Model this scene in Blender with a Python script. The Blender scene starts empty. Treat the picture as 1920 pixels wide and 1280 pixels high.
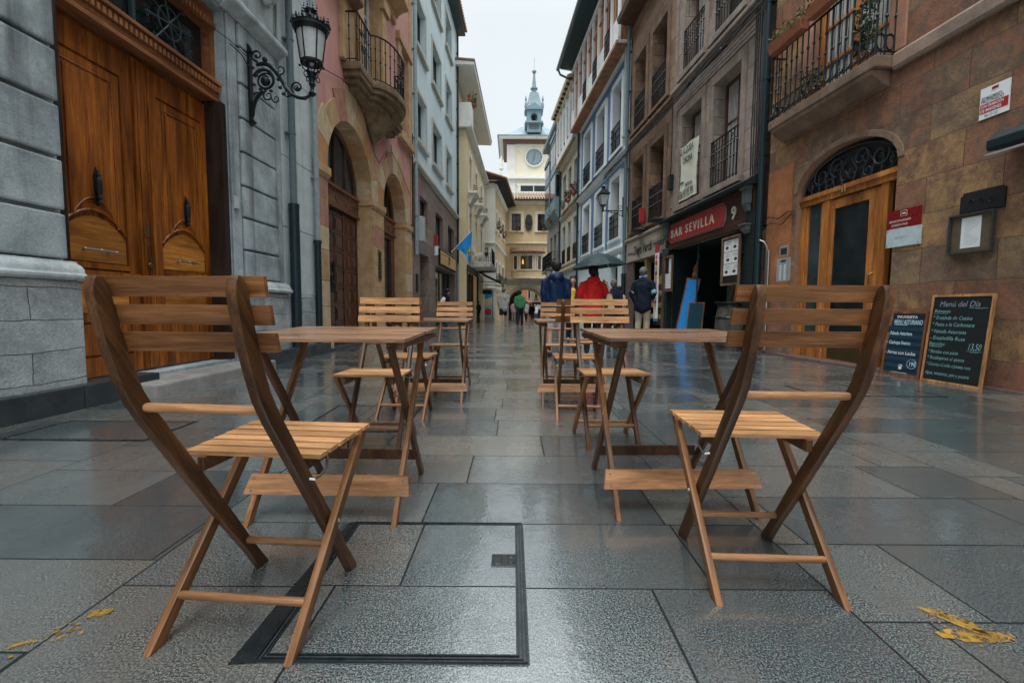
import bpy, bmesh, math, random
from math import sin, cos, pi, radians, sqrt, atan2
from mathutils import Vector, Matrix
random.seed(7)
SC = bpy.context.scene
COL = SC.collection
# ------------------------------------------------------------------ camera
FPX, PITCH, ROLL, YAW, CAMH = 867.0, radians(4.18), radians(.3624), radians(-.033), .8125
_fw = Vector((sin(YAW)*cos(PITCH), cos(YAW)*cos(PITCH), -sin(PITCH)))
_r = Vector((cos(YAW), -sin(YAW), 0)); _u = _r.cross(_fw)
_R = _r*cos(ROLL)+_u*sin(ROLL); _U = -_r*sin(ROLL)+_u*cos(ROLL)
cd = bpy.data.cameras.new('camera'); cam = bpy.data.objects.new('camera', cd); COL.objects.link(cam)
cd.lens = FPX*36/1920; cd.sensor_width = 36; cd.clip_end = 1000; cd.clip_start = .02
cam.matrix_world = Matrix(((_R.x, _U.x, -_fw.x, 0), (_R.y, _U.y, -_fw.y, 0), (_R.z, _U.z, -_fw.z, CAMH), (0, 0, 0, 1)))
SC.camera = cam
cd.dof.use_dof = False
# ------------------------------------------------------------------ sky, sun, exposure
SC.view_settings.view_transform = 'Standard'; SC.view_settings.look = 'None'
SC.view_settings.exposure = 0.5; SC.view_settings.gamma = 1
SUN_EL, SUN_AZ = radians(70), radians(200)
w = bpy.data.worlds.new('World'); SC.world = w; w.use_nodes = True
nt = w.node_tree; nt.nodes.clear()
def N(nt, t, **k):
    n = nt.nodes.new(t)
    for a, b in k.items():
        if a.startswith('i_'):
            a = a[2:]; n.inputs[int(a) if a.isdigit() else a.replace('_', ' ')].default_value = b
        else: setattr(n, a, b)
    return n
def L(nt, a, b): nt.links.new(a, b)
sk = N(nt, 'ShaderNodeTexSky', sky_type='NISHITA', sun_disc=False, sun_elevation=SUN_EL, sun_rotation=SUN_AZ, air_density=1.0, dust_density=4.0)
tc = N(nt, 'ShaderNodeTexCoord'); sx = N(nt, 'ShaderNodeSeparateXYZ'); L(nt, tc.outputs['Generated'], sx.inputs[0])
# overcast: the cloud layer is a few times brighter overhead than at the horizon
cl = N(nt, 'ShaderNodeMapRange', i_1=.50, i_2=1.0, i_3=6.3, i_4=29.0, interpolation_type='SMOOTHSTEP'); L(nt, sx.outputs['Z'], cl.inputs[0])
vm = N(nt, 'ShaderNodeVectorMath', operation='SCALE'); vm.inputs[0].default_value = (.915, .985, 1.025)
cn = N(nt, 'ShaderNodeTexNoise', i_Scale=1.6, i_Detail=5, i_Roughness=.55); L(nt, tc.outputs['Generated'], cn.inputs['Vector']); cm = N(nt, 'ShaderNodeMapRange', i_1=.3, i_2=.7, i_3=.95, i_4=1.05); L(nt, cn.outputs[0], cm.inputs[0])
cq = N(nt, 'ShaderNodeMath', operation='MULTIPLY'); L(nt, cl.outputs[0], cq.inputs[0]); L(nt, cm.outputs[0], cq.inputs[1]); L(nt, cq.outputs[0], vm.inputs['Scale'])
mx = N(nt, 'ShaderNodeMix', data_type='RGBA', i_0=0.93); L(nt, sk.outputs[0], mx.inputs[6]); L(nt, vm.outputs[0], mx.inputs[7])
bg = N(nt, 'ShaderNodeBackground', i_1=0.105); L(nt, mx.outputs[2], bg.inputs[0])
wo = N(nt, 'ShaderNodeOutputWorld'); L(nt, bg.outputs[0], wo.inputs[0])
sl = bpy.data.lights.new('sun', 'SUN'); sl.energy = 1.5; sl.angle = radians(30); sl.color = (1, .97, .93)
so = bpy.data.objects.new('sun', sl); COL.objects.link(so); so.location = (0, 0, 30)
_sd = Vector((sin(SUN_AZ)*cos(SUN_EL), cos(SUN_AZ)*cos(SUN_EL), sin(SUN_EL)))
so.rotation_euler = _sd.to_track_quat('Z', 'Y').to_euler()
# ------------------------------------------------------------------ materials
def new_mat(name):
    m = bpy.data.materials.new(name); m.use_nodes = True
    nt = m.node_tree; b = nt.nodes['Principled BSDF']; return m, nt, b
def mixc(nt, fac, a, b, mode='MIX'):
    n = N(nt, 'ShaderNodeMix', data_type='RGBA', blend_type=mode)
    for s, v in ((0, fac), (6, a), (7, b)):
        if hasattr(v, 'links'): L(nt, v, n.inputs[s])
        elif s == 0: n.inputs[0].default_value = v
        else: n.inputs[s].default_value = (*v[:3], 1)
    return n.outputs[2]
def noise(nt, vec, scale, detail=4, rough=.6, stretch=None, dist=0):
    if stretch:
        mp = N(nt, 'ShaderNodeMapping'); mp.inputs['Scale'].default_value = stretch; L(nt, vec, mp.inputs[0]); vec = mp.outputs[0]
    n = N(nt, 'ShaderNodeTexNoise', i_Scale=scale, i_Detail=detail, i_Roughness=rough, i_Distortion=dist); L(nt, vec, n.inputs['Vector'])
    return n.outputs[0]
def ramp(nt, fac, stops):
    n = N(nt, 'ShaderNodeValToRGB'); L(nt, fac, n.inputs[0]); e = n.color_ramp.elements
    while len(e) > 1: e.remove(e[-1])
    e[0].position = stops[0][0]; c = stops[0][1]; e[0].color = (c, c, c, 1) if not isinstance(c, tuple) else (*c, 1)
    for p, c in stops[1:]:
        x = e.new(p); x.color = (c, c, c, 1) if not isinstance(c, tuple) else (*c, 1)
    return n.outputs[0]
def bump(nt, b, h, strength, dist=.01, slot='Normal'):
    n = N(nt, 'ShaderNodeBump', i_Strength=strength, i_Distance=dist); L(nt, h, n.inputs['Height']); L(nt, n.outputs[0], b.inputs[slot]); return n
def objc(nt):
    t = N(nt, 'ShaderNodeTexCoord'); return t.outputs['Object']
def surf(name, c1, c2=None, scale=6, rough=.6, bmp=.3, stain=.35, stretch=None, metal=0, spec=.22, fine=60, streak=0, rvar=.15, dist=.008):
    """a weathered plain surface: patchy two-tone colour, fine grain, soft dirt, optional vertical rain streaks"""
    m, nt, b = new_mat(name); v = objc(nt); c2 = c2 or tuple(x*.75 for x in c1)
    n1 = noise(nt, v, scale, 6, .65, stretch); n2 = noise(nt, v, fine, 4, .7, stretch)
    col = mixc(nt, ramp(nt, n1, [(.35, 0.), (.65, 1.)]), c1, c2)
    col = mixc(nt, .25, col, ramp(nt, n2, [(.3, .25), (.7, .9)]), 'OVERLAY')
    if stain:
        n3 = noise(nt, v, .9, 6, .7, (1, 1, .6)); col = mixc(nt, ramp(nt, n3, [(.48, 0.), (.72, stain)]), col, tuple(x*.35 for x in c2))
    if streak:
        n4 = noise(nt, v, 3.5, 5, .6, (1.6, 1.6, .12)); col = mixc(nt, ramp(nt, n4, [(.52, 0.), (.75, streak)]), col, tuple(x*.3 for x in c2))
    L(nt, col, b.inputs['Base Color'])
    L(nt, ramp(nt, n1, [(.3, max(0., rough-rvar)), (.7, min(1., rough+rvar))]), b.inputs['Roughness'])
    b.inputs['Metallic'].default_value = metal; b.inputs['Specular IOR Level'].default_value = spec
    if bmp: bump(nt, b, n2, bmp, dist)
    return m
def blocks(name, stops, bw, bh, mortar=.012, mcol=(.08, .07, .06), rough=.75, bmp=.6, bump_d=.02, off=.5, vecshift=(0, 0, 0), mortar_smooth=.3, warp=.0, stain=.5, patch=.15):
    """coursed stone: one tone per block from the ramp, joints, pitted faces"""
    m, nt, b = new_mat(name); v = objc(nt)
    sp = N(nt, 'ShaderNodeSeparateXYZ'); L(nt, v, sp.inputs[0])
    ad = N(nt, 'ShaderNodeMath', operation='ADD'); L(nt, sp.outputs[0], ad.inputs[0]); L(nt, sp.outputs[1], ad.inputs[1])
    cb = N(nt, 'ShaderNodeCombineXYZ'); L(nt, ad.outputs[0], cb.inputs[0]); L(nt, sp.outputs[2], cb.inputs[1])
    mp = N(nt, 'ShaderNodeMapping'); mp.inputs['Location'].default_value = vecshift; L(nt, cb.outputs[0], mp.inputs[0]); vv = mp.outputs[0]
    if warp:
        wn = N(nt, 'ShaderNodeTexNoise', i_Scale=2.2, i_Detail=3); L(nt, v, wn.inputs['Vector'])
        s1 = N(nt, 'ShaderNodeVectorMath', operation='SUBTRACT'); s1.inputs[1].default_value = (.5, .5, .5); L(nt, wn.outputs['Color'], s1.inputs[0])
        s2 = N(nt, 'ShaderNodeVectorMath', operation='SCALE'); s2.inputs['Scale'].default_value = warp; L(nt, s1.outputs[0], s2.inputs[0])
        s3 = N(nt, 'ShaderNodeVectorMath', operation='ADD'); L(nt, vv, s3.inputs[0]); L(nt, s2.outputs[0], s3.inputs[1]); vv = s3.outputs[0]
    bt = N(nt, 'ShaderNodeTexBrick', offset=off, offset_frequency=2, i_Scale=1.0, i_Mortar_Size=mortar, i_Mortar_Smooth=mortar_smooth, i_Bias=0.0)
    bt.inputs['Brick Width'].default_value = bw; bt.inputs['Row Height'].default_value = bh
    bt.inputs['Color1'].default_value = (0, 0, 0, 1); bt.inputs['Color2'].default_value = (1, 1, 1, 1); bt.inputs['Mortar'].default_value = (.5, .5, .5, 1)
    L(nt, vv, bt.inputs['Vector'])
    n1 = noise(nt, v, 5, 8, .7); n2 = noise(nt, v, 45, 5, .75); n3 = noise(nt, v, 1.1, 6, .7); n0 = noise(nt, v, 2.4, 7, .72)
    tn = N(nt, 'ShaderNodeMath', operation='MULTIPLY_ADD', i_1=patch, use_clamp=True); L(nt, ramp(nt, n0, [(.3, -.0), (.7, 1.)]), tn.inputs[0]); t2 = N(nt, 'ShaderNodeMath', operation='MULTIPLY_ADD', i_1=1-patch*.8, i_2=-.1*patch); L(nt, bt.outputs['Color'], t2.inputs[0]); L(nt, t2.outputs[0], tn.inputs[2])
    col = ramp(nt, tn.outputs[0], stops)
    col = mixc(nt, .45, col, ramp(nt, n1, [(.3, .2), (.7, .85)]), 'OVERLAY')
    col = mixc(nt, .35, col, ramp(nt, n2, [(.3, .15), (.7, .9)]), 'OVERLAY')
    col = mixc(nt, ramp(nt, n3, [(.5, 0.), (.75, stain)]), col, (.06, .052, .045))
    col = mixc(nt, bt.outputs['Fac'], col, mcol)
    L(nt, col, b.inputs['Base Color'])
    L(nt, ramp(nt, n1, [(.3, rough-.15), (.7, min(1, rough+.15))]), b.inputs['Roughness']); b.inputs['Specular IOR Level'].default_value = .2
    mh = N(nt, 'ShaderNodeMath', operation='MULTIPLY_ADD', i_1=-1.2); L(nt, bt.outputs['Fac'], mh.inputs[0])
    m2 = N(nt, 'ShaderNodeMath', operation='MULTIPLY_ADD', i_1=.7); L(nt, n1, m2.inputs[0]); L(nt, n2, m2.inputs[2])
    L(nt, m2.outputs[0], mh.inputs[2]); bump(nt, b, mh.outputs[0], bmp, bump_d)
    return m
def wood(name, c1, c2, axis='x', rough=.45, bmp=.15, coat=0, scale=1.0, rot=0, spec=.28, vary=.0):
    m, nt, b = new_mat(name); v = objc(nt)
    if rot:
        mr = N(nt, 'ShaderNodeMapping'); mr.inputs['Rotation'].default_value = (rot, 0, 0); L(nt, v, mr.inputs[0]); v = mr.outputs[0]
    oi = N(nt, 'ShaderNodeObjectInfo'); va = N(nt, 'ShaderNodeVectorMath', operation='ADD')
    sc_ = N(nt, 'ShaderNodeVectorMath', operation='SCALE'); sc_.inputs[0].default_value = (7.3, 5.1, 9.7); L(nt, oi.outputs['Random'], sc_.inputs['Scale'])
    L(nt, v, va.inputs[0]); L(nt, sc_.outputs[0], va.inputs[1]); v = va.outputs[0]
    k = {'x': (.07, 1, 1), 'y': (1, .07, 1), 'z': (1, 1, .07)}[axis]
    n1 = noise(nt, v, 42*scale, 5, .6, k, .6); n2 = noise(nt, v, 220*scale, 3, .6, k); n3 = noise(nt, v, 9*scale, 3, .5, tuple(max(x, .2) for x in k))
    col = mixc(nt, ramp(nt, n1, [(.36, 0.), (.64, 1.)]), c1, c2)
    col = mixc(nt, .65, col, ramp(nt, n3, [(.32, .18), (.68, .82)]), 'OVERLAY')
    col = mixc(nt, ramp(nt, noise(nt, v, 60*scale, 4, .65, tuple(x*.6 for x in k)), [(.58, 0.), (.70, .55)]), col, tuple(x*.35 for x in c2))
    col = mixc(nt, .4, col, ramp(nt, n2, [(.35, .2), (.65, .8)]), 'OVERLAY')
    col = mixc(nt, .22, col, ramp(nt, oi.outputs['Random'], [(0., .25), (1., .75)]), 'OVERLAY')
    L(nt, col, b.inputs['Base Color'])
    L(nt, ramp(nt, n3, [(.3, rough-.1), (.7, rough+.12)]), b.inputs['Roughness'])
    b.inputs['Specular IOR Level'].default_value = spec; b.inputs['Coat Weight'].default_value = coat; b.inputs['Coat Roughness'].default_value = .18
    bump(nt, b, n1, bmp, .002)
    return m
def glass(name, c=(.006, .010, .011), rough=.06):
    m, nt, b = new_mat(name); v = objc(nt)
    n1 = noise(nt, v, 1.7, 3, .5); L(nt, mixc(nt, ramp(nt, n1, [(.35, 0.), (.7, 1.)]), c, tuple(x*2.6 for x in c)), b.inputs['Base Color'])
    b.inputs['Roughness'].default_value = rough; b.inputs['Specular IOR Level'].default_value = .55
    bump(nt, b, noise(nt, v, 3, 2), .06, .02); return m
def glow(name, c, e=3):
    m, nt, b = new_mat(name); b.inputs['Base Color'].default_value = (*c, 1); b.inputs['Emission Color'].default_value = (*c, 1); b.inputs['Emission Strength'].default_value = e; return m
def flat(name, c, rough=.55, metal=0, spec=.3, n=.12):
    m, nt, b = new_mat(name); v = objc(nt); n1 = noise(nt, v, 12, 5, .7)
    L(nt, mixc(nt, ramp(nt, n1, [(.3, 0.), (.7, 1.)]), c, tuple(x*(1-n*2.2) for x in c)), b.inputs['Base Color'])
    L(nt, ramp(nt, n1, [(.3, max(.05, rough-.1)), (.7, min(1, rough+.12))]), b.inputs['Roughness']); b.inputs['Metallic'].default_value = metal; b.inputs['Specular IOR Level'].default_value = spec; return m

def ground_mat():
    m, nt, b = new_mat('wet_granite_paving')
    g = N(nt, 'ShaderNodeNewGeometry'); sp = N(nt, 'ShaderNodeSeparateXYZ'); L(nt, g.outputs['Position'], sp.inputs[0])
    def mth(op, a, b_=None, c=None):
        n = N(nt, 'ShaderNodeMath', operation=op)
        for i, v in enumerate((a, b_, c)):
            if v is None: continue
            if hasattr(v, 'links'): L(nt, v, n.inputs[i])
            else: n.inputs[i].default_value = v
        return n.outputs[0]
    X, Y = sp.outputs[0], sp.outputs[1]
    # lengthwise strips of paving (joints that run down the street), each with its own course offset
    s1 = mth('GREATER_THAN', X, -1.13); s2 = mth('GREATER_THAN', X, .92); s3 = mth('GREATER_THAN', X, -2.25); s4 = mth('GREATER_THAN', X, 2.2); s5 = mth('GREATER_THAN', X, 3.6)
    pid = mth('ADD', mth('ADD', s1, s2), mth('ADD', s3, mth('ADD', s4, s5)))
    ys = mth('MULTIPLY_ADD', pid, .137, mth('ADD', Y, .311-.0))
    ys = mth('ADD', Y, mth('MULTIPLY', mth('SUBTRACT', pid, 2), .137))
    row = mth('FLOOR', mth('DIVIDE', mth('ADD', ys, -.09), .4))
    wn = N(nt, 'ShaderNodeTexWhiteNoise', noise_dimensions='2D'); cb = N(nt, 'ShaderNodeCombineXYZ'); L(nt, row, cb.inputs[0]); L(nt, pid, cb.inputs[1]); L(nt, cb.outputs[0], wn.inputs['Vector'])
    rx = mth('MULTIPLY_ADD', wn.outputs[0], 3.3, X)
    vb = N(nt, 'ShaderNodeCombineXYZ'); L(nt, rx, vb.inputs[0]); L(nt, mth('ADD', ys, -.09), vb.inputs[1])
    bt = N(nt, 'ShaderNodeTexBrick', offset=0.0, i_Scale=1.0, i_Mortar_Size=.0042, i_Mortar_Smooth=.35, i_Bias=0.0)
    bt.inputs['Brick Width'].default_value = .92; bt.inputs['Row Height'].default_value = .4
    bt.inputs['Color1'].default_value = (0, 0, 0, 1); bt.inputs['Color2'].default_value = (1, 1, 1, 1); bt.inputs['Mortar'].default_value = (.4, .4, .4, 1)
    L(nt, vb.outputs[0], bt.inputs['Vector'])
    # joints between the strips
    jl = None
    for xx in (-2.25, -1.13, .92, 2.2, 3.6):
        d = mth('LESS_THAN', mth('ABSOLUTE', mth('SUBTRACT', X, xx)), .0035); jl = d if jl is None else mth('MAXIMUM', jl, d)
    joint = mth('MAXIMUM', bt.outputs['Fac'], jl)
    P = g.outputs['Position']
    gr = noise(nt, P, 215, 2.5, .62); gr2 = noise(nt, P, 120, 2, .6); pat = noise(nt, P, .55, 5, .6, (1, .8, 1)); pat2 = noise(nt, P, 3.2, 5, .65)
    tone = ramp(nt, bt.outputs['Color'], [(0., (.048, .066, .074)), (.35, (.076, .096, .104)), (.6, (.115, .130, .130)), (.8, (.138, .134, .12)), (1., (.088, .112, .12))])
    spk = ramp(nt, gr, [(.39, (.0, .005, .01)), (.46, (.14, .16, .16)), (.54, (.88, .89, .86)), (.61, (1., 1., .97))])
    col = mixc(nt, .95, tone, spk, 'OVERLAY')
    col = mixc(nt, ramp(nt, gr2, [(.5, 0.), (.64, .62)]), col, (.03, .038, .042))
    col = mixc(nt, ramp(nt, pat, [(.42, 0.), (.66, .45)]), col, (.035, .045, .05))
    br = noise(nt, P, .8, 4, .6); col = mixc(nt, ramp(nt, br, [(.5, 0.), (.7, .3)]), col, (.13, .095, .06))
    col = mixc(nt, ramp(nt, joint, [(.1, 0.), (.6, .92)]), col, (.012, .016, .018))
    L(nt, col, b.inputs['Base Color'])
    wet = ramp(nt, pat2, [(.3, .13), (.52, .22), (.72, .38)])
    L(nt, mth('ADD', wet, mth('MULTIPLY_ADD', bt.outputs['Color'], .14, -.05)), b.inputs['Roughness']); L(nt, mth('MULTIPLY_ADD', joint, -.85, .9), b.inputs['Specular IOR Level'])
    L(nt, mth('MULTIPLY', mth('SUBTRACT', 1.0, joint), ramp(nt, noise(nt, P, 2.6, 6, .7), [(.34, .3), (.5, .85), (.66, 1.)])), b.inputs['Coat Weight']); L(nt, mth('MULTIPLY_ADD', bt.outputs['Color'], .11, .085), b.inputs['Coat Roughness']); b.inputs['Coat IOR'].default_value = 2.5; b.inputs['IOR'].default_value = 1.6
    h1 = mth('MULTIPLY_ADD', gr2, .55, mth('MULTIPLY', noise(nt, P, 95, 3, .6), .9)); hj = mth('MULTIPLY', joint, -2.2); h2 = mth('ADD', hj, mth('MULTIPLY_ADD', noise(nt, P, 14, 3, .6), 1.5, h1)); hc_ = mth('ADD', hj, mth('MULTIPLY_ADD', noise(nt, P, 9, 4, .6), 3.0, mth('MULTIPLY', noise(nt, P, 60, 2, .5), .45)))
    hr = mth('MULTIPLY_ADD', bt.outputs['Color'], .25, h2)
    bump(nt, b, hr, .5, .003); bump(nt, b, hc_, .13, .0035, 'Coat Normal')
    return m

# ------------------------------------------------------------------ mesh builder
class MB:
    def __init__(s): s.v = []; s.f = []; s.m = []; s.mi = 0
    def add(s, vs, fs, mi=None):
        o = len(s.v); s.v += [tuple(p) for p in vs]; s.f += [tuple(i+o for i in f) for f in fs]; s.m += [s.mi if mi is None else mi]*len(fs); return s
    def box(s, x0, x1, y0, y1, z0, z1, mi=None):
        vs = [(x, y, z) for z in (z0, z1) for y in (y0, y1) for x in (x0, x1)]
        return s.add(vs, [(0, 2, 3, 1), (4, 5, 7, 6), (0, 1, 5, 4), (2, 6, 7, 3), (0, 4, 6, 2), (1, 3, 7, 5)], mi)
    def bar(s, a, b, w, t, up=(0, 0, 1), mi=None, w2=None):
        """rectangular bar a->b, w across (perp. to up), t along up"""
        a = Vector(a); b = Vector(b); d = (b-a).normalized(); up = Vector(up); sd = d.cross(up).normalized(); u2 = sd.cross(d); w2 = w if w2 is None else w2
        vs = []
        for p, ww in ((a, w), (b, w2)):
            for i, j in ((-1, -1), (1, -1), (1, 1), (-1, 1)): vs.append(p+sd*i*ww/2+u2*j*t/2)
        return s.add(vs, [(3, 2, 1, 0), (4, 5, 6, 7), (0, 1, 5, 4), (1, 2, 6, 5), (2, 3, 7, 6), (3, 0, 4, 7)], mi)
    def prism(s, poly, ax, a, b, mi=None):
        """poly (p,q) extruded along axis ax from a to b; other axes in order"""
        def mk(p, q, t): return {'x': (t, p, q), 'y': (p, t, q), 'z': (p, q, t)}[ax]
        n = len(poly); vs = [mk(p, q, a) for p, q in poly]+[mk(p, q, b) for p, q in poly]
        return s.add(vs, [tuple(range(n)), tuple(range(2*n-1, n-1, -1))]+[(i, (i+1) % n, (i+1) % n+n, i+n) for i in range(n)], mi)
    def tube(s, pts, r, seg=8, mi=None, caps=True, flat_=1.0):
        pts = [Vector(p) for p in pts]; n = len(pts); rr = r if isinstance(r, (list, tuple)) else [r]*n; vs = []; prev = None
        for i, p in enumerate(pts):
            d = (pts[min(i+1, n-1)]-pts[max(i-1, 0)]).normalized()
            if prev is None: prev = d.orthogonal().normalized()
            sd = (prev-d*prev.dot(d)); sd = sd.normalized() if sd.length > 1e-6 else d.orthogonal().normalized(); prev = sd; up = d.cross(sd)
            for k in range(seg): a = 2*pi*k/seg; vs.append(p+(sd*cos(a)+up*sin(a)*flat_)*rr[i])
        fs = [(i*seg+k, i*seg+(k+1) % seg, (i+1)*seg+(k+1) % seg, (i+1)*seg+k) for i in range(n-1) for k in range(seg)]
        if caps: fs += [tuple(range(seg-1, -1, -1)), tuple((n-1)*seg+k for k in range(seg))]
        return s.add(vs, fs, mi)
    def lathe(s, prof, c=(0, 0, 0), seg=16, mi=None, ax='z', a0=0, a1=2*pi, sx=1, sy=1):
        n = len(prof); full = abs(a1-a0-2*pi) < 1e-6; m = seg if full else seg+1; vs = []
        for r, h in prof:
            for k in range(m):
                a = a0+(a1-a0)*k/seg; x, y = r*cos(a)*sx, r*sin(a)*sy
                vs.append({'z': (c[0]+x, c[1]+y, c[2]+h), 'y': (c[0]+x, c[1]+h, c[2]+y), 'x': (c[0]+h, c[1]+x, c[2]+y)}[ax])
        fs = [(i*m+k, i*m+(k+1) % m, (i+1)*m+(k+1) % m, (i+1)*m+k) for i in range(n-1) for k in range(seg)]
        if full and prof[0][0] > 1e-5: fs.append(tuple(range(m-1, -1, -1)))
        if full and prof[-1][0] > 1e-5: fs.append(tuple((n-1)*m+k for k in range(m)))
        return s.add(vs, fs, mi)
    def ell(s, c, r, seg=12, rings=8, mi=None):
        prof = [(sin(pi*i/rings), -cos(pi*i/rings)) for i in range(rings+1)]; vs = []
        for q, h in prof:
            for k in range(seg): a = 2*pi*k/seg; vs.append((c[0]+r[0]*q*cos(a), c[1]+r[1]*q*sin(a), c[2]+r[2]*h))
        return s.add(vs, [(i*seg+k, i*seg+(k+1) % seg, (i+1)*seg+(k+1) % seg, (i+1)*seg+k) for i in range(rings) for k in range(seg)], mi)
    def mesh(s, name, mats, tf=None, smooth=False, bevel=0, merge=True):
        me = bpy.data.meshes.new(name); vs = s.v if tf is None else [tf(p) for p in s.v]
        me.from_pydata([tuple(p) for p in vs], [], s.f)
        mats = mats if isinstance(mats, (list, tuple)) else [mats]
        for m in mats: me.materials.append(m)
        me.polygons.foreach_set('material_index', s.m)
        bm = bmesh.new(); bm.from_mesh(me)
        bmesh.ops.remove_doubles(bm, verts=bm.verts, dist=1e-6) if merge else None
        bmesh.ops.recalc_face_normals(bm, faces=bm.faces)
        if bevel:
            ed = [e for e in bm.edges if len(e.link_faces) == 2 and e.calc_face_angle(0) > .6]
            try: bmesh.ops.bevel(bm, geom=ed, offset=bevel, segments=2 if bevel > .0015 else 1, profile=.6, affect='EDGES', clamp_overlap=True)
            except Exception: pass
        if smooth:
            for f in bm.faces: f.smooth = True
            for e in bm.edges:
                if len(e.link_faces) == 2 and e.calc_face_angle(0) > .7: e.smooth = False
        bm.to_mesh(me); bm.free(); return me
# ------------------------------------------------------------------ frames along the two house fronts
class Frame:
    """(u along the wall away from the camera, n out towards the street, z up)"""
    def __init__(s, p0, d, side): # side +1: street lies on the left of the direction (right-hand row)
        s.p = Vector((p0[0], p0[1], 0)); s.d = Vector((d[0], d[1], 0)).normalized(); s.sg = side; s.n = Vector((-s.d.y, s.d.x, 0))*side; s.a = atan2(s.d.y, s.d.x)
    def w(s, u, n, z): return s.p+s.d*u+s.n*n+Vector((0, 0, z))
    def hit(s, x, y, n=0):
        """measure: where the sight line of photo point (x, y) meets the plane n metres off the wall -> (u, z)"""
        d = _fw+_R*((x-960)/FPX)-_U*((y-640)/FPX); o = Vector((0, 0, CAMH)); pp = s.p+s.n*n
        t = (pp-o).dot(s.n)/d.dot(s.n); q = o+d*t; return (q-s.p).dot(s.d), q.z
    def U(s, x, n=0, y=560): return s.hit(x, y, n)[0]
    def Z(s, x, y, n=0): return s.hit(x, y, n)[1]
FL = Frame((-3.66, 0), (.03, 1), -1)
FR = Frame((5.342, 0), (-.0678, 1), 1)
FW = Frame((0, 0), (1, 0), 1)      # world axes: u = X, n = Y
def props(o, label=None, cat=None, group=None, kind=None):
    if label: o['label'] = label
    if cat: o['category'] = cat
    if group: o['group'] = group
    if kind: o['kind'] = kind
    return o
class Thing:
    def __init__(s, name, label, cat, F=FW, at=(0, 0, 0), group=None, rz=0, kind=None):
        o = bpy.data.objects.new(name, None); COL.objects.link(o); o.empty_display_size = .1
        s.F = F; s.at = at; s.o = o; o.location = F.w(*at); o.rotation_euler = (0, 0, F.a+rz); props(o, label, cat, group, kind)
    def tf(s, p): return (p[0]-s.at[0], s.F.sg*(p[1]-s.at[1]), p[2]-s.at[2])
    def part(s, name, mb, mats, parent=None, label=None, local=False, **k):
        me = mb.mesh(name, mats, None if local else s.tf, **k); c = bpy.data.objects.new(name, me); COL.objects.link(c); c.parent = parent or s.o
        if label: c['label'] = label
        return c
def single(name, label, cat, mb, mats, F=FW, at=(0, 0, 0), group=None, kind=None, local=False, rz=0, **k):
    tf = (lambda p: (p[0]-at[0], F.sg*(p[1]-at[1]), p[2]-at[2]))
    me = mb.mesh(name, mats, None if local else tf, **k); o = bpy.data.objects.new(name, me); COL.objects.link(o); o.location = F.w(*at); o.rotation_euler = (0, 0, F.a+rz)
    return props(o, label, cat, group, kind)
def copy_tree(o, parent=None, loc=None, rz=None, label=None):
    c = o.copy(); COL.objects.link(c); c.parent = parent
    if parent is None:
        if loc is not None: c.location = loc
        if rz is not None: c.rotation_euler = (0, 0, rz)
        if label: c['label'] = label
    for ch in list(o.children): copy_tree(ch, c)
    return c
TS = bpy.data.scenes.new('scratch')
def bake(o):
    """evaluated mesh of a scratch object, in a scratch scene so the main one is not re-evaluated"""
    TS.collection.objects.link(o); 
    with bpy.context.temp_override(scene=TS, view_layer=TS.view_layers[0]):
        dg = bpy.context.evaluated_depsgraph_get(); dg.update(); return bpy.data.meshes.new_from_object(o.evaluated_get(dg))
def text_data(s, size, shear=0, bold=0, align='LEFT', extrude=0.0, spacing=1.0):
    cu = bpy.data.curves.new('txt', 'FONT'); cu.body = s; cu.size = size; cu.shear = shear; cu.offset = bold; cu.align_x = align; cu.extrude = extrude; cu.space_character = spacing; cu.resolution_u = 3
    ob = bpy.data.objects.new('txt', cu); me = bake(ob)
    vs = [v.co.copy() for v in me.vertices]; fs = [tuple(p.vertices) for p in me.polygons]
    bpy.data.objects.remove(ob); bpy.data.curves.remove(cu); bpy.data.meshes.remove(me); return vs, fs
def text(mb, F, s, u, n, z, size, mi=None, tilt=None, xs=1.0, rot=0, **k):
    """lettering lying on a wall-parallel plane; tilt=(dn/dz) for boards that lean; returns mb"""
    vs, fs = text_data(s, size, **k); rd = -1 if F.sg > 0 else 1; out = []
    for v in vs:
        x = v.x*xs; y = v.y; x, y = x*cos(rot)-y*sin(rot), x*sin(rot)+y*cos(rot)
        out.append((u+rd*x, n+(tilt*(z+y) if tilt else 0)+v.z, z+y))
    mb.add(out, fs, mi); return mb
# ================================================================== material instances
T1c, T2c = (.40, .195, .075), (.27, .118, .042)
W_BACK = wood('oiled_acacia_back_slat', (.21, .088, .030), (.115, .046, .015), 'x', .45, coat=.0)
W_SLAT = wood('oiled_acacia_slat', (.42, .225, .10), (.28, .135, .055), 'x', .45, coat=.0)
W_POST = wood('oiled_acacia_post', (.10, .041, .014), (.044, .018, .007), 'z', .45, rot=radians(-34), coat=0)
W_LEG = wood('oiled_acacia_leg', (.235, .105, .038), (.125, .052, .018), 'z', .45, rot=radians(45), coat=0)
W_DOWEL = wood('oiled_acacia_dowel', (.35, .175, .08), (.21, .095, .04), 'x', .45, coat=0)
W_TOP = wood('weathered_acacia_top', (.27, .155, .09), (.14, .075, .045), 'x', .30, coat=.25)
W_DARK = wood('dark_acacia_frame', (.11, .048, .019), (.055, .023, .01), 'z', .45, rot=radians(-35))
STEEL = flat('galvanised_steel', (.45, .46, .45), .35, 1)
BRASS = flat('aged_brass', (.33, .25, .13), .38, 1)
IRON = flat('black_ironwork', (.016, .02, .021), .42, .3)
DARKIRON = surf('wet_cast_iron', (.008, .012, .014), (.015, .02, .023), 12, .28, .3, 0, spec=.4)
GROUND = ground_mat()
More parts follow.
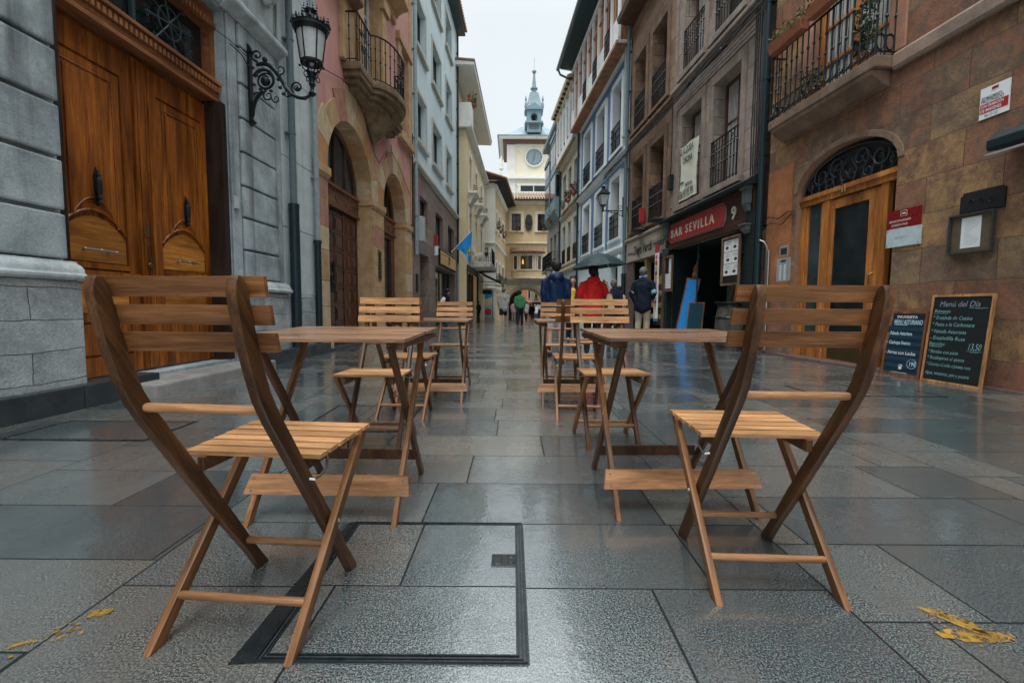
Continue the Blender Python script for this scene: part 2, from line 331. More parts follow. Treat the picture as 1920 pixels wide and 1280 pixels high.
GREY_ST = surf('grey_limestone', (.41, .47, .485), (.22, .26, .272), 2.6, .7, .6, .6, streak=.8)
GREY_BASE = blocks('rough_grey_base_stone', [(0., (.24, .27, .275)), (.5, (.34, .38, .385)), (1., (.40, .44, .445))], 1.5, .235, .0035, (.05, .055, .06), .75, .8, .015, warp=.09, stain=.55, patch=.7, mortar_smooth=.6)
GREY_MO = surf('grey_moulding_stone', (.46, .51, .52), (.31, .355, .365), 5, .65, .4, .45, streak=.5)
DARKST = surf('dark_wet_kerb_stone', (.045, .055, .06), (.025, .032, .036), 4, .3, .4, .2)
STEPST = surf('worn_step_stone', (.30, .29, .275), (.2, .19, .18), 5, .4, .6, .3)
DOORW = wood('varnished_orange_oak', (.33, .10, .011), (.13, .034, .005), 'z', .36, coat=.15, scale=.32, spec=.3)
DOORL = wood('light_worn_oak', (.43, .175, .032), (.27, .095, .015), 'x', .4, coat=.2, scale=.4)
DOORR = wood('dark_red_oak', (.11, .038, .02), (.055, .02, .012), 'z', .35, coat=.3, scale=.4)
DOORR2 = wood('brown_trim_oak', (.17, .07, .035), (.09, .04, .025), 'x', .5, scale=.4)
WOODFR = wood('orange_door_timber', (.46, .18, .045), (.26, .085, .02), 'z', .35, coat=.25, scale=.4)
BROWNW = wood('brown_window_timber', (.12, .06, .035), (.07, .035, .02), 'z', .5, scale=.5)
GLS = glass('dark_window_glass'); GLB = glass('sky_lit_window_glass', (.018, .028, .03), .05)
CURT = flat('pale_curtain', (.42, .42, .39), .9); DARK = flat('unlit_interior', (.008, .011, .012), .9, spec=.1)
PIPE_G = flat('blue_grey_painted_pipe', (.13, .18, .20), .38); PIPE_D = flat('dark_teal_iron_pipe', (.014, .032, .04), .35)
PIPE_L = flat('pale_grey_painted_pipe', (.30, .36, .38), .4)
PINK = surf('dusty_pink_plaster', (.56, .29, .25), (.48, .245, .21), 1.6, .85, .25, .3, streak=.3)
SANDA = surf('ochre_sandstone', (.50, .34, .185), (.38, .235, .12), 5, .78, .6, .35, streak=.3)
SANDB = surf('pale_sandstone', (.55, .44, .29), (.43, .33, .20), 5, .78, .6, .3, streak=.3)
SANDC = surf('rose_sandstone', (.42, .215, .145), (.31, .16, .11), 5, .78, .6, .35, streak=.3)
SANDD = surf('orange_sandstone', (.50, .255, .105), (.38, .19, .09), 5, .78, .6, .35)
PBLUE = surf('pale_blue_render', (.60, .71, .72), (.52, .63, .65), 1.4, .85, .2, .22, streak=.2)
TRIMST = surf('beige_window_stone', (.50, .48, .41), (.40, .38, .32), 5, .75, .4, .3)
GFLOOR = blocks('mixed_grey_pink_cladding', [(0., (.16, .125, .11)), (.4, (.23, .18, .15)), (.7, (.2, .12, .10)), (1., (.27, .24, .2))], .9, .62, .006, (.04, .035, .03), .5, .2, .004, mortar_smooth=.1)
CREAM = surf('cream_render', (.72, .58, .36), (.66, .52, .31), 1.3, .85, .2, .12)
WHITE = surf('off_white_render', (.74, .73, .67), (.66, .65, .6), 1.5, .85, .2, .14)
OCHRE = surf('ochre_render', (.60, .455, .27), (.53, .39, .225), 1.5, .85, .2, .14)
BUFF = surf('buff_trim', (.66, .60, .47), (.58, .52, .40), 3, .8, .2, .2)
LEADR = surf('blue_grey_lead_roof', (.23, .31, .34), (.16, .22, .25), 3, .5, .3, .2)
TILE = surf('clay_roof_tile', (.30, .17, .10), (.16, .11, .08), 14, .8, .6, .3)
EAVED = flat('dark_teal_eaves_boards', (.03, .07, .08), .5)
SHUTT = flat('white_window_frame', (.66, .68, .66), .5)
RBROWN = surf('brown_ashlar', (.22, .14, .09), (.14, .09, .062), 3.5, .8, .8, .55, streak=.55, dist=.015)
RGREY = surf('grey_brown_ashlar', (.30, .245, .20), (.2, .165, .14), 3.2, .8, .7, .5, streak=.5, dist=.012)
RBLK = blocks('brown_coursed_stone', [(0., (.13, .085, .055)), (.5, (.22, .145, .095)), (1., (.28, .185, .12))], .72, .36, .008, (.06, .045, .035), .8, .7, .015)
RBLK2 = blocks('grey_coursed_stone', [(0., (.2, .165, .14)), (.5, (.28, .235, .2)), (1., (.33, .26, .21))], .8, .4, .008, (.1, .08, .07), .8, .6, .012)
RSAND = blocks('patchy_red_and_ochre_sandstone', [(0., (.40, .235, .095)), (.2, (.30, .20, .115)), (.36, (.185, .125, .09)), (.5, (.33, .155, .09)), (.62, (.22, .12, .08)), (.78, (.42, .255, .115)), (1., (.29, .17, .10))], .84, .42, .0045, (.12, .08, .055), .78, 1.0, .045, vecshift=(.31, .12, 0), mortar_smooth=.9, warp=.05, stain=.9, patch=.5)
STRING = surf('brown_string_course_stone', (.31, .225, .17), (.2, .15, .12), 4, .75, .7, .45, dist=.015)
RED_PL = surf('flaking_orange_stone', (.42, .17, .07), (.28, .11, .05), 4, .85, .9, .4, dist=.02)
BLUEP = surf('mid_blue_paint', (.13, .225, .38), (.11, .19, .32), 2, .75, .15, .15)
LBLUE = surf('pale_ice_blue_paint', (.66, .755, .80), (.58, .68, .73), 2, .75, .15, .12)
GWHITE = surf('gallery_white_paint', (.78, .80, .80), (.7, .72, .72), 3, .6, .15, .12)
GBROWN = wood('gallery_brown_timber', (.36, .17, .075), (.24, .105, .045), 'z', .5, scale=.4)
GBLUE = surf('blue_grey_gallery_paint', (.20, .29, .33), (.15, .22, .26), 3, .55, .15, .2)
GREYR = surf('grey_weathered_render', (.36, .37, .36), (.27, .28, .27), 3, .8, .2, .4)
CREAM2 = surf('cream_stone_jamb', (.60, .53, .40), (.52, .45, .33), 3, .8, .2, .15)
RED = flat('red_sign_enamel', (.42, .028, .03), .4); SIGNW = flat('raised_sign_letter_cream', (.6, .58, .5), .45)
BLK = flat('matt_black_paint', (.012, .013, .014), .6); CHALKB = flat('black_chalkboard', (.010, .014, .015), .55, spec=.3)
NAVYB = flat('striped_navy_board', (.012, .045, .075), .45); NAVYB2 = flat('board_dark_stripe', (.008, .022, .036), .45)
CHALKC = flat('cyan_chalk', (.20, .45, .46), .9, n=.2); CHALKW = flat('white_chalk', (.62, .66, .66), .9, n=.2)
PAPER = flat('printed_white_paper', (.72, .75, .76), .6, n=.03); INK = flat('dark_ink', (.03, .03, .035), .7); GREYINK = flat('grey_ink', (.25, .27, .28), .7)
YEL = flat('worn_yellow_road_paint', (.42, .235, .035), .6, n=.3)
_nt = YEL.node_tree; _n = noise(_nt, objc(_nt), 45, 8, .8); _a = ramp(_nt, _n, [(.42, 0.), (.52, .88)]); L(_nt, _a, _nt.nodes['Principled BSDF'].inputs['Alpha'])
LEAF = flat('green_leaves', (.05, .115, .032), .55, n=.25); LEAFD = flat('dark_leaves', (.02, .055, .022), .55, n=.25); FLR = flat('red_petals', (.6, .05, .04), .6); FLP = flat('pink_petals', (.65, .12, .3), .6); TERRA = flat('terracotta_pot', (.30, .11, .055), .7); FLO = flat('orange_petals', (.7, .2, .06), .6)
GRASSY = flat('feathery_light_leaves', (.13, .2, .06), .6, n=.25)
SKIN = flat('skin', (.48, .28, .20), .55, n=.05); HAIRD = flat('dark_hair', (.012, .009, .008), .6); HAIRG = flat('grey_hair', (.20, .195, .185), .85, n=.4)

# ================================================================== ground
def gdip(y): return 0.0 if y < 21 else -0.0155*(y-21) if y < 70 else -.76
g = MB(); ys = [-60, -5, 0, 2, 4, 6, 9, 12, 16, 21, 24, 28, 34, 40, 46, 55, 70, 120, 300]
xs = [-150, -20, -6, -3, 0, 3, 6, 20, 150]
g.add([(x, y, gdip(y)) for y in ys for x in xs], [(j*len(xs)+i, j*len(xs)+i+1, (j+1)*len(xs)+i+1, (j+1)*len(xs)+i) for j in range(len(ys)-1) for i in range(len(xs)-1)])
single('paved_street', 'wet grey granite paving of the pedestrian street', 'street', g, GROUND, kind='structure')
# raised kerb along the left fronts
k = MB(); 
def kerb(u0, u1, n0, n1, h, mi=0):
    k.box(u0, u1, n0, n1, -.05, h, mi); 
uu = -1.0
while uu < 4.35: kerb(uu, min(uu+1.15, 4.35)-.006, -.04, .20, .185+.0); uu += 1.15
uu = 6.0
while uu < 8.2: kerb(uu, min(uu+1.1, 8.3)-.006, -.04, .2, .185); uu += 1.1
single('kerb', 'dark wet raised stone kerb along the grey building', 'kerb', k, DARKST, F=FL, at=(0, 0, 0), kind='structure', bevel=.012)
k = MB(); k.box(8.32, 15.0, -.04, .16, -.05, .05); k.box(15.02, 24.5, -.04, .16, -.05, .06)
single('kerb', 'low stone kerb in front of the pink building', 'kerb', k, DARKST, F=FL, at=(0, 0, 0), kind='structure', bevel=.01)
k = MB(); k.box(2, 6.0, -.04, .10, -.05, .02); k.box(6.02, 8.2, -.25, .16, -.05, .035); k.box(8.22, 12.9, -.04, .05, -.05, .03)
single('kerb', 'thin stone threshold strip along the right fronts', 'kerb', k, surf('brown_threshold', (.14, .10, .09), (.09, .06, .055), 5, .35, .4, .2), F=FR, at=(0, 0, 0), kind='structure', bevel=.008)
# manholes
def manhole(name, x0, x1, y0, y1, label, cut=.04, big=False, rz=0):
    t = Thing(name, label, 'manhole cover', at=((x0+x1)/2, (y0+y1)/2, 0), rz=rz)
    f = MB()
    def ring(a0, a1, b0, b1, wd, z0, z1, mi=0):
        f.box(a0, a1, b0, b0+wd, z0, z1, mi); f.box(a0, a1, b1-wd, b1, z0, z1, mi); f.box(a0, a0+wd, b0+wd, b1-wd, z0, z1, mi); f.box(a1-wd, a1, b0+wd, b1-wd, z0, z1, mi)
    if big:
        f.box(x0, x1, y0, y1, -.02, .0015, 1)
        ring(x0+.042, x1-.004, y0+.002, y1-.002, .0045, -.02, .006); ring(x0+.054, x1-.014, y0+.012, y1-.010, .0035, -.02, .0048); ring(x0+.062, x1-.024, y0+.022, y1-.017, .003, -.02, .006)
        t.part('frame', f, [DARKIRON, surf('wet_grey_cover_metal', (.05, .062, .068), (.03, .038, .042), 18, .3, .3, 0)])
        s = MB(); s.box(x0+.066, x1-.031, y0+.028, y1-.023, -.01, .0045)
        t.part('paving_inlay', s, GROUND)
        l = MB(); cx, cy = x1-.055, y0+(y1-y0)*.62
        l.box(cx-.052, cx+.026, cy-.036, cy+.036, 0, .0072, 0)
        l.box(cx-.002, cx+.022, cy+.010, cy+.028, .004, .0076, 1); l.box(cx-.002, cx+.022, cy-.028, cy-.010, .004, .0076, 1)
        l.box(cx-.045, cx-.02, cy-.027, cy+.027, .006, .0092, 0); l.box(cx+.004, cx+.016, cy+.013, cy+.02, .006, .0094, 0); l.box(cx+.004, cx+.016, cy-.02, cy-.013, .006, .0094, 0)
        t.part('lock_plate', l, [DARKIRON, BLK], bevel=.0012)
        # broken black edge on the left-hand side
        b = MB(); b.add([(x0-.012, y0-.006, .0022), (x0+.05, y0+.0, .0022), (x0+.046, y0+.36, .0022), (x0+.05, y0+.40, .0022), (x0+.10, y0+.44, .0022), (x0+.11, y0+.50, .0022), (x0+.06, y0+.5, .0022), (x0+.055, y1, .0022), (x0+.02, y1, .0022), (x0+.012, y0+.5, .0022), (x0-.004, y0+.3, .0022)], [tuple(range(11))])
        t.part('wet_gap', b, DARKIRON)
    else:
        ring(x0, x1, y0, y1, .012, -.02, .003); ring(x0+.02, x1-.02, y0+.02, y1-.02, .006, -.02, .0035); t.part('frame', f, DARKIRON)
        s = MB(); s.box(x0+.0265, x1-.0265, y0+.0265, y1-.0265, -.01, .0032); t.part('paving_inlay', s, GROUND)
manhole('manhole_cover', -.63, .045, .998, 1.69, 'large paved manhole cover under the near left chair, with lock plate and black wet rim', big=True)
manhole('manhole_cover', -1.42, -.72, 2.95, 3.75, 'paved manhole cover beyond the near left table', rz=.02)
manhole('manhole_cover', -3.1, -2.2, 2.72, 3.2, 'paved manhole cover beside the dark kerb at far left')
manhole('manhole_cover', 2.9, 4.1, 4.3, 4.9, 'thin framed manhole cover in front of the chalkboards at the right wall')
manhole('drain_cover', -2.72, -2.42, 1.98, 2.1, 'small dark drain slot at the left edge of the paving')
def flecks(name, label, pts, seed, n, spread):
    rnd = random.Random(seed); b = MB()
    for (x, y, rx, ry, a) in pts:
        m = 13; vs = []
        for i in range(m):
            t = 2*pi*i/m; q = 1+rnd.uniform(-.28, .22); ex = abs(cos(t))**.6*(1 if cos(t) > 0 else -1); ey = abs(sin(t))**.6*(1 if sin(t) > 0 else -1)
            px, py = rx*q*ex, ry*q*ey; vs.append((x+px*cos(a)-py*sin(a), y+px*sin(a)+py*cos(a), .0028))
        b.add(vs, [tuple(range(m))])
    for i in range(n):
        p = pts[rnd.randrange(len(pts))]; x = p[0]+rnd.gauss(0, spread); y = p[1]+rnd.gauss(0, spread*.7); r = rnd.uniform(.001, .006); m = 5; a0 = rnd.random()*6
        b.add([(x+r*cos(a0+2*pi*i_/m)*rnd.uniform(.6, 1.6), y+r*sin(a0+2*pi*i_/m), .0028) for i_ in range(m)], [tuple(range(m))])
    single(name, label, 'road marking', b, YEL, kind=None)
flecks('paint_mark', 'worn yellow chevron painted on the paving at lower right', [(1.165, 1.165, .07, .022, -.85), (1.17, 1.10, .092, .022, -.03)], 3, 34, .035)
flecks('paint_mark', 'small yellow paint fleck on the paving at lower left', [(-1.085, 1.165, .026, .014, .35)], 5, 4, .02)
flecks('paint_mark', 'scattered faded yellow paint specks at the lower left corner', [(-1.13, 1.09, .016, .007, .3), (-1.17, 1.055, .022, .007, .6), (-1.10, 1.10, .012, .005, .2)], 9, 36, .03)

# ================================================================== folding chairs and tables
def make_chair(label):
    t = Thing('folding_chair', label, 'chair', group='folding wooden chairs')
    def cen(z):  # centre line of the bent back post, y as function of z
        if z < .60: return .399-.690*z
        k = (z-.60)/.27; y0 = .399-.690*.60; return y0-.115*k+.038*k*k
    zs = [0, .1, .2, .3, .4, .5, .57, .62, .67, .72, .77, .81, .84, .86, .872]
    for s in (-1, 1):
        L_, R_ = [], []
        for z in zs:
            d = (cen(z+.01)-cen(z-.01))/.02; nx, nz = 1/sqrt(1+d*d), -d/sqrt(1+d*d); hw = .0205 if z > .12 else .0165
            if z >= .84: hw = {.84: .0195, .86: .014, .872: .006}[z]
            y = cen(z); L_.append((y-nx*hw-.004, z-nz*hw*.9 if z > 0 else 0)); R_.append((y+nx*hw-.004, z+nz*hw*.9 if 0 < z < .84 else z))
        L_[0] = (cen(0)-.026, 0.0); R_[0] = (cen(0)+.018, .0)
        m = MB(); m.prism(L_+R_[::-1], 'x', s*.147-.0115, s*.147+.0115); t.part('back_post', m, W_POST, local=True, bevel=.0045, smooth=True)
        m = MB(); a = Vector((s*.171, .012, -.006)); b = Vector((s*.173, .437, .432)); m.bar(a, b, .020, .034, up=(0, -.7, .7))
        for v_i, v in enumerate(m.v):
            if v[2] < .02: m.v[v_i] = (v[0], v[1]+(0-v[2])*.98 if v[2] < 0 else v[1]-(v[2])*.98, 0.0)
        t.part('leg', m, W_LEG, local=True, bevel=.004, smooth=True)
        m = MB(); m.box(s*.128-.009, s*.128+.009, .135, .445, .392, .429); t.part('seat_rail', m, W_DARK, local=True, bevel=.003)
        m = MB()
        m.lathe([(0, -.003), (.006, -.003), (.0065, .001), (.0035, .004), (0, .004)], (s*.1825, .242, .228), 10, ax='x'); t.part('bolt', m, STEEL, local=True); m = MB()
        m.tube([(s*.164, .128, .386), (s*.176, .13, .384), (s*.178, .155, .384), (s*.172, .2, .392), (s*.158, .235, .405), (s*.14, .26, .412)], .0032, 6)
        t.part('hinge_rod', m, STEEL, local=True, smooth=True)
    m = MB()
    for i, (zt, hw) in enumerate(((.872, .190), (.815, .194), (.758, .196))):
        zc = zt-.021; d = (cen(zc+.01)-cen(zc-.01))/.02; y = cen(zc)+.0215; pts = []
        K = 6
        for q in range(K+1):
            x = -hw+2*hw*q/K; pts.append(x)
        # slat tilted like the post
        vs = []
        for x in (-hw, hw):
            for (dz, dy) in ((-.0205, 0), (.0205, 0), (.0205, .0125), (-.0205, .0125)): vs.append((x, y+dz*d+dy-.004, zc+dz))
        m.add(vs, [(0, 1, 2, 3), (7, 6, 5, 4), (0, 4, 5, 1), (1, 5, 6, 2), (2, 6, 7, 3), (3, 7, 4, 0)])
        for s in (-1, 1):
            m.lathe([(0, .0005), (.0042, .0005), (.0035, .0022), (0, .0022)], (s*.147, y+.0085, zc), 8, mi=1, ax='y')
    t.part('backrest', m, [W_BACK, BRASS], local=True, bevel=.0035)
    m = MB(); nS = 6
    for i in range(nS):
        y0 = .150+i*.0515; hw = .182+.008*i/5; zt = .4405+.001*i
        m.box(-hw, hw, y0, y0+.0435, zt-.012, zt)
        for s in (-1, 1):
            m.box(s*.128-.004, s*.128+.004, y0+.0205, y0+.0228, zt-.001, zt+.0006, 1)
    t.part('seat', m, [W_SLAT, BLK], local=True, bevel=.003)
    for (y, z, hx) in ((-.006, .587, .137), (.094, .088, .163), (.318, .117, .137)):
        m = MB(); m.tube([(-hx, y, z), (-hx+.004, y, z), (hx-.004, y, z), (hx, y, z)], [.0095, .0105, .0105, .0095], 12); t.part('crossbar', m, W_DOWEL, local=True, smooth=True)
    return t
CH = [  # x, y, degrees, label (positions from the fitted camera)
 (-.675, 1.006, -4.5, 'folding slatted chair nearest the camera at left, seen from behind, by the manhole cover'),
 (.746, 1.209, -2.6, 'folding slatted chair nearest the camera at right, seen from behind'),
 (-.791, 2.932, 181, 'folding chair facing us across the near left table, x'),
 (.579, 3.022, 182.1, 'folding chair facing us across the near right table'),
 (-.815, 3.28, -2.7, 'folding chair with its back turned, directly behind the chair at the near left table'),
 (.50, 3.28, -2.5, 'folding chair with its back turned, directly behind the chair at the near right table'),
 (-.62, 4.927, 179.1, 'farthest folding chair of the left row, facing us over the far left table'),
 (.50, 4.984, 180, 'farthest folding chair of the right row, in front of the navy jacket')]
CH[2] = (*CH[2][:3], 'folding chair facing us at the far side of the near left table')
ch0 = make_chair(CH[0][3])
for i, (x, y, a, lb) in enumerate(CH):
    o = ch0.o if i == 0 else copy_tree(ch0.o, label=lb)
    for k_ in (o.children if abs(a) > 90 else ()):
        if k_.name.startswith('backrest'): k_.material_slots[0].link = 'OBJECT'; k_.material_slots[0].material = W_SLAT  # camera-facing backrests get paler slats: sky light on their fronts put into colour
    o.location = (x, y, 0); o.rotation_euler = (0, 0, radians(a))
def make_table(label, tilt=(.700, .712)):
    t = Thing('folding_table', label, 'table', group='folding wooden tables')
    m = MB(); nP = 8; wd = .65/nP; zn, zf = tilt
    for i in range(nP):
        y0 = -.325+i*wd; y1 = y0+wd-.0022
        z = lambda y: zn+(zf-zn)*(y+.325)/.65
        vs = []
        for x in (-.33, .33):
            for (yy_, dz) in ((y0, -.013), (y0, 0), (y1, 0), (y1, -.013)): vs.append((x, yy_, z(yy_)+dz))
        m.add(vs, [(0, 1, 2, 3), (7, 6, 5, 4), (0, 4, 5, 1), (1, 5, 6, 2), (2, 6, 7, 3), (3, 7, 4, 0)])
    for s in (-1, 1): m.box(s*.312-.010, s*.312+.010, -.31, .31, zn-.034, zn-.013, 1)
    t.part('tabletop', m, [W_TOP, W_DARK], local=True, bevel=.0018)
    for s in (-1, 1):
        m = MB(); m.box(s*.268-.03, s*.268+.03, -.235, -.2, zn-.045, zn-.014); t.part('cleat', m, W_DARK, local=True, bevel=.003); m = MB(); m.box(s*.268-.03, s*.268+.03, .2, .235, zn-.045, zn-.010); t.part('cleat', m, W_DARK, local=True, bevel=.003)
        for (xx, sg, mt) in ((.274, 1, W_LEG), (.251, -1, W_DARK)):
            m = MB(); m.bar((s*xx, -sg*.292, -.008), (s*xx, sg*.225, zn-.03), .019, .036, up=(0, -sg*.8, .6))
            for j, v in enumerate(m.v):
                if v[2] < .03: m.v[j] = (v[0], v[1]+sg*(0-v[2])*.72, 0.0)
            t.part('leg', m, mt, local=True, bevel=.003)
        m = MB(); m.lathe([(0, -.003), (.006, -.003), (.0065, .001), (.0035, .004), (0, .004)], (s*.284, -.03, .352), 10, ax='x'); t.part('bolt', m, BRASS, local=True)
    m = MB(); ya = -.292+.517*.13/.67-.022
    m.add([(-.318, ya-.018-.006, .098), (.318, ya-.018-.006, .098), (.305, ya+.018-.006, .162), (-.305, ya+.018-.006, .162), (-.318, ya-.018+.006, .098), (.318, ya-.018+.006, .098), (.305, ya+.018+.006, .162), (-.305, ya+.018+.006, .162)], [(0, 1, 2, 3), (7, 6, 5, 4), (0, 4, 5, 1), (1, 5, 6, 2), (2, 6, 7, 3), (3, 7, 4, 0)], 0)
    for s in (-1, 1):
        for zz in (.11, .15): m.lathe([(0, -.0015), (.0045, -.001), (.0045, .001), (0, .001)], (s*.29, ya-.026+(zz-.098)/.064*.036+.0, zz), 8, mi=1, ax='y')
    t.part('stretcher_board', m, [W_DOWEL, STEEL], local=True)
    m = MB(); m.box(-.24, .24, .222, .235, .085, .135); t.part('stretcher', m, W_DARK, local=True, bevel=.003)
    return t
tb = make_table('folding table near the camera at left, between two slatted chairs', (.700, .716)); tb.o.location = (-.70, 1.945, 0); tb.o.rotation_euler = (0, 0, radians(-1.2))
tb2 = make_table('folding table near the camera at right, with a wet slatted top', (.703, .711)); tb2.o.location = (.68, 2.03, 0); tb2.o.rotation_euler = (0, 0, radians(1.5))
c = copy_tree(tb2.o, label='far folding table of the left row'); c.location = (-.70, 4.14, 0); c.rotation_euler = (0, 0, radians(0))
c = copy_tree(tb2.o, label='far folding table of the right row'); c.location = (.535, 4.14, 0); c.rotation_euler = (0, 0, 0)
# ================================================================== facade tools
def facade(mb, u0, u1, z0, z1, ops, n=0.0, mi=0, rmi=None, d=.25):
    """wall sheet with rectangular / arched openings (u0,u1,z0,z1[,rise]) and reveals d deep"""
    rmi = mi if rmi is None else rmi
    us = sorted({u0, u1, *[o[0] for o in ops], *[o[1] for o in ops]}); us = [u for u in us if u0 <= u <= u1]
    for a, b in zip(us, us[1:]):
        if b-a < 1e-5: continue
        m = (a+b)/2; col = sorted([o for o in ops if o[0] < m < o[1]], key=lambda o: o[2]); z = z0
        for o in col:
            if o[2] > z+1e-5: mb.add([(a, n, z), (b, n, z), (b, n, o[2]), (a, n, o[2])], [(0, 1, 2, 3)], mi)
            z = max(z, o[3])
            if len(o) > 4 and o[4]:
                c, r, rise = (o[0]+o[1])/2, (o[1]-o[0])/2, o[4]; K = 24
                aa = [c+r*cos(pi-pi*i/K) for i in range(K+1)]; zz = [o[3]-rise+rise*sin(pi*i/K) for i in range(K+1)]
                for i in range(K):
                    x0, x1 = max(aa[i], a), min(aa[i+1], b)
                    if x1 > x0: mb.add([(aa[i], n, zz[i]), (aa[i+1], n, zz[i+1]), (aa[i+1], n, o[3]), (aa[i], n, o[3])], [(0, 1, 2, 3)], mi)
        if z < z1-1e-5: mb.add([(a, n, z), (b, n, z), (b, n, z1), (a, n, z1)], [(0, 1, 2, 3)], mi)
    for o in ops:
        dd = o[5] if len(o) > 5 else d; a, b, c_, e = o[:4]; rise = o[4] if len(o) > 4 else 0; top = e-rise
        for (p, q) in (((a, c_), (a, top)), ((b, c_), (b, top)), ((a, c_), (b, c_))): mb.add([(p[0], n, p[1]), (q[0], n, q[1]), (q[0], n-dd, q[1]), (p[0], n-dd, p[1])], [(0, 1, 2, 3)], rmi)
        if rise:
            c, r = (a+b)/2, (b-a)/2; K = 24
            for i in range(K):
                x0, x1 = c+r*cos(pi-pi*i/K), c+r*cos(pi-pi*(i+1)/K); y0, y1 = top+rise*sin(pi*i/K), top+rise*sin(pi*(i+1)/K)
                mb.add([(x0, n, y0), (x1, n, y1), (x1, n-dd, y1), (x0, n-dd, y0)], [(0, 1, 2, 3)], rmi)
        else: mb.add([(a, n, e), (b, n, e), (b, n-dd, e), (a, n-dd, e)], [(0, 1, 2, 3)], rmi)
    return mb
def mass(mb, u0, u1, z1, n0=-.75, n1=-7, mi=0, z0=-1): mb.box(u0+.02, u1-.02, n1, n0, z0, z1, mi)
def surround(mb, o, wd=.14, pr=.035, n=0, sill=.12, mi=0, top=None, sp=.09):
    a, b, c, e = o[:4]; top = wd if top is None else top
    mb.box(a-wd, a-.002, n-.02, n+pr, c, e, mi); mb.box(b+.002, b+wd, n-.02, n+pr, c, e, mi)
    if top: mb.box(a-wd, b+wd, n-.02, n+pr, e+.002, e+top, mi)
    if sill: mb.box(a-wd-.04, b+wd+.04, n-.02, n+pr+sp, c-sill, c-.002, mi)
def surrounds(t, ops, mat, *a, bevel=.01, **k):
    for o in ops: m = MB(); surround(m, o, *a, **k); t.part('window_surround', m, mat, bevel=bevel)
def window(t, o, n=0, d=.2, fr=None, gl=None, fw=.06, nv=1, nh=1, curtain=False, name='window', pw=.035):
    """casement: outer frame, nv uprights, nh cross bars; pane is its own sub-part"""
    a, b, c, e = o[:4]; y0, y1 = n-d-.05, n-d; m = MB(); rise = o[4] if len(o) > 4 else 0; ee = e-rise*.98
    m.box(a, a+fw, y0, y1, c, ee); m.box(b-fw, b, y0, y1, c, ee); m.box(a+fw, b-fw, y0, y1, c, c+fw); m.box(a+fw, b-fw, y0, y1, ee-fw, ee)
    for i in range(nv): x = a+(b-a)*(i+1)/(nv+1); m.box(x-pw, x+pw, y0, y1-.008, c+fw, ee-fw)
    for i in range(nh): z = c+(ee-c)*(i+1)/(nh+1)+(.0 if nh > 1 else (ee-c)*.12); m.box(a+fw, b-fw, y0, y1-.012, z-.022, z+.022)
    f = t.part(name, m, fr or BROWNW)
    g = MB(); g.box(a-.01, b+.01, y0-.03, y0+.012, c-.01, e+.01, 0)
    if curtain:
        K = 26
        for s in ((a+fw, a+(b-a)*.46), (a+(b-a)*.54, b-fw)):
            vs = []
            for i in range(K+1): x = s[0]+(s[1]-s[0])*i/K; vs += [(x, y0+.016+.008*sin(i*1.9), c+fw), (x, y0+.016+.008*sin(i*1.9), ee-fw)]
            g.add(vs, [(2*i, 2*i+2, 2*i+3, 2*i+1) for i in range(K)], 1)
    t.part('pane', g, [gl or GLS, CURT], parent=f)
    return f
def railing(mb, path, z0, z1, step=.11, r=.008, fancy=0, top=.02, mi=0, knob=True):
    """balusters along a (u,n) polyline"""
    for a, b in zip(path, path[1:]):
        mb.bar((a[0], a[1], z1), (b[0], b[1], z1), .035, .018, mi=mi); mb.bar((a[0], a[1], z0+.04), (b[0], b[1], z0+.04), .02, .014, mi=mi)
        if fancy: mb.bar((a[0], a[1], z0+fancy), (b[0], b[1], z0+fancy), .014, .012, mi=mi)
        Ln = sqrt((b[0]-a[0])**2+(b[1]-a[1])**2); k = max(1, int(round(Ln/step)))
        for i in range(k+1):
            x, y = a[0]+(b[0]-a[0])*i/k, a[1]+(b[1]-a[1])*i/k
            mb.tube([(x, y, z0), (x, y, z1)], r, 6, mi=mi)
            if knob:
                for q in (.45, .72): z = z0+(z1-z0)*q; mb.lathe([(r, -.03), (r*2.1, 0), (r, .03)], (x, y, z), 6, mi=mi)
            if fancy and i < k:
                x2, y2 = a[0]+(b[0]-a[0])*(i+.5)/k, a[1]+(b[1]-a[1])*(i+.5)/k; du, dn = (b[0]-a[0])/Ln, (b[1]-a[1])/Ln; R = min(fancy*.42, step*.46)
                mb.tube([(x2+du*R*cos(q_), y2+dn*R*cos(q_), z0+.05+fancy*.45+fancy*.42*sin(q_)) for q_ in [2*pi*j/10 for j in range(11)]], .010, 5, mi=mi, caps=False)
def scroll(mb, c, r0, r1, a0, turns, plane, rad, seg=26, mi=0, seg2=6, taper=.4):
    """spiral rod; plane maps (p,q)->(u,n,z)"""
    pts, rr = [], []
    for i in range(seg+1): k = i/seg; a = a0+turns*2*pi*k; r = r0+(r1-r0)*k; pts.append(plane(c[0]+r*cos(a), c[1]+r*sin(a))); rr.append(rad*(1-(1-taper)*k))
    mb.tube(pts, rr, seg2, mi=mi)
def foliage(mb, c, r, n, size, rnd, mi=(0,), squash=1.0, droop=0):
    for i in range(n):
        a, b_ = rnd.random()*2*pi, rnd.gauss(0, .5); q = rnd.random()**.5
        p = Vector((c[0]+r[0]*q*cos(a), c[1]+r[1]*q*sin(a), c[2]+r[2]*rnd.uniform(-1, 1)-droop*q)); s = size*rnd.uniform(.6, 1.4)
        x = Vector((rnd.gauss(0, 1), rnd.gauss(0, 1), rnd.gauss(0, 1))).normalized(); y = x.orthogonal().normalized()
        y = (y*cos(a)+x.cross(y)*sin(a))
        mb.add([p-x*s, p+y*s*.45, p+x*s, p-y*s*.45], [(0, 1, 2, 3)], rnd.choice(mi))
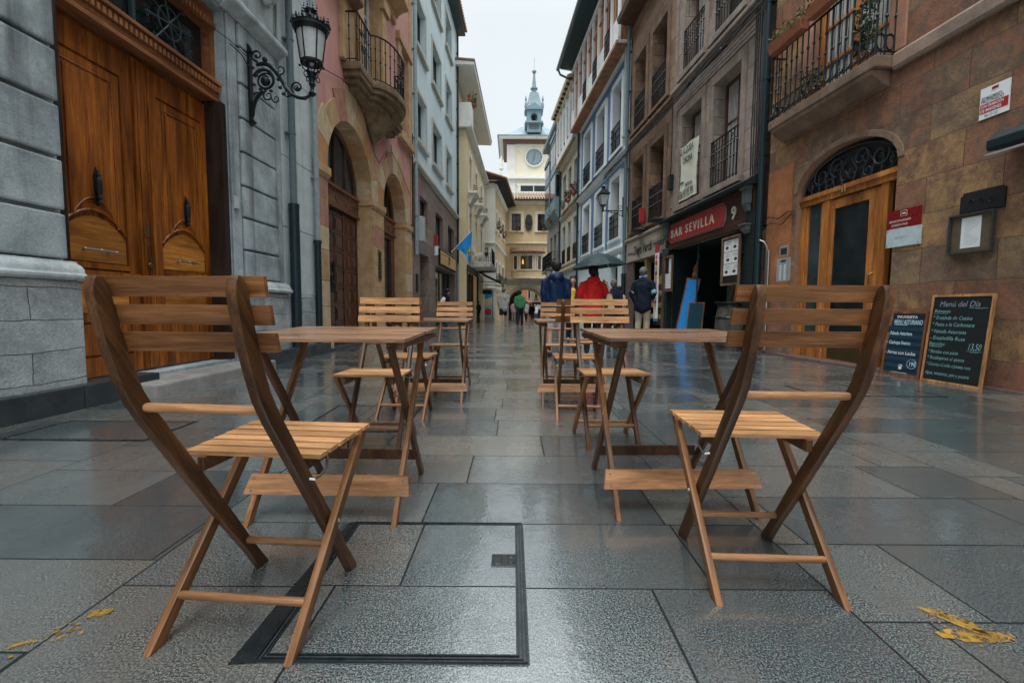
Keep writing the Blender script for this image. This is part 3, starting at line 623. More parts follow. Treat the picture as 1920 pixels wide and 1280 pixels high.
def downpipe(t, F, u, n, r, z0, z1, zc, m1, m2, rc=None, parent=None):
    p = MB(); p.tube([(u, n, zc), (u, n, z1)], r, 12, mi=0); p.tube([(u, n, z0), (u, n, zc+.05)], (rc or r*1.25), 12, mi=1)
    p.lathe([(r*1.5, 0), (r*1.5, .06)], (u, n, zc+.02), 12, mi=1)
    z = zc+1.1
    while z < z1: p.lathe([(r*1.12, 0), (r*1.12, .03)], (u, n, z), 12, mi=0); p.box(u-r*1.3, u+r*1.3, n-.12, n, z+.005, z+.025, 0); z += 1.35
    t.part('drainpipe', p, [m1, m2], smooth=True)

# ================================================================== LEFT 1: grey stone house with the orange portal
t = Thing('stone_building', 'grey rusticated stone building with tall orange wooden double door', 'building', FL, (4.7, 0, 0))
m = MB(); OP = (3.69, 5.80, .15, 4.32)
facade(m, -3, 8.02, -.3, 12, [(*OP, 0, .30)], n=-.005, d=.30); mass(m, -3, 8.02, 12)
t.part('wall', m, GREY_ST)
courses = [1.155, 1.53, 1.94, 2.35, 2.76, 3.18, 3.59, 4.0, 4.33]
m = MB()
for z0, z1 in zip(courses, courses[1:]): m.box(-2, 1.4, 0, .055, z0+.016, z1-.016); m.box(1.43, 3.675, 0, .055, z0+.016, z1-.016)
z = 4.33
while z < 9: m.box(-2, 3.675, 0, .055, z+.016, z+.40); z += .415
t.part('rusticated_pilaster', m, GREY_ST, bevel=.016)
m = MB(); zz = [1.155, 1.53, 1.94, 2.34, 2.76, 3.18, 3.60, 4.04, 4.33]
for z0, z1 in zip(zz, zz[1:]): m.box(6.02, 6.82, 0, .055, z0+.014, z1-.014)
m.box(5.82, 5.99, 0, .03, 1.16, 4.33); m.box(6.86, 6.98, 0, .03, 1.16, 4.33); 
t.part('rusticated_pilaster', m, GREY_ST, bevel=.016)
m = MB(); m.box(5.86, 6.80, 0, .05, 4.52, 6.2); m.box(5.80, 6.9, 0, .02, 4.52, 9)
t.part('upper_pilaster', m, GREY_MO, bevel=.02)
m = MB()  # carved console high on the pilaster
m.prism([(.05, 4.98), (.14, 5.0), (.3, 5.25), (.34, 5.5), (.5, 5.6), (.5, 5.9), (.05, 5.9)], 'x', 6.35, 6.78); m.lathe([(0, 0), (.05, .02), (.085, .1), (.05, .2), (0, .22)], (6.56, .12, 4.86), 10)
m.box(5.7, 7.0, 0, .62, 5.9, 6.05)
t.part('console', m, GREY_MO, bevel=.015)
def cornice(m, u0, u1, z, h, pr, n=0, mi=0):
    pf = [(n, z), (n+pr*.25, z), (n+pr*.3, z+h*.18), (n+pr*.62, z+h*.38), (n+pr*.95, z+h*.5), (n+pr, z+h*.62), (n+pr, z+h*.85), (n+pr*.9, z+h), (n, z+h)]
    m.prism([(a, b) for a, b in pf], 'x', u0, u1, mi)
m = MB(); cornice(m, 5.72, 7.0, 4.335, .175, .17); cornice(m, -2, 3.70, 4.335, .175, .17); cornice(m, 3.705, 5.715, 4.36, .16, .10)
t.part('impost_moulding', m, GREY_MO, bevel=.006, smooth=True)
m = MB(); m.box(-2.5, 3.72, 0, .11, -.2, 1.0); m.box(5.80, 6.98, 0, .10, -.2, .99); m.box(6.99, 8.02, 0, .05, -.2, .995)
t.part('plinth', m, GREY_BASE, bevel=.02)
m = MB()
for a, b in ((-2.5, 3.74), (5.80, 7.0)):
    m.prism([(0, 1.002), (.135, 1.002), (.15, 1.02), (.15, 1.045), (.125, 1.06), (.12, 1.09), (.095, 1.12), (.06, 1.14), (.056, 1.155), (0, 1.155)], 'x', a, b)
t.part('base_moulding', m, GREY_MO, bevel=.005, smooth=True)
m = MB(); 
for (a, b, c, d_) in ((7.0, 8.02, 1.0, 2.0), (7.0, 8.02, 2.01, 3.05), (7.0, 8.02, 3.06, 4.3), (7.0, 8.02, 4.31, 5.6), (7.0, 8.02, 5.61, 7.5), (7.0, 8.02, 7.51, 11)): m.box(a, b, 0, .028, c, d_)
t.part('ashlar_strip', m, surf('pale_grey_ashlar', (.52, .58, .595), (.41, .465, .48), 2, .7, .35, .25, streak=.35), bevel=.005)
m = MB(); m.box(4.02, 5.98, -.04, .42, -.02, .118)
t.part('doorstep', m, STEPST, bevel=.02)
m = MB(); m.box(5.83, 5.90, .03, .06, 2.02, 2.17)
t.part('bell_plate', m, flat('white_plastic_bell', (.5, .55, .56), .5), bevel=.004)
# door frame, transom and leaves
m = MB(); nD = -.22; TRANS = wood('brown_carved_transom', (.26, .10, .035), (.14, .055, .022), 'x', .45, scale=.4)
m.box(3.69, 3.76, nD-.04, nD+.10, 3.245, 4.3); m.box(5.735, 5.80, nD-.04, nD+.10, 3.475, 4.3); m.box(3.76, 5.735, nD-.04, nD+.11, 4.18, 4.3)
m.box(3.70, 5.79, nD-.02, nD+.14, 3.30, 3.44); m.box(3.70, 5.79, nD-.02, nD+.185, 3.44, 3.475); m.box(3.70, 5.79, nD-.02, nD+.16, 3.245, 3.285); m.box(3.70, 5.79, nD-.02, nD+.12, 4.09, 4.15)
uu = 3.72
while uu < 5.77: m.box(uu, uu+.032, nD+.1, nD+.172, 3.35, 3.415, 1); m.box(uu, uu+.032, nD+.1, nD+.14, 4.10, 4.16, 1); uu += .056
t.part('transom_beam', m, [TRANS, TRANS], bevel=.003)
for a_, b_ in ((3.69, 3.76), (5.70, 5.80)): m = MB(); m.box(a_, b_, nD-.04, nD+.21, .15, 3.24); t.part('door_jamb', m, wood('near_black_jamb', (.03, .018, .012), (.016, .01, .008), 'z', .5) if a_ < 4 else bpy.data.materials['near_black_jamb'])
m = MB(); m.box(3.76, 5.735, nD-.035, nD-.02, 3.475, 4.18, 0); p_ = t.part('fanlight', m, GLS)
m = MB()
pl = lambda p, q: (p, nD+.02, q)
for cx in (4.25, 5.2):
    m.tube([pl(cx+.16*cos(a*pi/10), 3.83+.16*sin(a*pi/10)) for a in range(21)], .009, 6, caps=False); m.ell(pl(cx, 3.83), (.03, .02, .03), 8, 6)
    for k_ in range(8):
        a = k_*pi/4+.2; e = .30 if k_ % 2 else .27; m.tube([pl(cx+.03*cos(a), 3.83+.03*sin(a)), pl(cx+e*cos(a)*1.25, 3.83+e*sin(a))], [.009, .007], 6)
        m.lathe([(.004, -.02), (.014, 0), (.004, .02)], pl(cx+.22*cos(a)*1.2, 3.83+.22*sin(a)), 6)
        for s in (-1, 1): scroll(m, (cx+e*cos(a)*1.2+s*.03*sin(a), 3.83+e*sin(a)-s*.03*cos(a)), .035, .008, a+s*1.5, s*.8, pl, .006, 14)
m.box(4.70, 4.74, nD-.01, nD+.03, 3.48, 4.17)
t.part('grille', m, flat('blue_black_grille', (.045, .075, .085), .4, .4), parent=p_)
def leaf(a, b, hinge_left):
    m = MB(); m.box(a, b, nD-.05, nD-.015, .17, 3.24, 0)
    sw = .105; zt = 3.03
    m.box(a, a+sw, nD-.015, nD+.012, .17, 3.2); m.box(b-sw, b, nD-.015, nD+.012, .17, 3.2); m.box(a+sw, b-sw, nD-.015, nD+.012, 2.97, 3.2)
    c = (a+b)/2; hw = (b-a)/2-sw-.012
    def arch(zside, zcr, w_, K=14): return [(c-w_+2*w_*i/K, zside+(zcr-zside)*max(0., cos(pi*(i/K-.5)))**.8) for i in range(K+1)]
    ar = arch(1.47, 1.66, hw); ar2 = arch(1.50, 1.72, hw-.10); ar3 = arch(1.42, 1.605, hw)
    m.prism([(c-hw, 2.95)]+ar+[(c+hw, 2.95)], 'y', nD-.015, nD+.002)
    m.prism([(c-hw+.10, 2.83)]+[(x, z+.05) for x, z in ar2]+[(c+hw-.10, 2.83)], 'y', nD+.002, nD+.016)
    for poly, r_ in (([(c-hw+.075, 2.865)]+[(x, z+.02) for x, z in arch(1.50, 1.72, hw-.075)]+[(c+hw-.075, 2.865), (c-hw+.075, 2.865)], .008), ):
        m.tube([(x, nD+.005, z) for x, z in poly], r_, 6, caps=False)
    m.tube([(x, nD+.006, z) for x, z in ar], .013, 6); m.tube([(x, nD+.012, z+.075) for x, z in arch(1.52, 1.69, hw*.62)], .009, 6)
    m.prism([(c-hw, 1.20)]+ar3+[(c+hw, 1.20)], 'y', nD-.015, nD+.0, 1)
    m.box(a+sw, b-sw, nD-.015, nD+.018, 1.14, 1.19); m.box(a-.0, b, nD-.01, nD+.035, 1.075, 1.12)
    m.box(c-hw, c+hw, nD-.015, nD+.004, .74, 1.05, 1); m.box(a+sw, b-sw, nD-.015, nD+.012, .66, .73); m.box(c-hw, c+hw, nD-.015, nD+.006, .36, .64, 0); m.box(a+sw, b-sw, nD-.015, nD+.014, .17, .34)
    d = t.part('door', m, [DOORW, DOORL], bevel=.003)
    h = MB(); zc = 1.30
    h.tube([(c-.15, nD+.055, zc), (c-.1, nD+.055, zc), (c+.1, nD+.055, zc), (c+.15, nD+.055, zc)], [.008, .011, .011, .008], 8)
    for s in (-1, 1): h.tube([(c+s*.12, nD, zc), (c+s*.12, nD+.055, zc)], [.012, .008], 8); h.ell((c+s*.155, nD+.055, zc), (.016, .013, .013), 8, 6)
    h.ell((c, nD+.055, zc), (.02, .015, .015), 8, 6)
    t.part('door_handle', h, STEEL, parent=d, smooth=True)
    h = MB(); zc = 1.86; cu = c+.02
    h.prism([(cu-.024, zc-.13), (cu, zc-.165), (cu+.024, zc-.13), (cu+.028, zc+.09), (cu+.014, zc+.13), (cu, zc+.18), (cu-.014, zc+.13), (cu-.028, zc+.09)], 'y', nD+.016, nD+.028)
    h.lathe([(0, -.155), (.012, -.15), (.018, -.13), (.010, -.115), (.022, -.09), (.015, -.07), (.024, -.04), (.026, .05), (.022, .08), (.013, .09), (.018, .105), (.010, .125), (.006, .14), (0, .16)], (cu, nD+.045, zc), 12)
    t.part('door_knocker', h, BLK, parent=d, smooth=True)
leaf(3.765, 4.64, 1); leaf(4.86, 5.732, 0)
m = MB(); m.box(4.645, 4.855, nD-.05, nD+.0, .17, 3.24); m.box(4.665, 4.70, nD, nD+.03, .17, 3.22); m.box(4.72, 4.80, nD, nD+.022, .17, 3.22); m.box(4.815, 4.845, nD, nD+.012, .17, 3.22)
d_ = t.part('door_post', m, DOORW, bevel=.006)
m = MB(); m.box(4.735, 4.785, nD+.022, nD+.027, 1.50, 1.62); m.lathe([(0, .03), (.022, .028), (.026, .015), (.012, 0)], (4.76, nD+.022, 1.22), 10, ax='y')
t.part('lock', m, BRASS, parent=d_)
downpipe(t, FL, 7.16, .115, .052, .18, 10, 2.28, PIPE_G, PIPE_D, .075)
downpipe(t, FL, 7.97, .10, .045, .1, 10, 1.85, PIPE_L, PIPE_D, .055)
m = MB()
m.tube([(5.80, .075, 3.95), (6.0, .09, 3.93), (6.12, .09, 3.86), (6.2, .1, 3.92)], .007, 6); m.tube([(5.5, -.05, 4.05), (5.8, .07, 3.99), (6.15, .09, 3.96)], .005, 6)
t.part('cable', m, BLK)

# ================================================================== LEFT 2: pink house with two arches and the bulging balcony
t = Thing('pink_building', 'dusty pink plastered building with two sandstone arches and bowed balcony', 'building', FL, (11.5, 0, 0))
A1 = (8.60, 11.06, -.02, 3.30+1.23, 1.23, .36); A2 = (11.92, 14.08, -.02, 3.34+1.08, 1.08, .36)
m = MB(); BW = (10.45, 11.7, 5.68, 8.3, 0, .3); BW2 = (13.75, 14.35, 6.0, 8.0, 0, .3)
facade(m, 8.04, 14.98, -.3, 13, [A1, A2, BW, BW2], n=0, d=.36, mi=0, rmi=1); mass(m, 8.04, 14.98, 13)
t.part('wall', m, [PINK, SANDA])
# piers in coursed sandstone
m = MB(); rnd = random.Random(4)
def pier(a, b):
    z = .32; hs = [.5, .46, .55, .42, .5, .45]
    m.box(a-.03, b+.03, -.34, .075, -.1, .315, 1)
    for i, h in enumerate(hs):
        z1 = min(z+h, 3.10); m.box(a, b, -.35, .035, z+.003, z1-.003, rnd.choice([0, 1, 1, 2, 0, 1])); z = z1
        if z >= 3.09: break
for pa, pb in ((8.06, 8.59), (11.07, 11.91), (14.09, 14.72)): m = MB(); pier(pa, pb); t.part('pier', m, [SANDA, SANDB, SANDC], bevel=.006)
for a, b in ((8.02, 8.64), (11.02, 11.96), (14.04, 14.78)):
    m = MB()
    m.box(a, b, -.34, .085, 3.17, 3.31); m.prism([(-.02, 3.105), (.04, 3.105), (.085, 3.168), (-.02, 3.168)], 'x', a+.02, b-.02)
    t.part('capital', m, SANDA, bevel=.008)
rnd = random.Random(12)
for (A, key) in ((A1, 5.18), (A2, 5.10)):
    m = MB(); c, r, zs = (A[0]+A[1])/2, (A[1]-A[0])/2, A[3]-A[4]; K = 9
    for i in range(K):
        a0, a1 = pi*i/K+.004, pi*(i+1)/K-.004; am = (a0+a1)/2; Ro = r+.42+(.30 if i == K//2 else 0)+(.16 if i in (K//2-1, K//2+1) else 0)+(.1 if i in (0, 1, K-1, K-2) else 0)
        ui, uo = [], []
        for q in range(4):
            a = a0+(a1-a0)*q/3; ui.append((c+r*cos(a), zs+r*sin(a)+.001)); uo.append((c+Ro*cos(a), zs+Ro*sin(a)))
        uo = [(max(min(x, 14.9 if A is A2 else 11.48), 8.06 if A is A1 else 11.5), z) for x, z in uo]
        m.prism(ui+uo[::-1], 'y', -.02, .03, [1, 0, 3, 0, 1, 2, 0, 1, 3][i])
        # intrados face lining, same stone
        for q in range(3): m.add([(ui[q][0], .029, ui[q][1]), (ui[q+1][0], .029, ui[q+1][1]), (ui[q+1][0]-(ui[q+1][0]-c)*.003, -.35, ui[q+1][1]-.003), (ui[q][0]-(ui[q][0]-c)*.003, -.35, ui[q][1]-.003)], [(0, 1, 2, 3)], [1, 0, 3, 0, 1, 2, 0, 1, 3][i])
    t.part('arch_voussoirs', m, [SANDA, SANDB, SANDC, SANDD], bevel=.004)
m = MB(); m.box(11.10, 11.88, -.02, .027, 3.32, 3.62, 0); t.part('springer_stone', m, SANDC)
# infill doors
for (A, kind) in ((A1, 0), (A2, 1)):
    c, r, zs = (A[0]+A[1])/2, (A[1]-A[0])/2, A[3]-A[4]; nn = -.36
    m = MB(); K = 20
    m.add([(c, nn-.03, zs)]+[(c+r*cos(pi*i/K), nn-.03, zs+r*sin(pi*i/K)) for i in range(K+1)], [(0, i+1, i+2) for i in range(K)], 0)
    f = MB(); f.tube([(c+(r-.04)*cos(pi*i/K), nn, zs+(r-.04)*sin(pi*i/K)) for i in range(K+1)], .045, 6); f.box(c-.03, c+.03, nn-.02, nn+.02, zs, zs+r-.05)
    for q in (-.5, .5): f.box(c+q*r-.02, c+q*r+.02, nn-.02, nn+.015, zs, zs+r*.84)
    w_ = t.part('fanlight', f, BROWNW); t.part('pane', m, GLB if kind == 0 else GLS, parent=w_)
    m = MB(); m.box(A[0], A[1], nn-.03, nn+.05, zs-.42, zs-.02); m.box(A[0], A[1], nn+.05, nn+.10, zs-.06, zs); m.box(A[0], A[1], nn+.05, nn+.085, zs-.46, zs-.41)
    for i in range(5):
        x = A[0]+(A[1]-A[0])*(i+.5)/5; m.lathe([(.09, 0), (.09, .012), (.06, .02), (.06, .005), (.03, .02), (0, .024)], (x, nn+.05, zs-.23), 4 if i % 2 else 14, ax='y')
    t.part('carved_frieze', m, DOORR2, bevel=.004)
    m = MB(); h = zs-.46
    if kind == 0:
        m.box(A[0], A[1], nn-.06, nn-.02, .0, h)
        rd = random.Random(5)
        for (a, b) in ((A[0]+.02, A[0]+.60), (A[0]+.62, c+.42), (c+.44, A[1]-.02)):
            m.box(a, a+.05, nn-.02, nn+.02, .0, h); m.box(b-.05, b, nn-.02, nn+.02, 0, h)
            wI = b-a-.1; ncol = 2 if wI > .6 else 1; z = .12
            for row in range(7):
                hh = (h-.2)/7
                for cI in range(ncol):
                    x0 = a+.06+cI*wI/ncol; x1 = x0+wI/ncol-.03
                    for q in range(3): s = .03*q; m.box(x0+s, x1-s, nn-.02, nn+.0+.012*q, z+s, z+hh-.05-s, 0)
                m.box(a+.05, b-.05, nn-.02, nn+.01, z+hh-.045, z+hh-.005); z += hh
        d = t.part('door', m, DOORR, bevel=.003); hd = MB(); hd.box(c-.38, c-.30, nn+.04, nn+.06, 1.1, 1.45); hd.box(c-.22, c-.12, nn+.02, nn+.045, 1.1, 1.75)
        hd.lathe([(0, .07), (.03, .06), (.035, .04), (.015, 0)], (c-.34, nn+.02, 1.3), 10, ax='y'); t.part('door_handle', hd, BLK, parent=d)
    else:
        m.box(A[0], A[0]+.12, nn-.05, nn+.02, 0, h); m.box(A[1]-.34, A[1], nn-.05, nn+.03, 0, h); m.box(A[0]+.12, A[1]-.34, nn-.05, nn+.02, h-.12, h); d = t.part('door', m, DOORR, bevel=.004)
        m = MB(); m.box(A[0]+.12, A[1]-.34, nn-.06, nn-.04, 0, h-.12); t.part('pane', m, GLS, parent=d)
m = MB(); m.box(11.38, 11.62, .035, .05, 1.45, 2.2, 0); m.box(11.43, 11.57, .05, .062, 1.5, 2.14, 1)
for q in range(6): m.lathe([(0, .012), (.016, .01), (.018, 0)], (11.50, .062, 1.62+q*.08), 8, mi=0, ax='y')
t.part('intercom', m, [BRASS, BLK])
# bowed balcony
def bow(u0, u1, ub, n0, rb, K=14):
    pts = [(u0, 0), (u0, n0)]; c = ub
    for i in range(K+1): a = pi-pi*i/K; pts.append((c+rb*cos(a)*1.0, n0+rb*.46*sin(a)))
    return pts+[(u1, n0), (u1, 0)]
pth = bow(9.42, 12.6, 11.1, .37, .88)
m = MB(); m.prism(pth, 'z', 5.46, 5.60); m.prism([(11.1+(u-11.1)*.96, n*.94) for u, n in pth], 'z', 5.36, 5.46)
m.prism([(11.1+(u-11.1)*.90, n*.8) for u, n in pth], 'z', 5.26, 5.36); m.prism([(11.1+(u-11.1)*.84, n*.62) for u, n in pth], 'z', 5.16, 5.26)
m.lathe([(0, -.62), (.05, -.6), (.09, -.52), (.16, -.46), (.28, -.36), (.42, -.2), (.49, -.05), (.52, .0)], (11.1, .08, 5.18), 20, sy=.8)
b_ = t.part('balcony', m, surf('stained_balcony_stone', (.24, .165, .09), (.13, .095, .06), 5, .7, .6, .5, streak=.5), bevel=.012, smooth=True)
m = MB(); pr = [(u, n-.05 if n > .1 else n) for u, n in pth]; railing(m, pr, 5.60, 6.52, .13, .011)
for u_ in (9.72, 11.1, 12.3):
    pl = lambda p, q, u_=u_: (p, (.33 if abs(u_-11.1) > .2 else .73), q)
    for s in (-1, 1): scroll(m, (u_+s*.06, 6.25), .10, .02, -pi/2, s*1.2, pl, .010); scroll(m, (u_+s*.06, 5.95), .09, .02, pi/2, s*1.1, pl, .010)
t.part('railing', m, IRON, parent=b_)
m = MB(); surround(m, BW, .32, .06, 0, 0, 0, .3); m.box(10.10, 10.45, .06, .12, 5.6, 8.0); m.box(11.75, 12.1, .06, .12, 5.6, 8.0); m.box(10.0, 10.5, .0, .18, 7.98, 8.22); m.box(11.7, 12.2, 0, .18, 7.98, 8.22)
m.box(9.3, 9.9, 0, .10, 5.62, 8.4); cornice(m, 9.0, 13.2, 8.62, .35, .4); m.box(9.05, 13.1, 0, .08, 8.4, 8.62)
for a in (13.38, 14.42): m.box(a, a+.3, 0, .07, 5.7, 8.2)
m.box(13.3, 14.8, 0, .12, 8.2, 8.4); m.box(13.3, 14.8, 0, .15, 5.55, 5.75); m.box(14.74, 14.96, 0, .04, 3.4, 12)
t.part('window_surround', m, SANDA, bevel=.01)
window(t, BW, 0, .2, SHUTT, GLB, .08, 1, 3, name='balcony_door'); window(t, BW2, 0, .2, SHUTT, GLB, .06, 0, 2)
m = MB(); cornice(m, 8.1, 9.9, 6.72, .3, .3); m.box(8.3, 9.7, 0, .05, 7.02, 9.5); t.part('window_sill', m, surf('dark_stained_cornice', (.22, .13, .08), (.15, .09, .06), 4, .7, .4, .5), bevel=.01)
m = MB(); m.tube([(8.3, .06, 4.9), (8.6, .05, 5.02), (9.3, .05, 5.2), (9.9, .07, 5.22), (10.6, .06, 4.95), (11.2, .05, 4.4), (11.5, .06, 4.28), (11.9, .06, 4.62), (12.6, .06, 4.9), (13.4, .06, 4.7), (14.5, .06, 4.2)], .008, 5)
m.tube([(14.82, .05, z) for z in (2.9, 3.6, 4.4, 5.5)], .018, 5); m.tube([(14.86+.03*sin(z*3), .06, z) for z in (3.0, 3.4, 3.8, 4.4, 5.0, 6.2)], .012, 5); t.part('cable', m, BLK)
m = MB(); m.box(14.45, 14.58, .035, .05, 2.02, 2.55); t.part('notice', m, flat('yellow_notice', (.55, .45, .06), .5))

# ================================================================== LEFT 3: pale blue house
t = Thing('pale_blue_building', 'pale blue rendered building with beige stone windows and dark eaves on the left', 'building', FL, (20, 0, 0))
U0, U1 = 15.0, 24.6; ops = []
cols = [(15.75, 17.05), (18.3, 20.0), (21.3, 22.7)]
for z0 in (6.35, 9.35, 12.35):
    for a, b in cols:
        if z0 > 12 and 0: continue
        ops.append((a, b, z0, z0+1.55 if z0 < 12 else z0+1.45, 0, .22))
gops = [(16.0, 17.2, 3.35, 4.6, 0, .2), (18.7, 20.3, 3.35, 4.6, 0, .2), (21.6, 23.4, 3.35, 4.6, 0, .2), (15.9, 17.3, 0, 2.65, 0, .5), (18.6, 23.6, 0, 2.45, 0, .35)]
m = MB(); facade(m, U0, U1, 5.5, 14.6, ops, d=.22); mass(m, U0, U1, 14.4); t.part('wall', m, PBLUE)
m = MB(); facade(m, U0+.3, U1, -.4, 5.3, gops, d=.2, n=.02); m.box(U0, U0+.3, -.1, .03, -.4, 5.3); t.part('ground_floor_cladding', m, GFLOOR)
m = MB(); cornice(m, U0, U1, 5.3, .22, .14)
t.part('cornice', m, TRIMST, bevel=.008); surrounds(t, ops, TRIMST, .16, .03, 0, .13, 0, .14, .08, bevel=.008)
for o in ops: window(t, o, 0, .17, flat('teal_window_frame', (.03, .10, .12), .5) if o is ops[0] else bpy.data.materials['teal_window_frame'], GLS, .05, 1, 0)
for o in gops[:3]: window(t, o, .02, .14, BLK, GLB, .04, 1, 0)
window(t, gops[3], .02, .4, BLK, GLS, .05, 1, 0, name='door')
f = window(t, gops[4], .02, .3, BLK, GLS, .05, 3, 0, name='shop_window')
m = MB(); m.box(19.2, 23.4, .02, .10, 2.55, 3.22, 1); m.box(19.3, 23.3, .10, .115, 2.62, 3.15, 0)
rd = random.Random(8)
for i in range(5): m.tube([(21.3+.12*sin(j*1.3+i), .12, 2.72+.09*j) for j in range(5)], .015, 4, mi=2)
t.part('shop_sign', m, [surf('orange_shop_sign', (.62, .30, .12), (.60, .44, .18), 3, .5, 0, 0), BLK, flat('brown_sign_mark', (.2, .05, .02), .6)])
m = MB(); m.prism([(-.4, 14.62), (.42, 14.62), (.42, 14.74), (-.4, 14.9)], 'x', U0, U1+.15); t.part('eaves', m, EAVED)
m = MB(); u = U0
while u < U1+.1: m.tube([(u, .52, 14.78), (u, -1.5, 15.45)], .075, 8); u += .2
t.part('roof', m, TILE)
m = MB(); m.lathe([(.07, 0), (.07, 1)], (0, 0, 0), 4); 
downpipe(t, FL, 15.12, .10, .06, 2.5, 14.4, 3.7, PIPE_L, PIPE_L, .06); downpipe(t, FL, 24.35, .08, .05, 0, 14.5, 3.0, PIPE_D, PIPE_L, .05)
m = MB(); m.box(15.25, 15.55, .03, .3, 2.95, 3.75); t.part('meter_box', m, flat('grey_plastic_box', (.42, .45, .45), .5), bevel=.02)
m = MB(); m.box(15.3, 15.5, .03, .06, 1.3, 1.9); t.part('intercom', m, BLK, bevel=.005)
m = MB(); m.box(18.35, 18.42, .03, .17, 3.22, 3.62, 0); m.box(18.35, 18.42, .03, .17, 2.85, 3.2, 1); t.part('hanging_sign', m, [RED, PAPER])
m = MB()
for z_ in (3.2, 2.95): m.tube([(18.2, .05, z_), (20, .3, z_+.02), (22, .1, z_)], .012, 4)
t.part('cable', m, BLK)
# ================================================================== RIGHT 1: sandstone house with doorway 11
t = Thing('sandstone_building', 'patchy red and ochre sandstone building with arched doorway and low balcony', 'building', FR, (6, 0, 0))
D = (6.10, 8.0, -.02, 3.26, .50, .38); BW = (6.35, 7.75, 4.12, 6.3, 0, .3)
m = MB(); facade(m, -2, 8.80, -.3, 12, [D, BW], d=.38, rmi=1); mass(m, -2, 8.8, 12)
t.part('wall', m, [RSAND, surf('brown_jamb_stone', (.34, .2, .12), (.24, .14, .09), 4, .8, .8, .4, dist=.02)])  # plain brown stone lining the reveals
m = MB(); m.box(8.1, 8.78, 0, .02, 1.05, 3.3); t.part('orange_patch', m, RED_PL)
m = MB(); rd = random.Random(3)
u = 3.0
m.prism([(0, 3.88), (.05, 3.88), (.07, 3.92), (.07, 4.06), (.035, 4.1), (0, 4.1)], 'x', -2, 6.21); t.part('string_course', m, STRING, bevel=.01)
c, r, zs = 7.05, .95, 2.76; m = MB(); K = 14
for i in range(K):
    a0, a1 = pi*i/K, pi*(i+1)/K; P_ = []
    for (rr_, q) in ((1.0, 0), (1.0, 1), (1.10, 1), (1.10, 0)): a = (a0, a1)[q]; P_.append((c+r*cos(a)*rr_, zs+.50*sin(a)*(rr_ if rr_ == 1 else 1.18)))
    m.prism([P_[0], P_[1], P_[2], P_[3]], 'y', -.01, .012)
t.part('arch_surround', m, surf('arch_rim_stone', (.25, .165, .11), (.16, .11, .08), 5, .8, .8, .5, dist=.02), bevel=.01)
# doorway joinery
nn = -.12; m = MB()
m.box(6.10, 8.0, nn-.06, nn+.05, 2.52, 2.68); m.box(6.10, 8.0, nn+.05, nn+.085, 2.60, 2.67)
for a, b in ((7.89, 8.0), (7.37, 7.51), (6.31, 6.42), (6.10, 6.16)): m.box(a, b, nn-.05, nn+.03, 0, 2.52)
f = t.part('door_frame', m, WOODFR, bevel=.006)
m = MB(); m.box(7.51, 7.89, nn-.03, nn-.015, .05, 2.5, 0); m.box(6.16, 6.31, nn-.35, nn-.34, .0, 2.5, 1); t.part('pane', m, [GLB, DARK], parent=f)
def gdoor(a, b, nm='door'):
    m = MB(); sw = .085; m.box(a, a+.2, nn-.03, nn+.015, .03, 2.5); m.box(b-sw, b, nn-.03, nn+.015, .03, 2.5); m.box(a+.2, b-sw, nn-.03, nn+.015, 2.36, 2.5); m.box(a+.2, b-sw, nn-.03, nn+.015, .03, .42)
    d = t.part(nm, m, WOODFR, bevel=.005); g_ = MB(); g_.box(a+.2, b-sw, nn-.012, nn-.004, .42, 2.36); t.part('pane', g_, GLS, parent=d)
    g_ = MB(); g_.box(a+.21, b-sw-.01, nn+.015, nn+.02, .06, .38); t.part('kick_plate', g_, flat('dull_brass_plate', (.12, .095, .04), .4, .7), parent=d)
    return d
d = gdoor(6.425, 7.36)
m = MB(); m.tube([(6.5, nn+.02, 1.05), (6.5, nn+.07, 1.08), (6.5, nn+.07, 1.3), (6.5, nn+.02, 1.33)], .01, 8); t.part('door_handle', m, BRASS, parent=d)
d2 = MB(); d2.box(7.515, 7.885, nn-.025, nn+.01, .03, .42); d2.box(7.515, 7.56, nn-.025, nn+.01, .42, 2.5); d2.box(7.84, 7.885, nn-.025, nn+.01, .42, 2.5); t.part('side_light', d2, WOODFR, bevel=.004)
m = MB(); m.add([(c, nn-.02, 2.68)]+[(c+r*cos(pi*i/16), nn-.02, zs-.06+.52*sin(pi*i/16)) for i in range(17)], [(0, i+1, i+2) for i in range(16)]); f = t.part('fanlight', m, flat('black_behind_grille', (.010, .013, .016), .3))
m = MB(); pl = lambda p, q: (p, nn+.01, q)
m.tube([pl(c+(r-.03)*cos(pi*i/20), zs-.06+.50*sin(pi*i/20)) for i in range(21)], .016, 6)
for s in (-1, 1):
    scroll(m, (c+s*.55, 2.93), .17, .02, pi/2 if s > 0 else pi/2, -s*1.6, pl, .016, 34, seg2=5); scroll(m, (c+s*.22, 3.0), .16, .02, -pi/2, s*1.5, pl, .014, 34, seg2=5); scroll(m, (c+s*.76, 2.82), .08, .015, pi/2, -s*1.4, pl, .011, 22, seg2=5)
    scroll(m, (c+s*.36, 2.78), .08, .015, 0, s*1.3, pl, .011, 22, seg2=5); scroll(m, (c+s*.08, 2.80), .08, .015, pi/2, s*1.3, pl, .011, 22, seg2=5)
    for q in range(5): m.tube([pl(c+s*(.1+.16*q), 2.69), pl(c+s*(.16+.15*q), 2.86+.05*(q % 2)), pl(c+s*(.05+.17*q), 3.04-.03*q)], .008, 5)
t.part('grille', m, flat('grey_green_grille_iron', (.05, .062, .068), .45, .4), parent=f)
m = MB(); text(m, FR, '11', 7.08, nn+.088, 2.56, .11, extrude=.004, bold=.004); t.part('house_number', m, flat('gilt_number', (.5, .36, .12), .4, .3), parent=None)
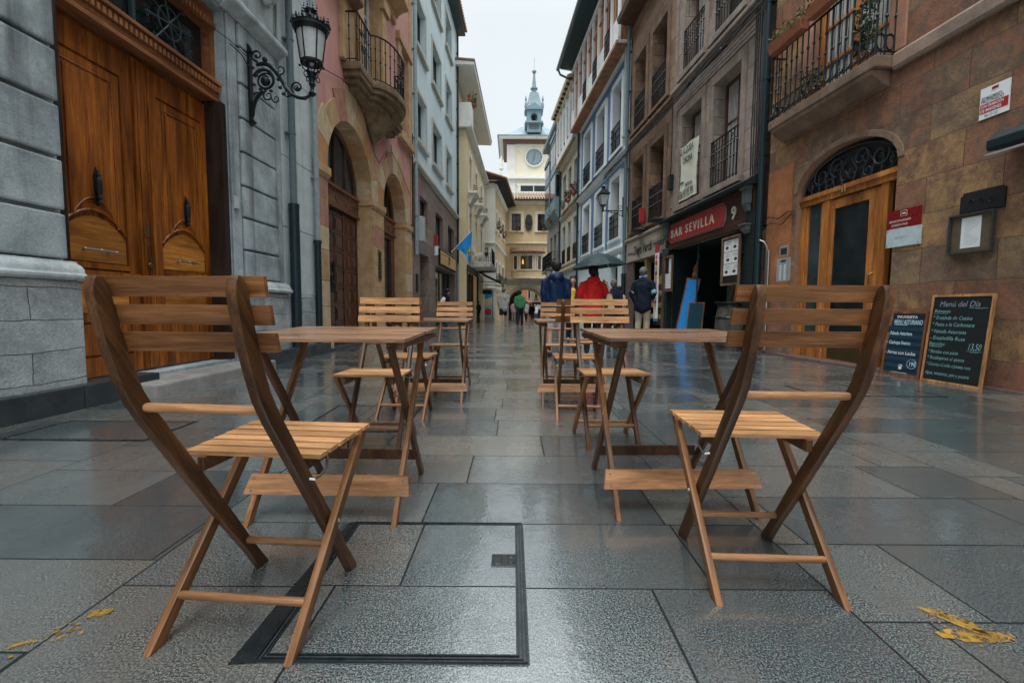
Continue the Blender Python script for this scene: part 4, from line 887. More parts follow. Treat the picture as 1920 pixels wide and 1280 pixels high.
# balcony
m = MB(); m.box(6.22, 8.45, 0, .29, 3.93, 4.08); m.prism([(0, 3.72), (.10, 3.74), (.17, 3.80), (.26, 3.87), (.28, 3.93), (0, 3.93)], 'x', 6.28, 8.39)
b_ = t.part('balcony', m, surf('dark_stained_balcony_slab', (.22, .145, .10), (.14, .095, .07), 4, .75, .8, .6, streak=.5, dist=.015), bevel=.02)
m = MB(); railing(m, [(8.42, 0.02), (8.42, .275), (6.24, .275), (6.24, .02)], 4.09, 5.15, .125, .011, fancy=.24); t.part('railing', m, IRON, parent=b_)
m = MB(); surround(m, BW, .26, .02, 0, 0, 0, .3); t.part('window_surround', m, SANDC, bevel=.015)
window(t, BW, 0, .10, WOODFR, GLB, .09, 1, 3, curtain=True, name='balcony_door')
m = MB(); m.box(6.14, 8.0, .01, .06, 4.12, 6.4, 0) if 0 else None
downpipe(t, FR, 8.86, .12, .055, .0, 11, 1.2, PIPE_D, PIPE_D, .06)
m = MB()
for q in range(6):
    u_ = 9.02+q*.04; m.tube([(u_+.02*sin(z*2+q), .05+.015*q, z) for z in (.4, 1.2, 2.0, 2.6, 3.2, 4.2, 5.5, 7.5)], .012, 5)
m.tube([(8.9, .1, 2.35), (8.7, .07, 2.5), (8.4, .05, 2.42), (8.15, .04, 2.5), (8.0, .04, 2.47)], .01, 5); m.tube([(8.95, .1, 2.2), (8.6, .08, 2.38), (8.3, .05, 2.3), (8.05, .04, 2.45)], .008, 5)
t.part('cable', m, BLK)
m = MB(); m.tube([(8.62, .06, z) for z in (.05, 1.9)], .02, 8); m.tube([(8.69, .05, z) for z in (.05, 1.95)], .018, 8); m.tube([(8.69, .05, 1.95), (8.72, .09, 2.05), (8.82, .12, 2.1)], .018, 8); t.part('conduit', m, STEEL, smooth=True)
# things fixed on this wall
def plate(name, label, cat, x0, x1, y0, y1, mats, thick=.012, n=.0, F=FR, writing=None, group=None, extra=None, bevel=.002):
    """flat board on the wall; x/y are where its corners were measured in the photo (x0 = its far edge)"""
    u1_, u0_ = F.U(x0 if F is FR else x1, n+thick, (y0+y1)/2), F.U(x1 if F is FR else x0, n+thick, (y0+y1)/2); xm = (x0+x1)/2
    za, zb = F.Z(xm, y1, n+thick), F.Z(xm, y0, n+thick)
    m = MB(); m.box(u0_, u1_, n, n+thick, za, zb, 0)
    if extra: extra(m, u0_, u1_, za, zb, n+thick)
    T_ = Thing(name, label, cat, F, ((u0_+u1_)/2, n, za), group)
    T_.part('board', m, mats, bevel=0)
    if writing:
        m = MB(); writing(m, u0_, u1_, za, zb, n+thick+.0015); T_.part('lettering', m, mats)
    return T_, u0_, u1_, za, zb
def wr(m, F, lines, u0, u1, za, zb, n, mi=1, xs=.8, **k):
    """lines: (text, fraction left, fraction baseline, size as fraction of height)"""
    H_ = zb-za; W_ = u1-u0
    for ln in lines:
        s, fx, fz, sz = ln[:4]; mm = ln[4] if len(ln) > 4 else mi; x_ = ln[5] if len(ln) > 5 else xs
        uu_ = (u1-fx*W_) if F.sg > 0 else (u0+fx*W_); text(m, F, s, uu_, n, za+fz*H_, sz*H_, mm, xs=x_, **k)
def w1(m, a, b, za, zb, n):
    H_ = zb-za; W_ = b-a
    m.box(b-.98*W_, b-.02*W_, n-.001, n+.0005, za+.175*H_, za+.475*H_, 1)
    wr(m, FR, [('ESTABLECIMIENTO', .06, .62, .115, 2, .63), ('PROTEGIDO', .05, .50, .155, 2, .78)], a, b, za, zb, n+.001, bold=.0006)
    wr(m, FR, [('CON GRABACIÓN', .05, .355, .12, 0, .68), ('DE IMÁGENES', .05, .21, .14, 0, .72)], a, b, za, zb, n+.002, bold=.0006)
    wr(m, FR, [('902 121 122', .2, .045, .11, 2, .72)], a, b, za, zb, n+.001, bold=.0003)
    m.box(b-.62*W_, b-.40*W_, n-.001, n+.001, za+.88*H_, za+.94*H_, 1); m.box(b-.62*W_, b-.40*W_, n-.001, n+.0015, za+.86*H_, za+.885*H_, 2); wr(m, FR, [('~~~', .35, .79, .12, 1, .8)], a, b, za, zb, n+.001)
plate('security_sign', 'white and red security camera notice high on the sandstone wall at far right', 'sign', 1838, 1892, 158, 216, [PAPER, RED, INK], writing=w1)
def w2(m, a, b, za, zb, n):
    W_ = b-a; H_ = zb-za; c_ = (a+b)/2
    m.tube([(c_+.09*W_*x, n, za+H_*(.86+.09*z)) for x, z in ((-1, -1), (1, -1), (1, 1), (-1, 1), (-1, -1))], .0022, 4, mi=1, caps=False); m.box(c_-.05*W_, c_+.05*W_, n-.001, n+.001, za+H_*.84, za+H_*.88, 1)
    wr(m, FR, [('HORARIO EXTRAORDINARIO', .06, .60, .10, 1, .62), ('DE NUEVE A CINCO', .14, .46, .10, 1, .68), ('CONSULTA PREVIA EN EL', .08, .32, .10, 1, .66), ('TELEFONO 985.20.10.17', .08, .18, .10, 1, .66), ('C/ COMANDANTE, 17, 1º A', .1, .05, .10, 1, .58)], a, b, za, zb, n)
plate('plaque', 'dark red engraved plaque on the wall right of the orange door', 'plaque', 1664, 1726, 392, 447, [flat('dark_red_plaque', (.20, .012, .014), .3), PAPER], writing=w2)
plate('plaque', 'pale blue white plaque directly under the dark red plaque', 'plaque', 1662, 1725, 427, 461, [flat('pale_acrylic_plaque', (.50, .60, .63), .25), flat('mint_lettering', (.2, .42, .38), .5), STEEL], n=.0, thick=.02,
      writing=lambda m, a, b, za, zb, n: (wr(m, FR, [('CARE CLINICA', .22, .45, .17, 1, .7)], a, b, za, zb, n), [m.lathe([(0, .006), (.007, .004), (.008, 0)], (x, n, z), 8, mi=2, ax='y') for x in (a+.02, b-.02) for z in (za+.02, zb-.02)]))
def framed(m, a, b, za, zb, n):
    for q in ((a, a+.018, za, zb), (b-.018, b, za, zb)): m.box(q[0], q[1], n, n+.035, q[2], q[3], 1)
    m.box(a+.018, b-.018, n, n+.035, za, za+.018, 1); m.box(a+.018, b-.018, n, n+.035, zb-.018, zb, 1)
t2, a, b, za, zb = plate('menu_case', 'glazed metal menu case holding one white sheet, on the sandstone wall', 'menu case', 1782, 1866, 399, 474, [flat('brown_case_back', (.13, .10, .065), .5), flat('grey_case_frame', (.10, .105, .105), .4, .6), PAPER, GREYINK], extra=framed, thick=.02)
m = MB(); m.box(a+.3*(b-a), b-.26*(b-a), .0215, .024, za+.14*(zb-za), za+.90*(zb-za), 0)
for i in range(14): z_ = za+(zb-za)*(.22+.045*i); u_ = b-.34*(b-a); m.box(u_-.10*(1+.5*sin(i*7)), u_, .0242, .0247, z_, z_+.0025, 1)
t2.part('menu_sheet', m, [PAPER, GREYINK])
m = MB(); a, b = FR.U(1872), FR.U(1790); za, zb = FR.Z(1830, 398, .02), FR.Z(1830, 358, .02)
pf = [(a, za), (b, za), (b, zb-.03), (b-.02, zb-.03), (b-.03, zb), (a+.03, zb), (a+.02, zb-.02), (a, zb-.02)]; m.prism(pf, 'y', .001, .02)
for s in (-1, 0, 1): scroll(m, ((a+b)/2+s*.1, (za+zb)/2), .035, .008, 0, 1.2*(s or 1), lambda p, q: (p, .022, q), .005)
m.tube([(a+.03, .022, za+.02), (b-.03, .022, za+.02)], .005, 5); single('carved_sign', 'small black carved wooden sign fixed above the menu case', 'sign', m, BLK, F=FR, at=((a+b)/2, 0, za), bevel=.002)
m = MB(); m.prism([(0.02, 2.44), (.26, 2.40), (.28, 2.43), (.28, 2.50), (.2, 2.58), (.02, 2.6)], 'x', 2.6, 4.80); m.lathe([(0, 0), (.05, 0), (.05, .02), (0, .02)], (4.80, .15, 2.5), 10, ax='x')
T_ = Thing('awning_case', 'dark folded awning case at the right edge of the photo', 'awning', FR, (3.7, 0, 2.4)); T_.part('case', m, flat('black_teal_awning', (.008, .018, .022), .5)); m = MB(); m.tube([(2.6, .29, 2.36), (4.79, .29, 2.36)], .012, 6); T_.part('front_bar', m, STEEL)
# intercoms beside the door
PLGREY = flat('brushed_grey_panel', (.34, .36, .36), .45)
T_, a, b, za, zb = plate('intercom', 'steel doorbell panel with two columns of buttons left of the orange door', 'intercom', 1456, 1480, 484, 527, [PLGREY, INK, PAPER], thick=.02, n=.0)
m = MB()
for i in range(9):
    for j in (0, 1): z_ = za+(zb-za)*(.06+.075*i); u_ = b-(b-a)*(.24+.34*j); m.box(u_-.05, u_, .02, .0235, z_, z_+.018, 1 if 0 else 0)
m.box(a+.3*(b-a), b-.3*(b-a), .02, .0215, za+.82*(zb-za), za+.92*(zb-za), 1); T_.part('button_rows', m, [PAPER, INK])
T_, a, b, za, zb = plate('doorbell_camera', 'small dark screened intercom above the steel doorbell panel', 'intercom', 1462, 1478, 460, 480, [PLGREY, INK], thick=.02)
m = MB(); m.box(a+.15*(b-a), b-.15*(b-a), .02, .024, za+.15*(zb-za), za+.75*(zb-za)); T_.part('screen', m, INK)
# flower boxes on the balcony rail
rd = random.Random(11)
for i, (u0_, u1_, z_, lb) in enumerate(((7.5, 8.3, 5.12, 'terracotta trough of pale feathery plants on the far end of the low balcony rail'), (6.55, 7.38, 5.16, 'terracotta trough of orange flowers on the near part of the low balcony rail'))):
    T_ = Thing('flower_box', lb, 'flower box', FR, ((u0_+u1_)/2, .36, z_), 'flower boxes on the balcony rail')
    m = MB(); m.prism([(.30, z_), (.42, z_), (.46, z_+.17), (.27, z_+.17)], 'x', u0_, u1_); T_.part('trough', m, TERRA, bevel=.008)
    m = MB()
    for k_ in range(6): foliage(m, (u0_+(u1_-u0_)*(k_+.5)/6, .38, z_+.24), (.09, .1, .11), 60, .025, rd, (0, 0, 1)); 
    for k_ in range(14): foliage(m, (u0_+rd.random()*(u1_-u0_), .40, z_+.26+.1*rd.random()), (.015, .015, .015), 7, .016, rd, (2,))
    T_.part('flowers', m, [GRASSY, LEAF, FLO])
T_ = Thing('potted_shrub', 'bushy green climber behind the low balcony railing', 'plant', FR, (6.55, .14, 4.1)); m = MB(); m.lathe([(.07, 0), (.10, .17)], (6.55, .14, 4.1), 12); T_.part('pot', m, TERRA)
m = MB()
for (u_, z_, r_) in ((6.5, 4.5, .16), (6.6, 4.75, .17), (6.45, 4.95, .12), (6.65, 4.4, .13)): foliage(m, (u_, .15, z_), (r_, .07, r_), 150, .03, rd, (0, 1))
T_.part('leaves', m, [LEAFD, LEAF])
T_ = Thing('potted_shrub', 'low dark leafy plant at the far end of the low balcony floor', 'plant', FR, (7.6, .15, 4.1)); m = MB(); m.lathe([(.06, 0), (.09, .14)], (7.6, .15, 4.1), 12); T_.part('pot', m, TERRA); m = MB(); foliage(m, (7.6, .15, 4.38), (.26, .1, .16), 260, .03, rd, (0, 1)); T_.part('leaves', m, [LEAFD, LEAF])

# ================================================================== RIGHT 2: brown-grey stone house over the bar and the shop
def rows(xs_, ys_): pass
t = Thing('bar_building', 'grey brown stone building above the bar with iron window guards and cables', 'building', FR, (11, 0, 0))
UA, UB = 8.95, 13.28
wa = [(11.58, 12.67), (9.87, 11.0)]
ops = []
for a, b in wa:
    ops += [(a, b, 3.55, 5.9, 0, .34), (a, b, 6.95, 9.2, 0, .34), (a, b, 10.3, 12.3, 0, .34)]
bar = (9.25, 13.0, -.02, 2.42, 0, .5)
m = MB(); facade(m, UA, UB, -.4, 13.4, ops+[bar], d=.34); mass(m, UA, UB, 13, z0=2.62); mass(m, UA, UB, 2.60, n0=-2.7); t.part('wall', m, RBLK2)
m = MB()
surrounds(t, ops, RGREY, .19, .03, 0, .14, 0, .22, .10, bevel=.012)
m.box(UA+.05, UA+.3, 0, .028, 3.6, 13); m.box(UB-.2, UB-.02, 0, .028, 3.6, 13); cornice(m, UA, UB, 6.56, .2, .12)
for i in range(7): m.box(UA+.3, UB-.2, 0, .018, 6.30+.001*i, 6.32)
t.part('cornice', m, RGREY, bevel=.012)
m = MB()
for z_ in [6.60+.0]: 
    for q in range(4): m.box(UA+.3, UB-.22, 0.002, .024+.004*q, 6.16+.085*q, 6.23+.085*q)
t.part('board_band', m, surf('weathered_grey_boards', (.30, .25, .21), (.2, .16, .14), 6, .7, .3, .4, (1, 1, 1)), bevel=.004)
for i, o in enumerate(ops): window(t, o, 0, .26, BROWNW, GLB if i % 3 else GLS, .07, 1, 1, curtain=(i < 2 or i == 3))
for i, o in enumerate(ops):
    m = MB(); railing(m, [(o[0]+.02, -.02), (o[0]+.02, .04), (o[1]-.02, .04), (o[1]-.02, -.02)], o[2]+.05, o[2]+1.05, .12, .012, fancy=0, top=.02)
    m.bar((o[0]+.02, .04, o[2]+.84), (o[1]-.02, .04, o[2]+.84), .014, .012)
    for q in range(3): x = o[0]+(o[1]-o[0])*(q+.5)/3; m.tube([(x-.1, .04, o[2]+.86), (x+.1, .04, o[2]+1.02)], .006, 4); m.tube([(x-.1, .04, o[2]+1.02), (x+.1, .04, o[2]+.86)], .006, 4)
    t.part('window_guard', m, IRON)
m = MB(); rd = random.Random(2)
for q in range(7):
    pts = []; u = 8.8
    while u < 20.2: pts.append((u, .13+.012*q+rd.uniform(-.01, .01), 6.52-.035*q+(u-8.8)*-.012+.05*sin(u*1.3+q)+rd.uniform(-.02, .02))); u += .75
    m.tube(pts, .014 if q < 3 else .009, 5)
m.tube([(UB-.1, .09, 6.4), (UB-.12, .08, 5.2), (UB-.08, .08, 4.4)], .012, 5); m.box(UB-.2, UB-.02, .03, .14, 4.1, 4.5)
for (u_, a_) in ((11.9, 1), (10.4, -1)): m.tube([(u_, .2, 6.4), (u_+.1*a_, .24, 6.3), (u_+.25*a_, .2, 6.34)], .03, 5)
t.part('cable', m, BLK)
# bar front
CARV = flat('grey_green_carving', (.10, .125, .125), .5)
m = MB(); nB = .10
m.box(8.93, 9.24, 0, nB+.06, 0, 2.7, 1); m.box(8.93, 9.05, 0, nB, 2.7, 3.3, 1); m.box(13.01, 13.2, 0, nB+.06, 0, 2.7, 1); m.box(9.05, 13.2, 0, nB+.03, 2.44, 3.2, 0)
m.prism([(0, 3.2), (.34, 3.17), (.36, 3.23), (.14, 3.36), (0, 3.38)], 'x', 8.98, 13.27, 1)
u = 9.1
while u < 13.1: m.box(u, u+.035, nB+.03, nB+.05, 2.42, 2.53, 0); u += .06
for z_ in (2.7, 2.8, 2.9, 3.0, 3.1): m.box(9.26, 9.95, nB+.03, nB+.036, z_, z_+.085, 0)
t.part('shop_front', m, [wood('dark_brown_shopfront', (.075, .035, .022), (.045, .022, .015), 'x', .5, scale=.4), flat('black_green_shopfront', (.012, .02, .022), .5)])
for (u_, z0_, h_) in ((9.16, 2.70, .48), (13.08, 2.70, .48), (9.16, 2.28, .18), (13.08, 2.28, .18)):
    m = MB()
    m.box(u_-.09, u_+.09, nB+.06, nB+.16, z0_+h_*.3, z0_+h_); m.box(u_-.11, u_+.11, nB+.06, nB+.2, z0_+h_*.85, z0_+h_); m.prism([(nB+.06, z0_), (nB+.1, z0_), (nB+.16, z0_+h_*.3), (nB+.06, z0_+h_*.3)], 'x', u_-.07, u_+.07)
    for q in (-.05, 0, .05): m.box(u_+q-.012, u_+q+.012, nB+.16, nB+.17, z0_+h_*.33, z0_+h_*.82)
    t.part('carved_bracket', m, CARV, bevel=.004)
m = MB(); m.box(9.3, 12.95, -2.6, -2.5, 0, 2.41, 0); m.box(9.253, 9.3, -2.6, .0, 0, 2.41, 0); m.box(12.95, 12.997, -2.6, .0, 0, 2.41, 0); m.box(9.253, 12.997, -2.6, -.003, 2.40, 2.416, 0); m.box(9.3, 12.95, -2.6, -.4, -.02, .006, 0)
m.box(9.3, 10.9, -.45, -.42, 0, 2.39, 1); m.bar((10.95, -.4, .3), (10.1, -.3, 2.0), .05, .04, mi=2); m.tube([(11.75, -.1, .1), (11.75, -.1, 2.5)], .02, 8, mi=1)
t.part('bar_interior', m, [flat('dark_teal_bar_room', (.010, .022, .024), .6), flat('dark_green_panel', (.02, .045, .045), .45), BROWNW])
T_ = Thing('bar_sign', 'red bar sign with raised pale capital letters above the dark bar front', 'sign', FR, (11.5, nB, 2.6))
a, b = 10.05, 12.95; m = MB(); z0_, z1_ = 2.60, 3.06; k = .10
pf = [(a+k, z0_), (b-k, z0_), (b, z0_+k), (b, z1_-k), (b-k, z1_), (a+k, z1_), (a, z1_-k), (a, z0_+k)]
m.prism([(x+(x-(a+b)/2)*.02, z+(z-2.83)*.12) for x, z in pf], 'y', nB+.03, nB+.06, 1); m.prism(pf, 'y', nB+.06, nB+.075, 0); T_.part('board', m, [RED, flat('grey_sign_border', (.25, .26, .25), .5)], bevel=.004)
m = MB(); text(m, FR, 'BAR SEVILLA', b-.16, nB+.078, 2.715, .30, xs=1.04, extrude=.012, bold=.003, spacing=1.38); T_.part('lettering', m, SIGNW)
m = MB(); text(m, FR, '9', 9.80, nB+.05, 2.66, .36, extrude=.012, bold=.006); t.part('house_number', m, SIGNW)
# banner over the window
T_ = Thing('banner', 'yellowish for rent banner with black letters hung over the bar building window', 'banner', FR, (12, .06, 3.6))
m = MB(); a, b = 11.55, 12.55; za, zb = 3.62, 5.0; K = 8
vs = [(a+(b-a)*i/K, .09+.02*sin(i*1.1+j*.7), za+(zb-za)*j/6) for j in range(7) for i in range(K+1)]; m.add(vs, [(j*(K+1)+i, j*(K+1)+i+1, (j+1)*(K+1)+i+1, (j+1)*(K+1)+i) for j in range(6) for i in range(K)])
T_.part('cloth', m, flat('pale_yellow_banner', (.60, .62, .50), .7, n=.04))
m = MB(); wr(m, FR, [('SE ALQUILA', .03, .84, .17, 0, .60), ('OFICINA', .22, .66, .15, 0, .66), ('656 97 95 99', .03, .04, .19, 0, .58), ('PARTICULAR', .40, .22, .08, 0, .6), ('TELEFONO', .05, .30, .06, 0, .6)], a, b, za, zb, .118, bold=.006); T_.part('lettering', m, INK)
# menu frames by the bar
def menu(label, u0, u1, z0, z1, n, cols_, rws, pics=True):
    T_ = Thing('wall_menu', label, 'menu', FR, ((u0+u1)/2, n, z0), 'menu frames beside the bar entrance'); m = MB(); fw = .045
    m.box(u0, u0+fw, n, n+.04, z0, z1); m.box(u1-fw, u1, n, n+.04, z0, z1); m.box(u0+fw, u1-fw, n, n+.04, z0, z0+fw); m.box(u0+fw, u1-fw, n, n+.04, z1-fw, z1); T_.part('frame', m, wood('brown_frame_'+str(cols_)+str(rws), (.18, .10, .06), (.1, .055, .035), 'z', .5), bevel=.004)
    m = MB(); m.box(u0+fw, u1-fw, n, n+.01, z0+fw, z1-fw, 0); zb_ = z0+fw+(z1-z0)*(.16 if pics else .04); W_ = (u1-u0-2*fw-.02)/cols_; H_ = (z1-fw-zb_-.01)/rws; rd = random.Random(6)
    for i in range(cols_):
        for j in range(rws):
            a, b = u0+fw+.01+i*W_, u0+fw+.01+(i+1)*W_-.012; c_, d_ = zb_+j*H_, zb_+(j+1)*H_-.012
            if not pics and (i+j) % 3 == 2: continue
            m.box(a, b, n+.01, n+.013, c_, d_, 1)
            for q in range(3): m.box(a+.03, b-.03-(b-a)*.3*rd.random(), n+.013, n+.0135, d_-.04-q*.028, d_-.03-q*.028, 2)
            if pics: m.ell(((a+b)/2+.02*(-1)**j, n+.0135, c_+(d_-c_)*.33), ((b-a)*.22, .002, (d_-c_)*.15), 8, 6, 3)
            else:
                for q in range(7): m.box(a+.03, b-.02, n+.013, n+.0135, c_+.03+q*(d_-c_)*.1, c_+.038+q*(d_-c_)*.1, 2)
    T_.part('menu_sheets', m, [BLK, PAPER, GREYINK, flat('dark_food_picture_'+str(rws), (.12, .03, .015), .5)])
menu('brown framed menu with six food pictures at the near side of the bar entrance', 9.3, 10.0, 1.30, 2.30, .19, 2, 3)
menu('narrow brown framed sheets at the far side of the bar entrance', 12.55, 13.1, 1.28, 2.25, .19, 2, 2, False)
# ice cream strip
T_ = Thing('ice_cream_sign', 'tall narrow banner of stacked ice cream scoops beside the cake shop', 'sign', FR, (13.4, .3, .45)); m = MB(); m.box(13.28, 13.52, .30, .33, .47, 2.40, 0); m.box(13.28, 13.52, .30, .335, 2.40, 2.62, 1); m.box(13.28, 13.52, .30, .333, .45, .53, 6)
T_.part('board', m, [PAPER, RED, RED, RED, RED, RED, flat('blue_strip_edge', (.03, .25, .6), .5)])
m = MB(); sc_ = [(2.45, .075, 1), (2.28, .09, 2), (2.12, .085, 1), (1.98, .085, 3), (1.86, .085, 4), (1.72, .085, 1), (1.58, .09, 5), (1.44, .09, 2), (1.30, .09, 1), (1.17, .085, 5)]
for i, (z_, r_, c_) in enumerate(sc_): m.ell((13.40, .337, z_-.17), (r_, .008, r_*.85), 14, 8, i % 6)
m.prism([(13.33, .93), (13.47, .93), (13.40, .71)], 'y', .331, .338, 6); T_.part('ice_cream_picture', m, [flat('sc_'+str(i), c_, .6) for i, c_ in enumerate([(.62, .16, .24), (.66, .05, .03), (.35, .5, .15), (.24, .06, .02), (.7, .3, .05), (.34, .14, .5), (.45, .25, .1)])])
m = MB(); wr(m, FR, [('Hay', .15, .70, .2), ('Rico', .2, .40, .2), ('Helado', .1, .12, .2)], 13.28, 13.52, .53, .70, .332, 0, .8, bold=.002); T_.part('lettering', m, INK)
# blue chalkboard and small board in the bar entrance
def board(name, label, cat, u, n, w_, h_, lean, fmat, bmat, thick=.02, fw=.03, F=FR, rz=0, skew=0, z0=0., group=None):
    T_ = Thing(name, label, cat, F, (u, n, z0), group, rz=rz); s = F.sg
    T_.o.rotation_euler = (radians(lean)*(1 if s > 0 else -1), radians(skew), F.a+rz)
    m = MB()
    for q in ((-w_/2, -w_/2+fw, 0, h_), (w_/2-fw, w_/2, 0, h_), (-w_/2+fw, w_/2-fw, 0, fw), (-w_/2+fw, w_/2-fw, h_-fw, h_)): m.box(q[0], q[1], -thick/2, thick/2+.004, q[2], q[3])
    T_.part('frame', m, fmat, local=True, bevel=.003)
    m = MB(); m.box(-w_/2+fw, w_/2-fw, -thick/2, thick/2-.003, fw, h_-fw); T_.part('panel', m, bmat, local=True); T_.w, T_.h, T_.t = w_, h_, thick
    return T_
class _LF: sg = 1
def bwr(T_, lines, mats, name='writing', **k):
    """writing in a board's own coordinates; fx from the reader's left, fz baseline fraction"""
    m = MB()
    for ln in lines:
        s, fx, fz, sz = ln[:4]; mi = ln[4] if len(ln) > 4 else 0; xs = ln[5] if len(ln) > 5 else .8; rot = ln[6] if len(ln) > 6 else 0
        kk = dict(k)
        text(m, _LF, s, T_.w/2-fx*T_.w, T_.t/2-.0015, fz*T_.h, sz*T_.h, mi, xs=xs, rot=rot, **kk)
    return T_, m
FRM = wood('pine_board_frame', (.42, .22, .09), (.3, .14, .055), 'z', .45, coat=.1); FRM2 = wood('brown_board_frame', (.20, .075, .035), (.12, .045, .02), 'z', .45)
T_ = board('chalkboard', 'tall bright blue chalkboard leaning inside the dark bar entrance', 'chalkboard', 11.95, .20, .36, 1.62, 8, FRM2, flat('bright_blue_board', (.02, .24, .62), .5), skew=-7.5, rz=.75)
T_, m = bwr(T_, [(''.join(random.Random(i).choice('aeiomnrslu ') for _ in range(12)), .14, .90-.058*i, .05, 0, .8) for i in range(15)], None, shear=.3); T_.part('writing', m, flat('faint_blue_chalk', (.2, .42, .62), .9))
m = MB(); m.lathe([(0, 0), (.05, .02), (.07, .1), (.045, .16), (.075, .24), (.03, .36), (.02, .5), (.035, .56), (0, .64)], (0, 0, 1.62), 10, sy=.4); T_.part('carved_finial', m, DOORR2, local=True)
T_ = board('chalkboard', 'low dark teal chalkboard behind the bright blue one in the bar entrance', 'chalkboard', 11.45, .10, .42, .98, 8, FRM2, flat('dark_teal_board', (.008, .05, .07), .5), rz=.6)
T_, m = bwr(T_, [(''.join(random.Random(i+40).choice('aeiomnrslu ') for _ in range(11)), .14, .80-.11*i, .07, 0, .8) for i in range(6)], None, shear=.3); T_.part('writing', m, flat('faint_teal_chalk', (.04, .2, .26), .9))
# the two menu boards by the wall
uc = (FR.U(1650, .25, 700)+FR.U(1735, .25, 700))/2
T_ = board('menu_board', 'lower striped navy menu board leaning beside the larger black chalkboard', 'menu board', 5.70, .17, .53, .80, 5, FRM2, [NAVYB, NAVYB2], fw=.03, rz=-.0)
m = MB()
for i in range(8): m.box(-.235, .235, .0055, .0075, .06+i*.092, .06+i*.092+.045)
T_.part('dark_stripe', m, NAVYB2, local=True)
T_, m = bwr(T_, [('INURRIETA', .24, .895, .055, 1, 1.25), ('MENU ASTURIANO', .18, .80, .10, 0, .55), ('- Fabada Asturiana', .07, .635, .075, 0, .72), ('- Cachopo Iberico', .07, .49, .075, 0, .72), ('- Arroz con Leche', .05, .335, .075, 1, .92), ('19€', .70, .175, .09, 0, .8)], None, bold=.0015)
m.tube([((.5-.77)*T_.w+.062*cos(2*pi*i/16), T_.t/2-.0015, .205*T_.h+.055*sin(2*pi*i/16)) for i in range(17)], .0022, 4, caps=False); m.box(-.02, .16, .0085, .0095, .785*.8, .785*.8+.006, 0)
m.box(-.10, .12, .0085, .0095, .04, .046, 1); m.box(-.02, .02, .0085, .0095, .085, .125, 1); m.tube([(-.03, .009, .13), (0, .009, .145), (.03, .009, .13)], .004, 4, mi=1)
T_.part('writing', m, [flat('blue_white_print', (.42, .60, .68), .8), CHALKW], local=True)
T_ = board('menu_board', 'tall black chalkboard menu with pine frame leaning at the right wall', 'menu board', 5.06, .20, .66, .99, 5, FRM, CHALKB, fw=.026)
L_ = [('Menú del Día', .14, .865, .088, 0, .92), ('Primeros', .07, .795, .055, 1, .9), ('* Ensalada de Cecina', .06, .72, .06, 1, .86), ('* Pasta a la Carbonara', .06, .645, .06, 1, .86), ('* Fabada Asturiana', .06, .565, .06, 1, .86), ('- Ensaladilla Rusa', .06, .49, .06, 1, .95), ('Segundos:', .06, .425, .055, 1, .85), ('13,50', .70, .40, .10, 1, .62), ('* Bacalao con pisto', .06, .335, .055, 1, .8), ('* Escalopines al queso', .06, .265, .055, 1, .85), ('* Chorizo Criollo c/patata rota', .06, .19, .052, 1, .75), ('Agua, vinotinto, pan y postre', .07, .09, .055, 1, .75)]
T_, m = bwr(T_, L_, None, shear=.22)
for (fx0, fx1, fz) in ((.07, .3, .785), (.07, .3, .413), (.07, .28, .405), (.70, .93, .385), (.75, .88, .375), (.64, .92, .85), (.74, .86, .843)): m.box((.5-fx1)*.66, (.5-fx0)*.66, .0085, .0092, fz*.99, fz*.99+.003, 1)
T_.part('writing', m, [flat('violet_grey_chalk', (.24, .27, .34), .9), CHALKC], local=True)
# barrel by the bar
T_ = Thing('barrel', 'dark wooden barrel table at the near side of the bar entrance', 'barrel', FR, (9.12, .48, 0)); m = MB(); m.lathe([(.2, 0), (.24, .25), (.26, .45), (.24, .7), (.2, .92), (0, .92)], (9.12, .48, 0), 18); T_.part('staves', m, wood('grey_barrel', (.08, .07, .06), (.045, .04, .038), 'z', .6), smooth=True)
m = MB()
for z_, r_ in ((.08, .222), (.3, .252), (.62, .252), (.86, .218)): m.lathe([(r_, 0), (r_+.004, .01), (r_+.004, .035), (r_-.002, .045)], (9.12, .48, z_), 18)
m.lathe([(.27, .925), (.27, .955), (0, .955)], (9.12, .48, 0), 18); T_.part('hoop', m, DARKIRON)

# RIGHT 2b: brown house over the cake shop
t = Thing('brown_building', 'brown stone building over the cake shop, between the bar and the blue house', 'building', FR, (14.6, 0, 0))
UA, UB = 13.29, 17.08; wa = [(13.86, 15.0), (15.58, 16.65)]; ops = []
for a, b in wa: ops += [(a, b, 3.5, 5.85, 0, .42), (a, b, 6.92, 9.28, 0, .42)]
shop = (13.6, 16.3, -.02, 2.42, 0, .6)
m = MB(); facade(m, UA, UB, -.4, 10.8, ops+[shop], d=.42); mass(m, UA, UB, 13, z0=2.6); mass(m, UA, UB, 2.58, n0=-1.7); t.part('wall', m, RBLK)
m = MB()
cornice(m, UA, UB, 6.5, .2, .10); t.part('cornice', m, RBROWN, bevel=.015); surrounds(t, ops, RBROWN, .22, .04, 0, .10, 0, .25, .06, bevel=.015)
for o in ops: window(t, o, 0, .34, BROWNW, GLS, .07, 1, 1)
for o in ops:
    m = MB(); railing(m, [(o[0]+.02, -.1), (o[0]+.02, .02), (o[1]-.02, .02), (o[1]-.02, -.1)], o[2]+.03, o[2]+1.05, .105, .014, fancy=.0); m.bar((o[0], .02, o[2]+.5), (o[1], .02, o[2]+.5), .02, .03); t.part('window_guard', m, IRON)
